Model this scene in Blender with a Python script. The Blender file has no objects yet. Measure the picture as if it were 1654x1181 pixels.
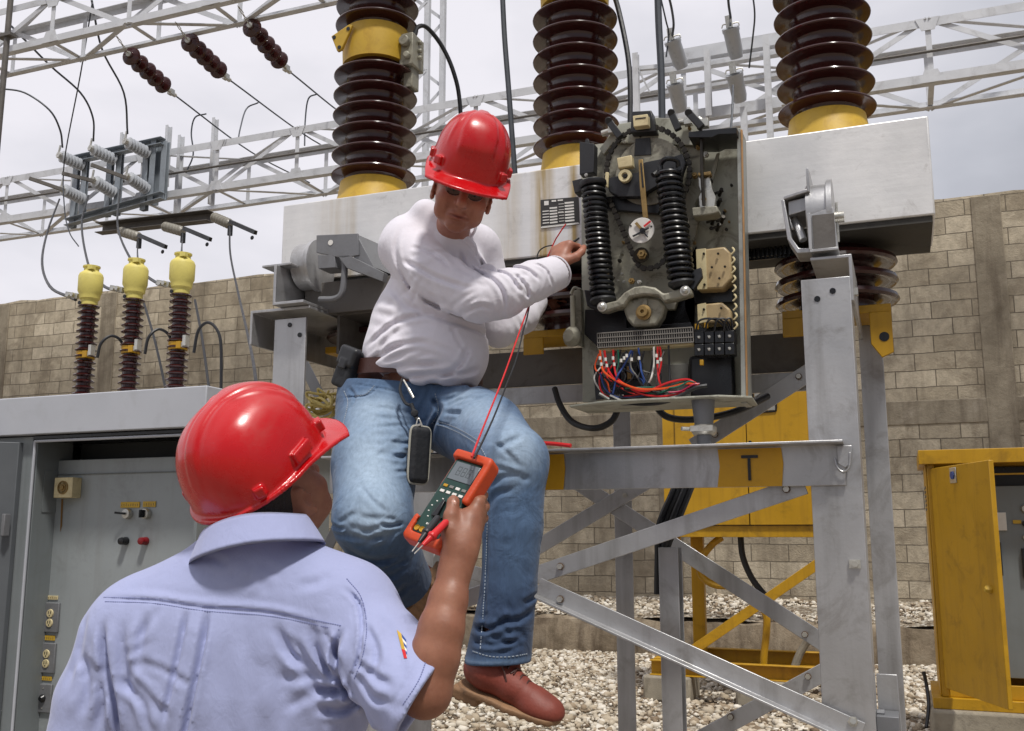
import bpy, bmesh, math, random
import numpy as np
from mathutils import Vector, Matrix

# ------------------------------------------------------------------ camera, world, sun, exposure
SC = bpy.context.scene
COL = SC.collection
F = 1600.0; TH = math.atan(269.5 / F); A = math.radians(21.4); H = 1.45
cam = bpy.data.cameras.new('camera'); cam.sensor_width = 36.0; cam.lens = 36.0 * F / 1654.0
cam.clip_start = 0.05; cam.clip_end = 2000
camo = bpy.data.objects.new('camera', cam); COL.objects.link(camo)
camo.location = (0, 0, H); camo.rotation_euler = (math.pi / 2 + TH, 0, 0)
SC.camera = camo

SUN_EL = math.radians(63); SUN_AZ = math.radians(162)      # azimuth clockwise from +Y: almost straight behind the camera
world = bpy.data.worlds.new('World'); SC.world = world; world.use_nodes = True
nt = world.node_tree; nt.nodes.clear()
def wn(t, **k):
    n = nt.nodes.new(t)
    for a, b in k.items(): setattr(n, a, b)
    return n
out = wn('ShaderNodeOutputWorld'); mixs = wn('ShaderNodeMixShader')
bg1 = wn('ShaderNodeBackground'); bg2 = wn('ShaderNodeBackground')
sky = wn('ShaderNodeTexSky', sky_type='NISHITA', sun_disc=False, sun_elevation=SUN_EL, sun_rotation=SUN_AZ)
nt.links.new(sky.outputs[0], bg1.inputs[0]); bg1.inputs[1].default_value = 0.08
tc = wn('ShaderNodeTexCoord'); mp = wn('ShaderNodeMapping'); mp.inputs['Scale'].default_value = (1, 1, 2.2)
nz = wn('ShaderNodeTexNoise'); nz.inputs['Scale'].default_value = 2.4; nz.inputs['Detail'].default_value = 5; nz.inputs['Roughness'].default_value = .5
nt.links.new(tc.outputs['Generated'], mp.inputs[0]); nt.links.new(mp.outputs[0], nz.inputs['Vector'])
sx = wn('ShaderNodeSeparateXYZ'); nt.links.new(tc.outputs['Generated'], sx.inputs[0])
# cloud deck: paler overhead and to the left, greyer towards the right and the horizon
m1 = wn('ShaderNodeMath', operation='MULTIPLY_ADD'); nt.links.new(sx.outputs['X'], m1.inputs[0]); m1.inputs[1].default_value = -0.55; m1.inputs[2].default_value = -0.74
m0 = wn('ShaderNodeMath', operation='MULTIPLY_ADD'); nt.links.new(sx.outputs['Y'], m0.inputs[0]); m0.inputs[1].default_value = 0.42; nt.links.new(m1.outputs[0], m0.inputs[2])   # sky dimmed behind the camera, added to cut light on camera-facing sides
m2 = wn('ShaderNodeMath', operation='MULTIPLY_ADD'); nt.links.new(sx.outputs['Z'], m2.inputs[0]); m2.inputs[1].default_value = 0.95; nt.links.new(m0.outputs[0], m2.inputs[2])
m3 = wn('ShaderNodeMath', operation='MULTIPLY_ADD'); nt.links.new(nz.outputs['Fac'], m3.inputs[0]); m3.inputs[1].default_value = 1.5; nt.links.new(m2.outputs[0], m3.inputs[2])
rp = wn('ShaderNodeValToRGB'); nt.links.new(m3.outputs[0], rp.inputs[0])
e = rp.color_ramp.elements
e[0].position = 0.08; e[0].color = (0.28, 0.29, 0.33, 1)
e[1].position = 0.92; e[1].color = (0.82, 0.80, 0.85, 1)
k = e.new(0.42); k.color = (0.50, 0.51, 0.56, 1)
nt.links.new(rp.outputs[0], bg2.inputs[0]); bg2.inputs[1].default_value = 1.06
mixs.inputs[0].default_value = 0.94
nt.links.new(bg1.outputs[0], mixs.inputs[1]); nt.links.new(bg2.outputs[0], mixs.inputs[2]); nt.links.new(mixs.outputs[0], out.inputs[0])

sun = bpy.data.lights.new('sun', 'SUN'); sun.energy = 2.9; sun.angle = math.radians(6); sun.color = (1.0, 0.96, 0.9)
suno = bpy.data.objects.new('sun', sun); COL.objects.link(suno)
sd = Vector((math.sin(SUN_AZ) * math.cos(SUN_EL), math.cos(SUN_AZ) * math.cos(SUN_EL), math.sin(SUN_EL)))
suno.rotation_euler = sd.to_track_quat('Z', 'Y').to_euler(); suno.location = (0, -5, 12)
vs = SC.view_settings; vs.view_transform = 'Standard'; vs.look = 'None'; vs.gamma = 1; vs.use_curve_mapping = False; vs.exposure = 0.08
SC.cycles.max_bounces = 6; SC.cycles.diffuse_bounces = 3

# ------------------------------------------------------------------ pixel -> point helpers (photograph pixels, 1654 x 1181)
ct, st = math.cos(TH), math.sin(TH)
EX = np.array([math.cos(A), -math.sin(A), 0]); EY = np.array([math.sin(A), math.cos(A), 0])
def ray(u, v):
    x = (u - 827) / F; y = -(v - 590.5) / F
    return np.array([x, ct - y * st, st + y * ct])
def S(u, v, D):      # yard frame: s along the breaker beam, D away from the camera, z up
    r = ray(u, v); p = r * (D / (r @ EY)); return np.array([p @ EX, D, p[2] + H])
def P(u, v, Y):      # world point at world depth Y
    r = ray(u, v); return r * (Y / r[1]) + np.array([0, 0, H])
def toW(p): return EX * p[0] + EY * p[1] + np.array([0, 0, p[2]])

# ------------------------------------------------------------------ mesh builder
def unit(v): v = np.asarray(v, float); return v / (np.linalg.norm(v) + 1e-12)
def frame(d, up=(0, 0, 1)):
    d = unit(d); up = np.asarray(up, float)
    if abs(d @ unit(up)) > .98: up = np.array([0, 1., 0]) if abs(d[1]) < .9 else np.array([1., 0, 0])
    x = unit(np.cross(d, up)); return x, unit(np.cross(x, d))
def smooth_path(pts, n=6):
    pts = [np.asarray(p, float) for p in pts]
    if len(pts) < 3: return pts
    q = [2 * pts[0] - pts[1]] + pts + [2 * pts[-1] - pts[-2]]; o = []
    for i in range(1, len(q) - 2):
        for j in range(n):
            t = j / n; a, b, c, d = q[i - 1], q[i], q[i + 1], q[i + 2]
            o.append(.5 * ((2 * b) + (c - a) * t + (2 * a - 5 * b + 4 * c - d) * t * t + (3 * b - a - 3 * c + d) * t ** 3))
    return o + [pts[-1]]
class MB:
    def __init__(s): s.v = []; s.f = []
    def add(s, v, f):
        b = len(s.v); s.v += [tuple(map(float, p)) for p in v]; s.f += [tuple(b + i for i in q) for q in f]; return s
    def box(s, a, b):
        x0, x1 = sorted((a[0], b[0])); y0, y1 = sorted((a[1], b[1])); z0, z1 = sorted((a[2], b[2]))
        return s.add([(x0, y0, z0), (x1, y0, z0), (x1, y1, z0), (x0, y1, z0), (x0, y0, z1), (x1, y0, z1), (x1, y1, z1), (x0, y1, z1)],
                     [(0, 3, 2, 1), (4, 5, 6, 7), (0, 1, 5, 4), (1, 2, 6, 5), (2, 3, 7, 6), (3, 0, 4, 7)])
    def prof(s, p0, p1, poly, up=(0, 0, 1)):       # extrude a 2D profile (x: sideways, y: up) from p0 to p1
        p0 = np.asarray(p0, float); p1 = np.asarray(p1, float); x, y = frame(p1 - p0, up); n = len(poly)
        v = [p0 + x * a + y * b for a, b in poly] + [p1 + x * a + y * b for a, b in poly]
        f = [(i, (i + 1) % n, n + (i + 1) % n, n + i) for i in range(n)] + [tuple(range(n))[::-1], tuple(range(n, 2 * n))]
        return s.add(v, f)
    def bar(s, p0, p1, w, h, up=(0, 0, 1)):
        return s.prof(p0, p1, [(-w / 2, -h / 2), (w / 2, -h / 2), (w / 2, h / 2), (-w / 2, h / 2)], up)
    def ang(s, p0, p1, w, h, t=.006, up=(0, 0, 1), fx=1, fy=1):   # L section: legs w (sideways) and h (up)
        return s.prof(p0, p1, [(0, 0), (fx * w, 0), (fx * w, fy * t), (fx * t, fy * t), (fx * t, fy * h), (0, fy * h)], up)
    def chan(s, p0, p1, w, h, t=.008, up=(0, 0, 1), fx=1):        # C section, web at x=0, height h centred, flanges out to w
        a = fx
        return s.prof(p0, p1, [(0, -h / 2), (a * w, -h / 2), (a * w, -h / 2 + t), (a * t, -h / 2 + t), (a * t, h / 2 - t), (a * w, h / 2 - t), (a * w, h / 2), (0, h / 2)], up)
    def cyl(s, p0, p1, r, r1=None, n=16):
        p0 = np.asarray(p0, float); p1 = np.asarray(p1, float); r1 = r if r1 is None else r1; x, y = frame(p1 - p0)
        a = [2 * math.pi * i / n for i in range(n)]
        v = [p0 + (x * math.cos(t) + y * math.sin(t)) * r for t in a] + [p1 + (x * math.cos(t) + y * math.sin(t)) * r1 for t in a]
        return s.add(v, [(i, (i + 1) % n, n + (i + 1) % n, n + i) for i in range(n)] + [tuple(range(n))[::-1], tuple(range(n, 2 * n))])
    def tube(s, pts, r, n=8, sm=6):
        pts = smooth_path(pts, sm) if sm else [np.asarray(p, float) for p in pts]
        m = len(pts); v = []; x = None
        for i, p in enumerate(pts):
            d = unit(pts[min(i + 1, m - 1)] - pts[max(i - 1, 0)])
            if x is None: x, y = frame(d)
            else: x = unit(x - d * (x @ d)); y = np.cross(x, d)
            rr = r(i / (m - 1)) if callable(r) else r
            v += [p + (x * math.cos(2 * math.pi * j / n) + y * math.sin(2 * math.pi * j / n)) * rr for j in range(n)]
        f = [(i * n + j, i * n + (j + 1) % n, (i + 1) * n + (j + 1) % n, (i + 1) * n + j) for i in range(m - 1) for j in range(n)]
        return s.add(v, f + [tuple(range(n))[::-1], tuple(range((m - 1) * n, m * n))])
    def lathe(s, prof, c, ax=(0, 0, 1), n=24):        # prof: list of (radius, height)
        c = np.asarray(c, float); ax = unit(ax); x, y = frame(ax); v = []
        for r, h in prof: v += [c + ax * h + (x * math.cos(2 * math.pi * j / n) + y * math.sin(2 * math.pi * j / n)) * max(r, 1e-4) for j in range(n)]
        m = len(prof)
        f = [(i * n + j, i * n + (j + 1) % n, (i + 1) * n + (j + 1) % n, (i + 1) * n + j) for i in range(m - 1) for j in range(n)]
        return s.add(v, f + [tuple(range(n))[::-1], tuple(range((m - 1) * n, m * n))])
    def prism(s, pts, d, ):       # closed 3D polygon extruded by vector d
        pts = [np.asarray(p, float) for p in pts]; d = np.asarray(d, float); n = len(pts)
        return s.add(pts + [p + d for p in pts], [(i, (i + 1) % n, n + (i + 1) % n, n + i) for i in range(n)] + [tuple(range(n))[::-1], tuple(range(n, 2 * n))])
    def hexn(s, c, ax, r, h):
        return s.cyl(c, np.asarray(c, float) + unit(ax) * h, r, n=6)

INFO = {}
def raw_mesh(name, v, f, mat, smooth=True, ang=35, recalc=True):
    me = bpy.data.meshes.new(name); me.from_pydata(v, [], f)
    if recalc:
        bm = bmesh.new(); bm.from_mesh(me); bmesh.ops.recalc_face_normals(bm, faces=bm.faces); bm.to_mesh(me); bm.free()
    if smooth:
        me.shade_smooth(); me.set_sharp_from_angle(angle=math.radians(ang))
    if mat: me.materials.append(mat)
    return me
def tag(o, label=None, cat=None, group=None, kind=None):
    if label: o['label'] = label
    if cat: o['category'] = cat
    if group: o['group'] = group
    if kind: o['kind'] = kind
    return o
def thing(name, label, cat, org, group=None, fr='S'):
    o = bpy.data.objects.new(name, None); COL.objects.link(o); o.empty_display_size = .1
    org = np.asarray(org, float); INFO[o.name] = (org, fr)
    o.location = toW(org) if fr == 'S' else org
    if fr == 'S': o.rotation_euler = (0, 0, -A)
    return tag(o, label, cat, group)
def root_of(o):
    while o.parent: o = o.parent
    return o
def obj(name, mb, mat, parent=None, org=None, fr='S', bevel=0, smooth=True, ang=35, label=None):
    if parent is not None: org, fr = INFO[root_of(parent).name]
    else:
        if org is None: a = np.array(mb.v); org = np.array([a[:, 0].mean(), a[:, 1].mean(), a[:, 2].min()])
        org = np.asarray(org, float)
    v = [(p[0] - org[0], p[1] - org[1], p[2] - org[2]) for p in mb.v]
    o = bpy.data.objects.new(name, raw_mesh(name, v, mb.f, mat, smooth, ang)); COL.objects.link(o)
    if parent is not None: o.parent = parent
    else:
        INFO[o.name] = (org, fr); o.location = toW(org) if fr == 'S' else org
        if fr == 'S': o.rotation_euler = (0, 0, -A)
    if bevel:
        m = o.modifiers.new('bevel', 'BEVEL'); m.width = bevel; m.segments = 2; m.limit_method = 'ANGLE'; m.angle_limit = math.radians(40)
    if label: o['label'] = label
    return o
def copy_tree(o, parent=None):
    c = o.copy(); COL.objects.link(c); c.parent = parent
    for ch in list(o.children): copy_tree(ch, c)
    if parent is None and o.name in INFO: INFO[c.name] = INFO[o.name]
    return c

# ------------------------------------------------------------------ materials
def lin(c):
    c = c / 255.0; return c / 12.92 if c <= .04045 else ((c + .055) / 1.055) ** 2.4
def rgb(r, g, b): return (lin(r), lin(g), lin(b), 1)
class NT:
    def __init__(s, name):
        s.m = bpy.data.materials.new(name); s.m.use_nodes = True; s.t = s.m.node_tree; s.b = s.t.nodes['Principled BSDF']
        s.tc = s.n('ShaderNodeTexCoord').outputs['Object']
    def n(s, t, **k):
        x = s.t.nodes.new(t)
        for a, b in k.items(): setattr(x, a, b)
        return x
    def l(s, a, b): s.t.links.new(a, b)
    def noise(s, scale, detail=4, rough=.55, vec=None, sc=None, dist=0):
        x = s.n('ShaderNodeTexNoise'); x.inputs['Scale'].default_value = scale; x.inputs['Detail'].default_value = detail
        x.inputs['Roughness'].default_value = rough; x.inputs['Distortion'].default_value = dist
        v = vec or s.tc
        if sc: mp = s.n('ShaderNodeMapping'); mp.inputs['Scale'].default_value = sc; s.l(v, mp.inputs[0]); v = mp.outputs[0]
        s.l(v, x.inputs['Vector']); return x.outputs['Fac']
    def ramp(s, f, stops):
        r = s.n('ShaderNodeValToRGB'); s.l(f, r.inputs[0]); e = r.color_ramp.elements
        e[0].position, e[0].color = stops[0]; e[1].position, e[1].color = stops[-1]
        for p, c in stops[1:-1]: k = e.new(p); k.color = c
        return r.outputs[0]
    def mix(s, f, a, b, mode='MIX'):
        x = s.n('ShaderNodeMix', data_type='RGBA', blend_type=mode)
        for sock, val in ((x.inputs[0], f), (x.inputs[6], a), (x.inputs[7], b)):
            if hasattr(val, 'links') or hasattr(val, 'is_linked'): s.l(val, sock)
            else: sock.default_value = val
        return x.outputs[2]
    def math(s, op, a, b=0, c=0):
        x = s.n('ShaderNodeMath', operation=op)
        for i, val in enumerate((a, b, c)):
            if hasattr(val, 'is_linked'): s.l(val, x.inputs[i])
            else: x.inputs[i].default_value = val
        return x.outputs[0]
    def bump(s, h, strength=.3, dist=.01, prev=None):
        x = s.n('ShaderNodeBump'); x.inputs['Strength'].default_value = strength; x.inputs['Distance'].default_value = dist
        s.l(h, x.inputs['Height'])
        if prev: s.l(prev, x.inputs['Normal'])
        s.l(x.outputs[0], s.b.inputs['Normal']); return x.outputs[0]
    def set(s, **k):
        for a, b in k.items():
            a = a.replace('_', ' ')
            if hasattr(b, 'is_linked'): s.l(b, s.b.inputs[a])
            else: s.b.inputs[a].default_value = b
        return s
def g1(v): return (v, v, v, 1)
MATS = {}
def paint(name, c, rough=.5, metal=0, var=.15, scale=6, bump=.1, dirt=None, dirtamt=.5, streak=None, coat=0, spec=.5, fine=90):
    if name in MATS: return MATS[name]
    t = NT(name); n1 = t.noise(scale, 6, .6); n2 = t.noise(fine, 3, .5)
    d = tuple(x * (1 - var) for x in c[:3]) + (1,); l = tuple(min(1, x * (1 + var)) for x in c[:3]) + (1,)
    col = t.ramp(n1, [(.3, d), (.7, l)])
    if streak:
        ns = t.noise(3.2, 5, .6, sc=(5, 5, .35)); fs = t.ramp(ns, [(.5, g1(0)), (.72, g1(1))])
        col = t.mix(t.math('MULTIPLY', fs, streak[1]), col, streak[0])
    if dirt:
        nd = t.noise(scale * 1.7, 8, .7, dist=.6); fd = t.ramp(nd, [(.52, g1(0)), (.68, g1(1))])
        col = t.mix(t.math('MULTIPLY', fd, dirtamt), col, dirt)
    t.set(Base_Color=col, Metallic=metal, Roughness=t.ramp(n1, [(.25, g1(max(0.05, rough - .1))), (.75, g1(min(1, rough + .12)))]), Coat_Weight=coat)
    t.b.inputs['Specular IOR Level'].default_value = spec
    if bump: t.bump(t.math('ADD', n2, t.math('MULTIPLY', n1, 1.5)), bump, .004)
    MATS[name] = t.m; return t.m
M_STEEL = paint('silver_painted_steel', rgb(184, 184, 185), .38, .62, .12, 4, .12, rgb(104, 94, 82), .4, (rgb(112, 108, 102), .4))
M_STEEL2 = paint('grey_painted_steel', rgb(120, 121, 124), .5, .25, .12, 5, .12, rgb(90, 86, 80), .3)
M_GALV = paint('galvanised_lattice', rgb(208, 210, 214), .55, .2, .1, 3, .05, rgb(150, 148, 146), .4)
M_DSTEEL = paint('weathered_and_shaded_steel', rgb(104, 100, 96), .6, .2, .15, 5, .15, rgb(70, 62, 54), .5)
M_YEL = paint('yellow_enamel', rgb(184, 140, 20), .42, 0, .1, 3, .08, rgb(104, 76, 20), .4, (rgb(130, 94, 22), .35))
M_YELP = paint('yellow_cast_flange', rgb(196, 160, 52), .5, 0, .1, 7, .1, rgb(150, 105, 40), .4)
M_YELC = paint('pale_yellow_cap', rgb(218, 204, 112), .55, 0, .1, 8, .1, rgb(160, 150, 70), .35)
M_BLACK = paint('black_rubber', rgb(34, 35, 38), .45, 0, .2, 10, .1)
M_BLK2 = paint('black_enamel', rgb(22, 23, 26), .3, 0, .2, 10, .05)
M_WIRE = paint('dark_conductor', rgb(74, 78, 84), .5, .3, .15, 10, .05)
M_CAST = paint('grey_green_casting', rgb(148, 145, 130), .5, .15, .2, 11, .3, rgb(52, 44, 34), .75)
M_PANEL = paint('grey_green_panel', rgb(172, 172, 158), .5, .08, .12, 7, .12, rgb(70, 60, 44), .65, (rgb(96, 86, 66), .3))
M_CREAM = paint('cream_bakelite', rgb(206, 192, 150), .45, 0, .1, 14, .1, rgb(140, 118, 80), .4)
M_ZINC = paint('bright_zinc', rgb(200, 198, 190), .32, .7, .12, 20, .1, rgb(110, 100, 84), .4)
M_BRASS = paint('dull_brass', rgb(150, 124, 78), .4, .6, .15, 20, .1, rgb(70, 56, 40), .5)
M_RED = paint('red_insulation', rgb(206, 34, 38), .4, 0, .08, 20, .05)
M_ORANGE = paint('orange_insulation', rgb(226, 84, 30), .4, 0, .08, 20, .05)
M_GREEN = paint('green_insulation', rgb(20, 96, 76), .4, 0, .08, 20, .05)
M_BLUE = paint('blue_insulation', rgb(44, 74, 140), .4, 0, .08, 20, .05)
M_WHITE = paint('white_plastic', rgb(222, 220, 214), .45, 0, .06, 14, .05)
M_GREY = paint('grey_plastic', rgb(120, 120, 116), .5, 0, .1, 30, .1)
M_CONC = paint('cast_concrete', rgb(150, 142, 126), .85, 0, .2, 5, .5, rgb(92, 84, 72), .5)
M_CAB = paint('grey_cabinet_enamel', rgb(124, 130, 132), .42, .1, .06, 2.5, .04, rgb(110, 112, 110), .3, (rgb(100, 98, 90), .16))
M_CAB2 = paint('pale_grey_hood_enamel', rgb(180, 183, 190), .45, .05, .05, 2.5, .04, rgb(150, 150, 150), .25)
M_RIBI = paint('pale_grey_porcelain', rgb(176, 180, 186), .3, 0, .08, 10, .03)
M_SWF = paint('blue_grey_switch_frame', rgb(148, 156, 164), .5, .2, .1, 5, .08, rgb(90, 94, 98), .3)
def porcelain(name, c):
    t = NT(name); n = t.noise(14, 5, .6); n2 = t.noise(3, 4, .6)
    col = t.ramp(n, [(.3, tuple(x * .8 for x in c[:3]) + (1,)), (.7, c)])
    col = t.mix(t.ramp(n2, [(.5, g1(0)), (.8, g1(.35))]), col, rgb(84, 66, 60))
    t.set(Base_Color=col, Roughness=t.ramp(n2, [(.3, g1(.1)), (.75, g1(.26))]), Coat_Weight=.3, Coat_Roughness=.08)
    t.bump(n, .05, .004); return t.m
M_PORC = porcelain('brown_glazed_porcelain', rgb(60, 27, 26))
# ------------------------------------------------------------------ setting: ground, ledge, gravel, wall
GR = 13.3      # yard-frame D of the wall face
def mat_ground():
    t = NT('gravel_ground')
    vo = t.n('ShaderNodeTexVoronoi'); vo.inputs['Scale'].default_value = 26; t.l(t.tc, vo.inputs['Vector'])
    vo2 = t.n('ShaderNodeTexVoronoi'); vo2.inputs['Scale'].default_value = 60; t.l(t.tc, vo2.inputs['Vector'])
    hs = t.n('ShaderNodeSeparateColor'); t.l(vo.outputs['Color'], hs.inputs[0])
    col = t.ramp(hs.outputs[0], [(0, rgb(104, 88, 68)), (.35, rgb(156, 142, 122)), (.7, rgb(188, 178, 160)), (1, rgb(214, 208, 196))])
    n = t.noise(1.1, 6, .65); f = t.ramp(n, [(.5, g1(0)), (.62, g1(.8))])
    col = t.mix(f, col, rgb(104, 82, 56))
    gap = t.ramp(vo.outputs['Distance'], [(.0, g1(1)), (.75, g1(0.55))]); col = t.mix(1.0, col, gap, 'MULTIPLY')
    t.set(Base_Color=col, Roughness=.9)
    h = t.math('ADD', t.math('MULTIPLY', vo.outputs['Distance'], -1), t.math('MULTIPLY', vo2.outputs['Distance'], -.4)); t.bump(h, .8, .03)
    return t.m
M_GROUND = mat_ground()
def mat_block():
    t = NT('concrete_block_wall')
    # yard coordinates: x along the wall, z up
    sp = t.n('ShaderNodeSeparateXYZ'); t.l(t.tc, sp.inputs[0]); cb = t.n('ShaderNodeCombineXYZ'); t.l(sp.outputs[0], cb.inputs[0]); t.l(sp.outputs[2], cb.inputs[1])
    wob = t.noise(2.5, 3, .5); wv = t.n('ShaderNodeVectorMath', operation='ADD')
    cw = t.n('ShaderNodeCombineXYZ'); t.l(t.math('MULTIPLY', t.math('SUBTRACT', wob, .5), .035), cw.inputs[1]); t.l(cb.outputs[0], wv.inputs[0]); t.l(cw.outputs[0], wv.inputs[1])
    br = t.n('ShaderNodeTexBrick'); t.l(wv.outputs[0], br.inputs['Vector']); br.inputs['Scale'].default_value = 1
    br.inputs['Brick Width'].default_value = .47; br.inputs['Row Height'].default_value = .216; br.inputs['Mortar Size'].default_value = .006
    br.inputs['Mortar Smooth'].default_value = .35; br.inputs['Bias'].default_value = 0; br.offset = .5
    br.inputs['Color1'].default_value = rgb(196, 184, 162); br.inputs['Color2'].default_value = rgb(164, 152, 131); br.inputs['Mortar'].default_value = rgb(116, 107, 92)
    col = br.outputs['Color']
    n0 = t.noise(9, 7, .7); col = t.mix(.75, col, t.ramp(n0, [(.25, g1(.5)), (.75, g1(1.3))]), 'MULTIPLY'); nc = t.noise(1.6, 7, .7, dist=.6); col = t.mix(t.ramp(nc, [(.5, g1(0)), (.6, g1(.55))]), col, rgb(120, 108, 90))
    # rain stains that run down the wall from its top
    ns = t.noise(1.0, 6, .65, sc=(1.7, 1.7, .22)); fs = t.ramp(ns, [(.5, g1(0)), (.66, g1(.7))]); col = t.mix(fs, col, rgb(112, 102, 86))
    n5 = t.noise(.55, 5, .6); col = t.mix(t.ramp(n5, [(.5, g1(0)), (.68, g1(.5))]), col, rgb(144, 134, 118))
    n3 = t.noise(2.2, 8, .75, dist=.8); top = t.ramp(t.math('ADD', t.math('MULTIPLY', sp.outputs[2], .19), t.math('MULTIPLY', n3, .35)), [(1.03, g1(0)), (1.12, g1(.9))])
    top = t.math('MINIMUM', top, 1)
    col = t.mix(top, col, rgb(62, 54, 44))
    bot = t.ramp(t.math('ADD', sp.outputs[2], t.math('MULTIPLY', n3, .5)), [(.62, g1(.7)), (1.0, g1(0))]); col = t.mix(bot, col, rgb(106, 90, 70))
    t.set(Base_Color=col, Roughness=.92)
    h = t.math('ADD', t.math('MULTIPLY', br.outputs['Fac'], -1.2), t.math('MULTIPLY', t.noise(40, 6, .7), .5)); t.bump(h, 1.0, .03)
    return t.m
M_BLOCK = mat_block()
def mat_cement():
    t = NT('stained_cement'); n = t.noise(3, 8, .7, dist=.5); col = t.ramp(n, [(.3, rgb(104, 92, 74)), (.5, rgb(142, 128, 108)), (.75, rgb(168, 156, 136))])
    ns = t.noise(1.6, 6, .65, sc=(3, 3, .25)); col = t.mix(t.ramp(ns, [(.48, g1(0)), (.66, g1(.75))]), col, rgb(78, 64, 50))
    t.set(Base_Color=col, Roughness=.92); t.bump(t.noise(30, 8, .75), .6, .02); return t.m
M_CEM = mat_cement()

# ground sheet in strips: yard level, with a far sheet out to the horizon
mb = MB(); mb.add([(-600, -600, 0), (600, -600, 0), (600, 900, 0), (-600, 900, 0)], [(0, 1, 2, 3)])
tag(obj('ground', mb, M_GROUND, org=(0, 0, 0), fr='S', smooth=False), kind='structure')
LD = 12.05     # D of the ledge face
rng = np.random.default_rng(7)
# raised bank of gravel behind a cement ledge
nx, ny = 160, 10; xs = np.linspace(-24, 12, nx); ys = np.linspace(LD + .03, GR + .1, ny); v = []
for j, y in enumerate(ys):
    for i, x in enumerate(xs):
        v.append((x, y, .42 + .17 * (j / (ny - 1)) ** .8 + .035 * math.sin(x * 2.1 + j) + rng.normal() * .008))
f = [(j * nx + i, j * nx + i + 1, (j + 1) * nx + i + 1, (j + 1) * nx + i) for j in range(ny - 1) for i in range(nx - 1)]
mb = MB(); mb.add(v, f); tag(obj('gravel_bank', mb, M_GROUND, org=(0, 0, 0)), kind='structure')
nx = 220; xs = np.linspace(-24, 12, nx); v = []
prof_ = [(LD - .03, -.02), (LD - .05, .12), (LD - .02, .30), (LD + .0, .40), (LD + .16, .425), (LD + .22, .3)]
for x in xs:
    w = .03 * math.sin(x * 1.7) + .02 * math.sin(x * 5.3 + 1)
    for q, (y, z) in enumerate(prof_): v.append((x, y + w + rng.normal() * .012, z + (rng.normal() * .012 if q > 1 else 0)))
m_ = len(prof_); f = [(i * m_ + j, i * m_ + j + 1, (i + 1) * m_ + j + 1, (i + 1) * m_ + j) for i in range(nx - 1) for j in range(m_ - 1)]
mb = MB(); mb.add(v, f); tag(obj('cement_ledge', mb, M_CEM, org=(0, 0, 0)), kind='structure')

# loose stones
def ico():
    t = (1 + 5 ** .5) / 2
    v = np.array([(-1, t, 0), (1, t, 0), (-1, -t, 0), (1, -t, 0), (0, -1, t), (0, 1, t), (0, -1, -t), (0, 1, -t), (t, 0, -1), (t, 0, 1), (-t, 0, -1), (-t, 0, 1)], float)
    v /= np.linalg.norm(v[0])
    f = np.array([(0, 11, 5), (0, 5, 1), (0, 1, 7), (0, 7, 10), (0, 10, 11), (1, 5, 9), (5, 11, 4), (11, 10, 2), (10, 7, 6), (7, 1, 8), (3, 9, 4), (3, 4, 2), (3, 2, 6), (3, 6, 8), (3, 8, 9), (4, 9, 5), (2, 4, 11), (6, 2, 10), (8, 6, 7), (9, 8, 1)])
    return v, f
def mat_stone():
    t = NT('loose_stone'); g = t.n('ShaderNodeNewGeometry'); r = g.outputs['Random Per Island']
    col = t.ramp(r, [(0, rgb(96, 80, 62)), (.12, rgb(138, 120, 98)), (.3, rgb(172, 158, 136)), (.65, rgb(198, 188, 170)), (1, rgb(224, 218, 206))])
    n = t.noise(20, 4, .6); col = t.mix(.5, col, t.ramp(n, [(.3, g1(.7)), (.7, g1(1.15))]), 'MULTIPLY')
    t.set(Base_Color=col, Roughness=.85); return t.m
def scatter(name, pts, sizes, label):
    bv, bf = ico(); n = len(pts); V = np.repeat(bv[None], n, 0)
    V = V + rng.normal(0, .16, V.shape)
    V *= rng.uniform(.55, 1.25, (n, 1, 3)); V[:, :, 2] *= .75
    a = rng.uniform(0, 6.28, n); c, s_ = np.cos(a)[:, None], np.sin(a)[:, None]
    x = V[:, :, 0] * c - V[:, :, 1] * s_; y = V[:, :, 0] * s_ + V[:, :, 1] * c; V[:, :, 0] = x; V[:, :, 1] = y
    V = V * sizes[:, None, None] + pts[:, None, :]
    me = bpy.data.meshes.new(name); nv = n * 12; nf = n * 20
    Fs = (bf[None] + (np.arange(n) * 12)[:, None, None]).reshape(-1).astype(np.int32)
    me.vertices.add(nv); me.vertices.foreach_set('co', V.reshape(-1).astype(np.float32))
    me.loops.add(nf * 3); me.loops.foreach_set('vertex_index', Fs)
    me.polygons.add(nf); me.polygons.foreach_set('loop_start', np.arange(0, nf * 3, 3, dtype=np.int32)); me.polygons.foreach_set('loop_total', np.full(nf, 3, np.int32))
    me.update(calc_edges=True); me.materials.append(mat_stone())
    o = bpy.data.objects.new(name, me); COL.objects.link(o); o.rotation_euler = (0, 0, -A)
    return tag(o, label, 'gravel', kind='stuff')
n = 44000; x = rng.uniform(-7.5, 5.2, n); y = 6.6 + (LD - 6.6) * rng.uniform(0, 1, n) ** .9
n2 = 12000; x2 = rng.uniform(-8.5, 5.5, n2); y2 = rng.uniform(LD + .1, GR, n2); z2 = .44 + .17 * ((y2 - LD) / (GR - LD)) ** .8 + .035 * np.sin(x2 * 2.1)
pts = np.concatenate([np.stack([x, y, np.full(n, .012)], 1), np.stack([x2, y2, z2], 1)])
scatter('gravel', pts, rng.lognormal(math.log(.0165), .5, n + n2).clip(.007, .05), 'loose pale grey and tan crushed stone covering the yard floor')

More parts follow.
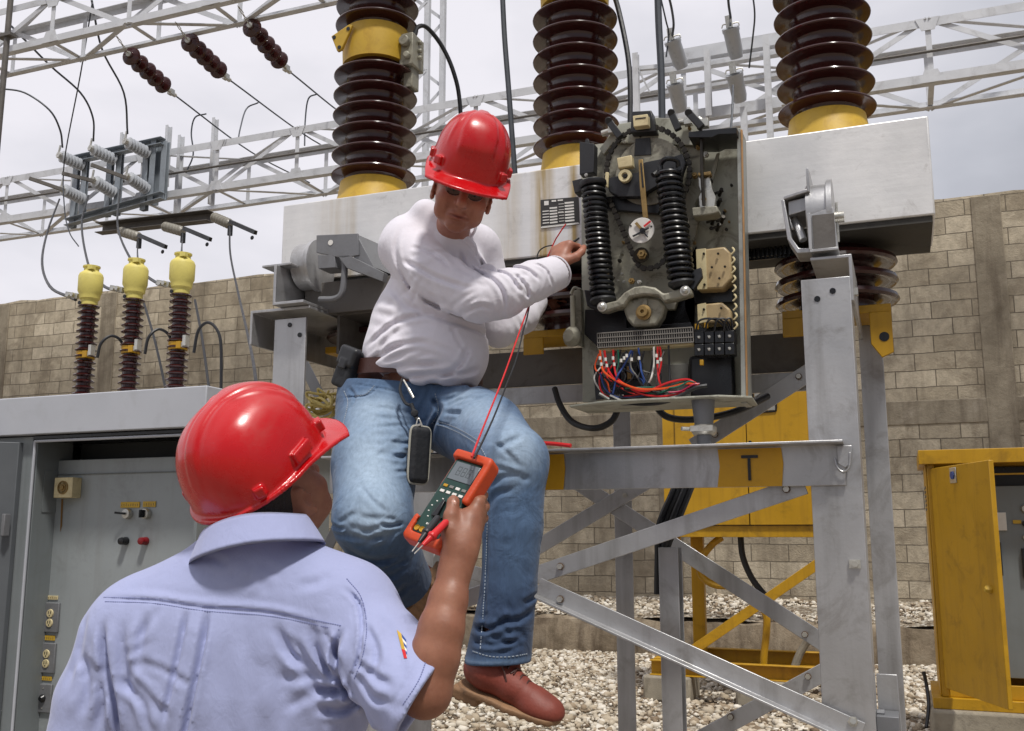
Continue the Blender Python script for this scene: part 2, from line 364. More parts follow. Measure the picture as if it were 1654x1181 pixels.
# wall
WT = 5.66
t = NT('weathered_ring_beam'); n_ = t.noise(3, 8, .7, dist=.5); col = t.ramp(n_, [(.3, rgb(122, 112, 96)), (.55, rgb(154, 144, 126)), (.75, rgb(172, 162, 146))]); ns = t.noise(1.6, 6, .65, sc=(3, 3, .25)); col = t.mix(t.ramp(ns, [(.48, g1(0)), (.66, g1(.65))]), col, rgb(100, 88, 74)); t.set(Base_Color=col, Roughness=.92); t.bump(t.noise(30, 8, .75), .6, .02); M_CEM2 = t.m
wall = thing('block_wall', 'tall concrete block wall with dark rain stains along its top at the back of the yard', 'wall', (0, GR, 0))
mb = MB(); nx = 200; xs = np.linspace(-60, 20, nx)
tops = WT + rng.normal(0, .012, nx)
v = []
for x, tz in zip(xs, tops): v += [(x, GR, -.2), (x, GR, tz - .05), (x, GR + .02, tz), (x, GR + .2, tz + .01), (x, GR + .2, -.2)]
f = [(i * 5 + j, (i + 1) * 5 + j, (i + 1) * 5 + j + 1, i * 5 + j + 1) for i in range(nx - 1) for j in range(4)]
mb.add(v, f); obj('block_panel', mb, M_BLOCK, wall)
for u, v0, w in ((1606, 500, .34), (1085, 900, .30), (490/2.8, 520, .34), (0, 560, .34)):
    s0 = S(u, v0, GR)[0]; mb = MB(); mb.box((s0 - w / 2, GR - .018, -.1), (s0 + w / 2, GR + .1, WT - .03)); obj('concrete_pillar', mb, M_CEM2, wall, bevel=.01)
zb = S(1450, 668, GR)[2]; mb = MB(); mb.box((-60, GR - .012, zb - .15), (20, GR + .08, zb + .15)); obj('concrete_band', mb, M_CEM2, wall, bevel=.01)
# broken hollow at the foot of the wall
mb = MB(); c = S(1300, 978, GR - .02)
for i in range(9):
    q = c + np.array([i * .13 - .55, 0, .02 * math.sin(i * 2.2)]); mb.box(q + [-.06, -.02, -.05 - .02 * (i % 3)], q + [.055, .02, .05 + .02 * ((i * 7) % 3)])
obj('broken_blocks', mb, M_CEM, wall, bevel=.01)

# ------------------------------------------------------------------ lattice gantries
def girder(name, label, s0, s1, D0, D1, z0, z1, bay, w=.075, mat=M_GALV, cond=False, ph=0):
    T = thing(name, label, 'steel girder', (s0, D0, z0))
    for i, (d, z, fx, fy) in enumerate(((D0, z0, 1, 1), (D0, z1, 1, -1), (D1, z0, -1, 1), (D1, z1, -1, -1))):
        mb = MB(); mb.ang((s0, d, z), (s1, d, z), w, w, .008, fx=-fx, fy=fy); obj('chord', mb, mat, T)
    n = int(round((s1 - s0) / bay)); b = (s1 - s0) / n; e = .012; t = .062
    for i in range(n + 1):
        x = s0 + i * b
        mb = MB(); mb.bar((x, D0 + e, z0), (x, D0 + e, z1), t, .008, up=(0, 1, 0)); obj('post', mb, mat, T)
        mb = MB(); mb.bar((x, D1 - e, z0), (x, D1 - e, z1), t, .008, up=(0, 1, 0)); obj('post', mb, mat, T)
        if i < n:
            u_ = (i + ph) % 2; zz = (z0, z1) if u_ else (z1, z0); dd = (D0, D1) if u_ else (D1, D0)
            mb = MB(); mb.bar((x, D0 + e + .01, zz[0]), (x + b, D0 + e + .01, zz[1]), t, .008, up=(0, 1, 0)); obj('brace', mb, mat, T)
            mb = MB(); mb.bar((x, D1 - e - .01, zz[1]), (x + b, D1 - e - .01, zz[0]), t, .008, up=(0, 1, 0)); obj('brace', mb, mat, T)
            mb = MB(); mb.bar((x, dd[0], z0 + e), (x + b, dd[1], z0 + e), t, .008); mb.bar((x, D0, z0 + e + .01), (x, D1, z0 + e + .01), t, .008); obj('brace', mb, mat, T)
            mb = MB(); mb.bar((x, dd[1], z1 - e), (x + b, dd[0], z1 - e), t, .008); obj('brace', mb, mat, T)
    for i in range(1, n):      # gusset plates where the braces meet the front chords
        x = s0 + i * b
        for z, dz in ((z0, 1), (z1, -1)):
            if cond or i % 2: mb = MB(); mb.prism([(x - .13, D0 - .003, z), (x + .13, D0 - .003, z), (x + .07, D0 - .003, z + dz * .15), (x - .07, D0 - .003, z + dz * .15)], (0, -.008, 0)); obj('gusset', mb, mat, T)
    if cond:
        mb = MB(); mb.tube([(s0, D0 - .03, z0 + .36), (s1, D0 - .03, z0 + .36)], .017, 6, 0); obj('conduit', mb, M_DSTEEL, T)
    return T
ZB0, ZB1 = 6.46, 7.24
girder('lattice_girder', 'long pale lattice girder running behind the three porcelain columns to the right edge', -27.5, 6.2, 11.5, 12.3, ZB0, ZB1, 1.42, .105, cond=True)
zA = S(11, 126, 9.0)[2]; dA = 8.47
za_t = zA + .62
girder('lattice_girder', 'near lattice girder crossing the top left corner with the brown disc insulators hung below', -20.2, -2.2, dA, 9.0, zA, za_t, 1.2, .085, ph=1)
# pipe post at the left edge, lattice tower behind the left porcelain column
p = S(8, 100, 8.3); mb = MB(); mb.cyl((p[0], 8.3, 0), (p[0], 8.3, 9.6), .035); mb.box((p[0] - .12, 8.25, p[2] + .32), (p[0] + .1, 8.35, p[2] + .36))
tag(obj('pipe_post', mb, M_DSTEEL), 'slim grey pipe post rising out of frame at the left edge', 'post')
p0 = S(672, 150, 13.0); p1 = S(701, 150, 13.0)
T = thing('lattice_tower', 'white lattice tower rising behind the left porcelain column and the red helmet', 'tower', (p0[0], 13.0, 0))
q = [(p0[0] - .3, 12.7), (p1[0] + .02, 12.7), (p0[0] - .3, 13.25), (p1[0] + .02, 13.25)]
for i, (x, y) in enumerate(q):
    mb = MB(); mb.bar((x, y, 0), (x, y, 12), .08, .08); obj('leg', mb, M_GALV, T)
for i in range(20):
    z = .4 + i * .57; a, b = (q[0], q[1]) if i % 2 else (q[1], q[0])
    mb = MB(); mb.bar((a[0], a[1] - .045, z), (b[0], b[1] - .045, z + .57), .05, .008, up=(0, 1, 0)); obj('brace', mb, M_GALV, T)
    a, b = (q[2], q[3]) if i % 2 else (q[3], q[2])
    mb = MB(); mb.bar((a[0], a[1] + .045, z), (b[0], b[1] + .045, z + .57), .05, .008, up=(0, 1, 0)); obj('brace', mb, M_GALV, T)

# ------------------------------------------------------------------ disc insulator strings
def discs(pa, pb, hook, wire_end, label):
    a, b = S(*pa), S(*pb); T = thing('insulator_string', label, 'insulator', a, 'strings of brown disc insulators under the near girder')
    d = unit(b - a); L = np.linalg.norm(b - a); n = 5; st_ = L / (n - 1)
    for i in range(n):
        c = a + d * (i * st_)
        mb = MB(); mb.lathe([(.03, -.05), (.04, -.045), (.045, -.02), (.105, .0), (.118, .018), (.108, .035), (.07, .03), (.03, .03), (.028, .06)], c, d, 20); obj('disc', mb, M_PORC, T)
    mb = MB(); h = S(*hook); mb.cyl(a - d * .06, a, .035, .035, 10)
    k = 5
    for i in range(k):
        c0 = h + (a - d * .06 - h) * (i / k); c1 = h + (a - d * .06 - h) * ((i + .92) / k); o = np.array([.012, 0, 0]) if i % 2 else np.array([0, .012, 0])
        mb.bar(c0 - o, c1 - o, .008, .008); mb.bar(c0 + o, c1 + o, .008, .008)
    obj('hanger', mb, M_ZINC, T); mb = MB()
    mb.bar(b + d * .05, b + d * .38, .035, .03); mb.box(b + d * .25 - .035, b + d * .25 + .035); mb.hexn(b + d * .32 - np.array([0, .04, 0]), (0, 1, 0), .03, .08)
    obj('clamp', mb, M_ZINC, T)
    mb = MB(); e_ = S(*wire_end); s_ = b + d * .3; m = (s_ + e_) / 2 - np.array([0, 0, .12])
    mb.tube([s_, m, e_], .011, 6); obj('conductor', mb, M_WIRE, T)
discs((211, 90, 8.9), (262, 136, 9.7), (188, 58, 8.5), (500, 295, 14.5), 'left string of brown disc insulators slanting below the near girder, nearest the left edge')
discs((306, 68, 8.9), (352, 112, 9.7), (284, 36, 8.5), (600, 275, 15.5), 'middle of the three slanting strings of brown disc insulators below the near girder')
discs((406, 44, 8.9), (450, 96, 9.7), (385, 10, 8.5), (640, 230, 14.5), 'right string of brown disc insulators below the near girder, nearest the left porcelain column')

# ------------------------------------------------------------------ switches on the far girder
def ribbed(a, b, r, n=7, m=None):
    mb = MB(); a = np.asarray(a); b = np.asarray(b); L = np.linalg.norm(b - a); pr = [(r * .5, 0)]
    for i in range(n):
        z = L * (i + .25) / n; z2 = L * (i + .75) / n; pr += [(r * .66, z), (r, z + L / n * .12), (r, z + L / n * .3), (r * .66, z2)]
    pr += [(r * .5, L)]; mb.lathe(pr, a, b - a, 14); return mb
T = thing('disconnect_switch', 'blue grey disconnect switch with six pale ribbed insulators on the far girder at left', 'switch', S(190, 330, 11.2))
D0 = 11.3
def Sz(u, v, D=D0): return S(u, v, D)
fr_ = [((118, 262), (268, 230)), ((112, 362), (268, 318))]
for (a, b) in fr_:
    mb = MB(); mb.chan(Sz(*a), Sz(*b), .12, .11, .012, fx=1); obj('rail', mb, M_SWF, T, bevel=.003)
for (u, v0, v1, w) in ((122, 255, 368, 8), (136, 252, 356, 7), (176, 248, 350, 8), (191, 246, 348, 8), (235, 236, 340, 10), (249, 226, 330, 16), (264, 230, 322, 9)):
    a, b = Sz(u, v0), Sz(u, v1); b[0] = a[0]; mb = MB(); mb.chan(a, b, .10, w * .0085, .012, up=(0, 1, 0)); obj('post', mb, M_SWF, T, bevel=.003)
for (tip, root) in (((98, 252), (134, 268)), ((149, 241), (186, 259)), ((205, 230), (240, 248)), ((102, 306), (134, 322)), ((152, 292), (184, 312)), ((207, 286), (238, 306))):
    a = S(*tip, D0 - .42); b = S(*root, D0 - .04); obj('insulator', ribbed(b, a, .095, 7), M_RIBI, T)
    mb = MB(); mb.hexn(a, a - b, .05, .05); mb.cyl(a + unit(a - b) * .04, a + np.array([0, -.02, .16]), .016, n=8); mb.box(a - .03, a + .03); obj('terminal', mb, M_ZINC, T)
for (a, b) in (((47, 288), (100, 306)), ((100, 280), (150, 292)), ((147, 266), (205, 288))):
    mb = MB(); mb.bar(S(*a, D0 - .8), S(*b, D0 - .46), .035, .05); obj('blade', mb, M_DSTEEL, T)
M_RIBG = paint('grey_porcelain', rgb(150, 146, 136), .35, 0, .1, 10, .03, rgb(100, 94, 84), .3)
T = thing('fuse_switch', 'pole mounted fuse switch slung under the far girder with three black fuse tubes', 'switch', S(250, 365, 11.3))
mb = MB(); mb.chan(S(166, 372, 11.3), S(346, 352, 11.3), .16, .16, .012); obj('channel', mb, M_DSTEEL, T, bevel=.003)
for (a, b) in (((196, 378), (232, 366)), ((272, 368), (300, 350))):
    mb = MB(); mb.bar(S(a[0], a[1], 11.4), S(b[0], b[1], 11.9), .05, .06); obj('bracket', mb, M_GALV, T)
for (c0, c1, f0, f1) in (((195, 374), (224, 383), (224, 380), (268, 399)), ((266, 366), (295, 374), (297, 369), (340, 387)), ((346, 351), (371, 362), (372, 358), (413, 376))):
    obj('insulator', ribbed(S(*c0, 11.2), S(*c1, 10.95), .075, 6), M_RIBG, T)
    mb = MB(); mb.bar(S(*f0, 10.9), S(*f1, 10.6), .045, .055); q = S(*f1, 10.6); mb.lathe([(.018, 0), (.03, .008), (.018, .016)], q - np.array([.06, 0, .06]), (0, 1, 0), 10); obj('fuse_tube', mb, M_BLK2, T)
    mb = MB(); q = S(c1[0] + 1, c1[1] + 3, 10.9); mb.bar(q, q - np.array([0, 0, .14]), .05, .05); obj('terminal', mb, M_BLACK, T)
# bare uprights standing above the girder
for (u, v0, v1) in ((198, 216, 250), (271, 204, 300), (291, 220, 345), (346, 192, 330)):
    a, b = S(u, v0, 11.75), S(u, v1, 11.75); mb = MB(); mb.chan((a[0], a[1], a[2]), (a[0], a[1], b[2]), .05, .10, .008, up=(0, 1, 0))
    tag(obj('bracket_post', mb, M_GALV), {198: 'short pale upright bracket just behind the ribbed insulators', 271: 'tall pale upright right beside the blue grey switch frame', 291: 'stubby pale upright third from the left on the far girder', 346: 'tallest pale upright on the far girder, under the slanting conductors'}[u], 'bracket', 'uprights on the far girder')
# right group: cutouts
T = thing('cutout_rack', 'grey steel rack between the middle and right porcelain columns carrying four cutout tubes', 'rack', S(1150, 190, 11.0))
for (a, b, h) in (((1066, 100), (1262, 55), .15), ((1070, 192), (1262, 165), .13), ((1066, 120), (1262, 78), .05), ((1072, 150), (1262, 118), .04), ((1072, 212), (1262, 196), .05)):
    mb = MB(); p_, q_ = S(*a, 11.1), S(*b, 11.1); q_[2] = p_[2] = (p_[2] + q_[2]) / 2; mb.chan(p_, q_, .10, h, .01, fx=-1); obj('rail', mb, M_GALV, T)
for (u, v0, v1) in ((1062, 80, 205), (1137, 80, 190), (1232, 60, 230), (1196, 175, 240), (1022, 88, 215)):
    a, b = S(u, v0, 11.0), S(u, v1, 11.0); b[0] = a[0]; mb = MB(); mb.chan(a, b, .07, .075, .008, up=(0, 1, 0)); obj('post', mb, M_GALV, T)
mb = MB(); mb.bar(S(1030, 110, 11.05), S(1050, 150, 11.05), .05, .02); mb.bar(S(1020, 112, 11.05), S(1066, 108, 11.05), .05, .05); obj('bracket', mb, M_GALV, T)
cut = []
for i, (a, b, r) in enumerate((((1086, 66), (1102, 110), .10), ((1180, 46), (1190, 94), .10), ((1090, 136), (1100, 180), .10), ((1186, 120), (1196, 164), .10))):
    p_, q_ = S(*a, 10.75), S(*b, 10.95)
    c = thing('fuse_cutout', ['upper left pale cutout tube on the grey rack, wire running up out of frame', 'upper right pale cutout tube on the grey rack, beside the right porcelain column', 'lower left pale cutout tube on the grey rack, just above the open mechanism', 'lower right pale cutout tube on the grey rack, over a dark hanging wire'][i], 'cutout', q_, 'cutout tubes on the grey rack')
    mb = MB(); d = unit(q_ - p_); L = np.linalg.norm(q_ - p_); mb.lathe([(r * .62, .03), (r * .66, 0), (r, -.01), (r, .03), (r * .9, .05), (r * .86, L * .8), (r * .7, L)], p_, d, 20); obj('tube', mb, M_RIBI, c)
    mb = MB(); mb.lathe([(.0, .02), (r * .6, .021), (r * .6, .03), (0, .031)], p_, d, 14); obj('mouth', mb, M_BLACK, c)
    mb = MB(); mb.bar(p_ + [-.02, -.02, .0], p_ + [-.03, -.04, .14], .05, .02); mb.bar(p_ + [.02, -.02, .0], p_ + [.01, -.04, .14], .02, .03); mb.tube([p_ + [-.1, 0, .02], p_ + [-.08, 0, .06], p_ + [0, -.02, .04], p_ + [.08, 0, .06], p_ + [.1, 0, .02]], .008, 6); obj('clip', mb, M_ZINC, c)
# uprights of the breaker conductors and wires
def wire(pts, r, label, mat=M_WIRE, n=8, group=None, cat='wire', name='wire'):
    mb = MB(); mb.tube([S(*p) for p in pts], r, n); return tag(obj(name, mb, mat, org=S(*pts[-1])), label, cat, group)
g = 'overhead jumper wires at left'
wire([(0, 143, 10), (40, 150, 10.2), (80, 178, 10.4), (97, 210, 10.6), (101, 238, 10.85)], .014, 'leftmost grey jumper arching in from the left edge to a ribbed insulator', group=g)
wire([(18, 42, 8.9), (80, 105, 9.6), (130, 150, 10.2), (150, 190, 10.6), (151, 228, 10.85)], .014, 'grey jumper from the pipe post down to the middle ribbed insulator', group=g)
wire([(148, 0, 8.8), (165, 80, 9.5), (200, 150, 10.3), (206, 216, 10.85)], .014, 'grey jumper from the near girder down to the right ribbed insulator', group=g)
wire([(149, 5, 8.8), (130, 120, 9.5), (104, 260, 10.6), (104, 335, 10.6), (112, 375, 10.5), (127, 398, 10.5)], .009, 'thin wire hanging straight down past the ribbed insulators with a loose end', group=g)
g = 'jumpers to the yellow capped bushings'
wire([(96, 322, 10.8), (78, 370, 9.5), (68, 420, 8), (80, 462, 6.5), (122, 484, 5.35)], .013, 'thick cable curving down to the left yellow capped bushing', M_BLACK, group=g, cat='cable', name='cable')
wire([(143, 316, 10.8), (132, 360, 9.5), (142, 425, 8), (165, 460, 6.3), (198, 471, 5.3)], .013, 'thick cable curving down to the middle yellow capped bushing', M_BLACK, group=g, cat='cable', name='cable')
wire([(194, 306, 10.8), (190, 365, 9.3), (212, 420, 7.8), (245, 452, 6.3), (279, 463, 5.25)], .013, 'thick cable curving down to the right yellow capped bushing', M_BLACK, group=g, cat='cable', name='cable')
wire([(371, 366, 10.85), (372, 410, 9.8), (384, 470, 8.5), (400, 540, 7), (413, 612, 5.6), (416, 700, 5.2)], .012, 'long dark cable dropping from the right fuse tube to behind the front red helmet', M_BLACK, cat='cable', name='cable')
wire([(223, 386, 10.85), (222, 405, 9), (223, 425, 5.3)], .008, 'short dark lead dropping onto the middle yellow cap', M_BLACK, cat='cable', name='cable')
wire([(295, 376, 10.85), (294, 395, 9), (293, 412, 5.2)], .008, 'short dark lead dropping onto the right yellow cap', M_BLACK, cat='cable', name='cable')
g = 'thin leads behind the bushings'
wire([(232, 488, 6.3), (250, 550, 6.0), (268, 632, 5.7), (270, 660, 5.6)], .010, 'dark lead slanting down behind the middle bushing', M_BLACK, group=g, cat='cable', name='cable')
wire([(315, 485, 6.3), (327, 550, 6.0), (338, 632, 5.7), (340, 660, 5.6)], .010, 'dark lead slanting down behind the right bushing', M_BLACK, group=g, cat='cable', name='cable')
wire([(417, 166, 13.0), (398, 176, 13), (388, 208, 12.6), (384, 232, 12.3)], .012, 'small curved tap lead off the middle slanting conductor', group='tap leads off the slanting conductors')
wire([(333, 184, 12.2), (315, 190, 12.2), (309, 215, 12.2), (312, 250, 12.2), (300, 280, 12.2)], .012, 'small curved tap lead off the left slanting conductor', group='tap leads off the slanting conductors')
wire([(512, 152, 12.6), (498, 160, 12.6), (493, 195, 12.6), (492, 235, 12.4)], .012, 'small curved tap lead off the right slanting conductor', group='tap leads off the slanting conductors')
wire([(1076, -20, 10), (1084, 10, 10.2), (1088, 38, 10.6), (1086, 58, 10.7)], .014, 'dark wire from above into the upper left cutout tube', group='wires into the cutouts')
wire([(1175, -20, 10.4), (1177, 8, 10.5), (1180, 28, 10.7), (1180, 42, 10.72)], .014, 'dark wire from above into the upper right cutout tube', group='wires into the cutouts')
wire([(1068, 0, 10.4), (1076, 35, 10.5), (1080, 55, 10.7), (1076, 92, 10.7)], .010, 'thin twisted wire hanging beside the upper left cutout tube', group='wires into the cutouts')
wire([(1214, -20, 10.4), (1219, 22, 10.5), (1216, 60, 10.7), (1210, 110, 10.9)], .010, 'thin twisted wire hanging between the rack and the right porcelain column', group='wires into the cutouts')
wire([(1184, 138, 10.7), (1183, 175, 10.6), (1180, 215, 10.5), (1176, 260, 10.4)], .013, 'grey wire hanging from the lower right cutout to behind the mechanism', group='wires into the cutouts')
# ------------------------------------------------------------------ breaker: supporting frame
def mat_box():
    t = NT('aluminium_painted_housing'); n1 = t.noise(4, 6, .6); nf = t.noise(5, 5, .6, sc=(1, 1, 9))
    col = t.ramp(n1, [(.3, rgb(216, 216, 216)), (.7, rgb(240, 239, 238))]); col = t.mix(.35, col, t.ramp(nf, [(.3, g1(.78)), (.7, g1(1.0))]), 'MULTIPLY')
    # yellow-brown run-off stains below the middle column and under the left one
    sp = t.n('ShaderNodeSeparateXYZ'); t.l(t.tc, sp.inputs[0]); ns = t.noise(2.6, 5, .6, sc=(9, 1, .5))
    for cx, w, a in ((-1.10, .05, .95), (-.99, .022, .9), (-1.93, .10, .25), (-1.86, .03, .4), (-1.23, .06, .3)):
        d = t.math('ABSOLUTE', t.math('SUBTRACT', sp.outputs[0], cx + 2.165)); f = t.math('SUBTRACT', 1, t.math('DIVIDE', d, w)); f = t.math('MAXIMUM', f, 0)
        f = t.math('MINIMUM', t.math('MULTIPLY', t.math('MULTIPLY', f, a * 1.5), t.ramp(ns, [(.35, g1(.25)), (.6, g1(1))])), .9); col = t.mix(f, col, rgb(164, 136, 66))
    nd = t.noise(7, 8, .75, dist=.7); col = t.mix(t.ramp(nd, [(.56, g1(0)), (.7, g1(.4))]), col, rgb(120, 114, 104))
    t.set(Base_Color=col, Metallic=.25, Roughness=t.ramp(n1, [(.3, g1(.34)), (.7, g1(.5))])); t.bump(t.math('ADD', nf, t.noise(60, 4, .6)), .12, .004); return t.m
M_BOX = mat_box()
fr = thing('breaker_frame', 'silver painted angle iron frame carrying the long box and the open mechanism', 'steel frame', (-1.1, 2.82, 0))
def fp(name, mb, mat=M_STEEL, bevel=.0015): return obj(name, mb, mat, fr, bevel=bevel)
def vcol(s0, s1, D, z0, z1, dep=.13, t=.010, side=1):
    mb = MB(); mb.prism([(s0, D, z0), (s1, D, z0), (s1, D, z1), (s0, D, z1)], (0, t, 0)); x = s1 - t if side > 0 else s0
    mb.box((x, D + t, z0), (x + t, D + dep, z1)); return mb
mb = MB(); mb.ang((-.225, 2.82, 0), (-.225, 2.82, 2.15), .13, .14, .011, up=(0, 1, 0), fx=1)
mb = MB(); mb.prism([(-.232, 2.82, 0), (-.101, 2.82, 0), (-.101, 2.96, 0), (-.112, 2.96, 0), (-.112, 2.831, 0), (-.232, 2.831, 0)], (0, 0, 2.15)); fp('column', mb)
mb = MB(); mb.prism([(-2.042, 2.9, 0), (-1.912, 2.9, 0), (-1.912, 2.911, 0), (-2.031, 2.911, 0), (-2.031, 3.03, 0), (-2.042, 3.03, 0)], (0, 0, 2.195)); fp('column', mb)
mb = MB(); mb.prism([(-.107, 3.45, 0), (-.035, 3.45, 0), (-.035, 3.56, 0), (-.046, 3.56, 0), (-.046, 3.461, 0), (-.107, 3.461, 0)], (0, 0, 2.23)); fp('column', mb)
mb = MB(); mb.prism([(-2.15, 3.75, 0), (-2.02, 3.75, 0), (-2.02, 3.76, 0), (-2.139, 3.76, 0), (-2.139, 3.87, 0), (-2.15, 3.87, 0)], (0, 0, 2.2)); fp('column', mb)
for (ua, ub, v, D, zt) in ((992, 1020, 800, 3.6, 2.0), (651, 700, 850, 3.3, 1.60)):
    a, b = S(ua, v, D)[0], S(ub, v, D)[0]; mb = MB(); mb.prism([(a, D, 0), (b, D, 0), (b, D + .008, 0), (a + .008, D + .008, 0), (a + .008, D + .08, 0), (a, D + .08, 0)], (0, 0, zt)); fp('column', mb)
# front beam: angle with its shelf standing out
mb = MB(); z1 = 1.692; mb.prism([(-1.74, 2.752, z1), (-1.74, 2.816, z1), (-1.74, 2.816, z1 - .118), (-1.74, 2.808, z1 - .118), (-1.74, 2.808, z1 - .009), (-1.74, 2.752, z1 - .007)], (1.60, 0, 0)); fp('front_beam', mb)
# gusset, eye and bolts at its right end
mb = MB(); mb.prism([(-.16, 2.807, z1 - .012), (-.12, 2.807, z1 - .012), (-.125, 2.807, z1 - .06), (-.14, 2.807, z1 - .072), (-.158, 2.807, z1 - .06)], (0, -.006, 0)); mb.tube([(-.166, 2.80, z1 - .045), (-.16, 2.798, z1 - .07), (-.145, 2.797, z1 - .082), (-.13, 2.798, z1 - .07), (-.126, 2.80, z1 - .03)], .003, 6); fp('gusset', mb)
M_YELB = paint('yellow_beam_paint', rgb(196, 146, 10), .45, 0, .1, 8, .1, rgb(120, 90, 30), .3)
for ua, ub in ((1160, 1263), (880, 911)):
    a, b = S(ua, 750, 2.805)[0], S(ub, 750, 2.805)[0]
    mb = MB(); mb.add([(a, 2.8045, z1 - .012), (b, 2.8045, z1 - .012), (b + .004, 2.8045, z1 - .055), (b - .002, 2.8045, z1 - .1175), (a - .004, 2.8045, z1 - .1175), (a + .004, 2.8045, z1 - .06)], [(0, 1, 2, 3, 4, 5)]); obj('painted_patch', mb, M_YELB, fr, smooth=False)
mb = MB(); a = S(1197, 738, 2.801); b = S(1224, 738, 2.801); c_ = S(1211, 776, 2.801); mb.box((a[0], 2.8005, a[2] - .004), (b[0], 2.803, a[2] + .004)); mb.box((c_[0] - .004, 2.8005, c_[2]), (c_[0] + .004, 2.803, a[2] - .0045)); obj('stencilled_letter', mb, M_BLK2, fr, smooth=False)
# braces
def brace(a, b, D, w=.055, t=.007, L=0, mat=M_STEEL):
    p_, q_ = S(*a, D), S(*b, D); mb = MB()
    if L: mb.prof(p_, q_, [(0, -w / 2), (L, -w / 2), (L, -w / 2 + t), (t, -w / 2 + t), (t, w / 2), (0, w / 2)])
    else: mb.bar(p_, q_, t, w)
    fp('brace', mb, mat)
brace((700, 985), (1300, 783), 2.838, .052, .007)
brace((870, 948), (1392, 1184), 2.80, .055, .007, .05)
brace((930, 778), (1345, 1048), 3.44, .055, .007)
brace((500, 1105), (1045, 778), 3.43, .055, .007)
brace((880, 1330), (1345, 1078), 3.43, .055, .007)
brace((1120, 722), (1325, 590), 3.40, .060, .007)
brace((700, 905), (960, 985), 3.40, .05, .007)
brace((470, 545), (545, 700), 3.72, .05, .007, 0, M_STEEL2)
brace((470, 1010), (560, 820), 3.70, .05, .007, 0, M_STEEL2)
mb = MB(); mb.hexn(S(1378, 1165, 2.793), (0, -1, 0), .013, .012); mb.cyl(S(1378, 1165, 2.781), S(1378, 1165, 2.772), .008, n=8); fp('bolt', mb, M_ZINC, 0)
mb = MB(); mb.box((S(1372, 912, 2.81)[0] - .001, 2.812, S(1372, 918, 2.81)[2]), (S(1390, 912, 2.81)[0], 2.819, S(1372, 904, 2.81)[2])); mb.hexn(S(1381, 911, 2.811), (0, -1, 0), .009, .009); fp('bolt', mb, M_ZINC, 0)
for q in (S(1320, 483, 2.819), S(1345, 470, 2.819), S(468, 525, 2.899), S(484, 541, 2.899)):
    mb = MB(); mb.cyl(q, q + [0, -.0015, 0], .0085, n=12); obj('bolt_hole', mb, M_BLK2, fr)
M_RUST = paint('rusty_washer', rgb(112, 92, 76), .7, .3, .25, 30, .3)
for (u, v, D) in ((905, 915, 2.83), (1270, 790, 2.83), (905, 968, 2.79), (1010, 800, 3.43), (1060, 862, 3.43), (1300, 1025, 3.43), (1180, 1158, 3.42), (1305, 1093, 3.42), (1155, 702, 3.39), (1290, 608, 3.39)):
    q = S(u, v, D); mb = MB(); mb.cyl(q, q + [0, -.002, 0], .011, n=16); w_ = fp('washer', mb, M_RUST, 0); mb = MB(); mb.hexn(q + [0, -.002, 0], (0, -1, 0), .009, .008); obj('bolt', mb, M_ZINC, w_)
# splice and base at the foot of the right column
mb = MB(); mb.prism([(-.098, 2.97, 0), (-.02, 2.97, 0), (-.045, 2.97, 1.07), (-.098, 2.97, 1.07)], (0, .012, 0)); fp('base_plate', mb)
mb = MB(); q = S(1405, 1152, 2.9); mb.box((-.10, 2.86, q[2] - .35), (-.045, 2.96, q[2])); mb.hexn((-.1, 2.9, .98), (1, 0, 0), .01, .02); fp('base_channel', mb, M_STEEL2)
# side beams running back, rear beam
mb = MB(); mb.prism([(-.205, 2.84, 2.218), (-.094, 2.84, 2.218), (-.094, 2.84, 2.085), (-.103, 2.84, 2.085), (-.103, 2.84, 2.209), (-.205, 2.84, 2.209)], (0, .9, 0)); fp('side_beam', mb)
mb = MB(); mb.box((-.094, 2.88, 2.11), (-.084, 2.905, 2.13)); fp('bolt', mb, M_ZINC, 0)
mb = MB(); mb.prism([(-2.005, 2.83, 2.375), (-1.995, 2.83, 2.375), (-1.995, 2.83, 2.24), (-1.88, 2.83, 2.24), (-1.88, 2.83, 2.23), (-2.005, 2.83, 2.23)], (0, .95, 0)); mb.prism([(-2.07, 2.85, 2.376), (-1.95, 2.85, 2.376), (-1.95, 2.85, 2.384), (-2.07, 2.85, 2.384)], (0, .25, 0)); fp('side_beam', mb)
mb = MB(); mb.prism([(-2.125, 2.87, 2.228), (-1.88, 2.87, 2.228), (-1.88, 2.87, 2.218), (-2.115, 2.87, 2.218), (-2.115, 2.87, 2.105), (-2.125, 2.87, 2.105)], (0, .95, 0)); fp('side_beam', mb)
mb = MB(); mb.chan((-1.86, 3.02, 2.155), (-1.86, 3.9, 2.155), .14, .15, .01, fx=1); mb.box((-1.98, 2.99, 2.224), (-1.62, 3.09, 2.34)); fp('side_beam', mb, M_DSTEEL)  # dark steel colour stands for the shaded underside of the left beams
mb = MB(); mb.prism([(-2.1, 3.45, 2.125), (-2.1, 3.50, 2.125), (-2.1, 3.50, 2.117), (-2.1, 3.458, 2.117), (-2.1, 3.458, 1.99), (-2.1, 3.45, 1.99)], (1.9, 0, 0)); fp('rear_beam', mb, M_DSTEEL)  # recessed web: its shade is put into the darker steel colour
mb = MB(); mb.box((-2.1, 3.43, 1.92), (-.2, 3.445, 1.985)); fp('rear_beam', mb)
mb = MB(); mb.chan(S(1067, 884, 3.05) , S(1067, 884, 3.05) * [1, 1, 0], .06, .064, .006, up=(0, 1, 0)); fp('cable_duct', mb)
c1 = [(1110, 770, 3.3), (1098, 800, 3.2), (1078, 850, 3.09), (1068, 900, 3.08), (1067, 960, 3.08)]
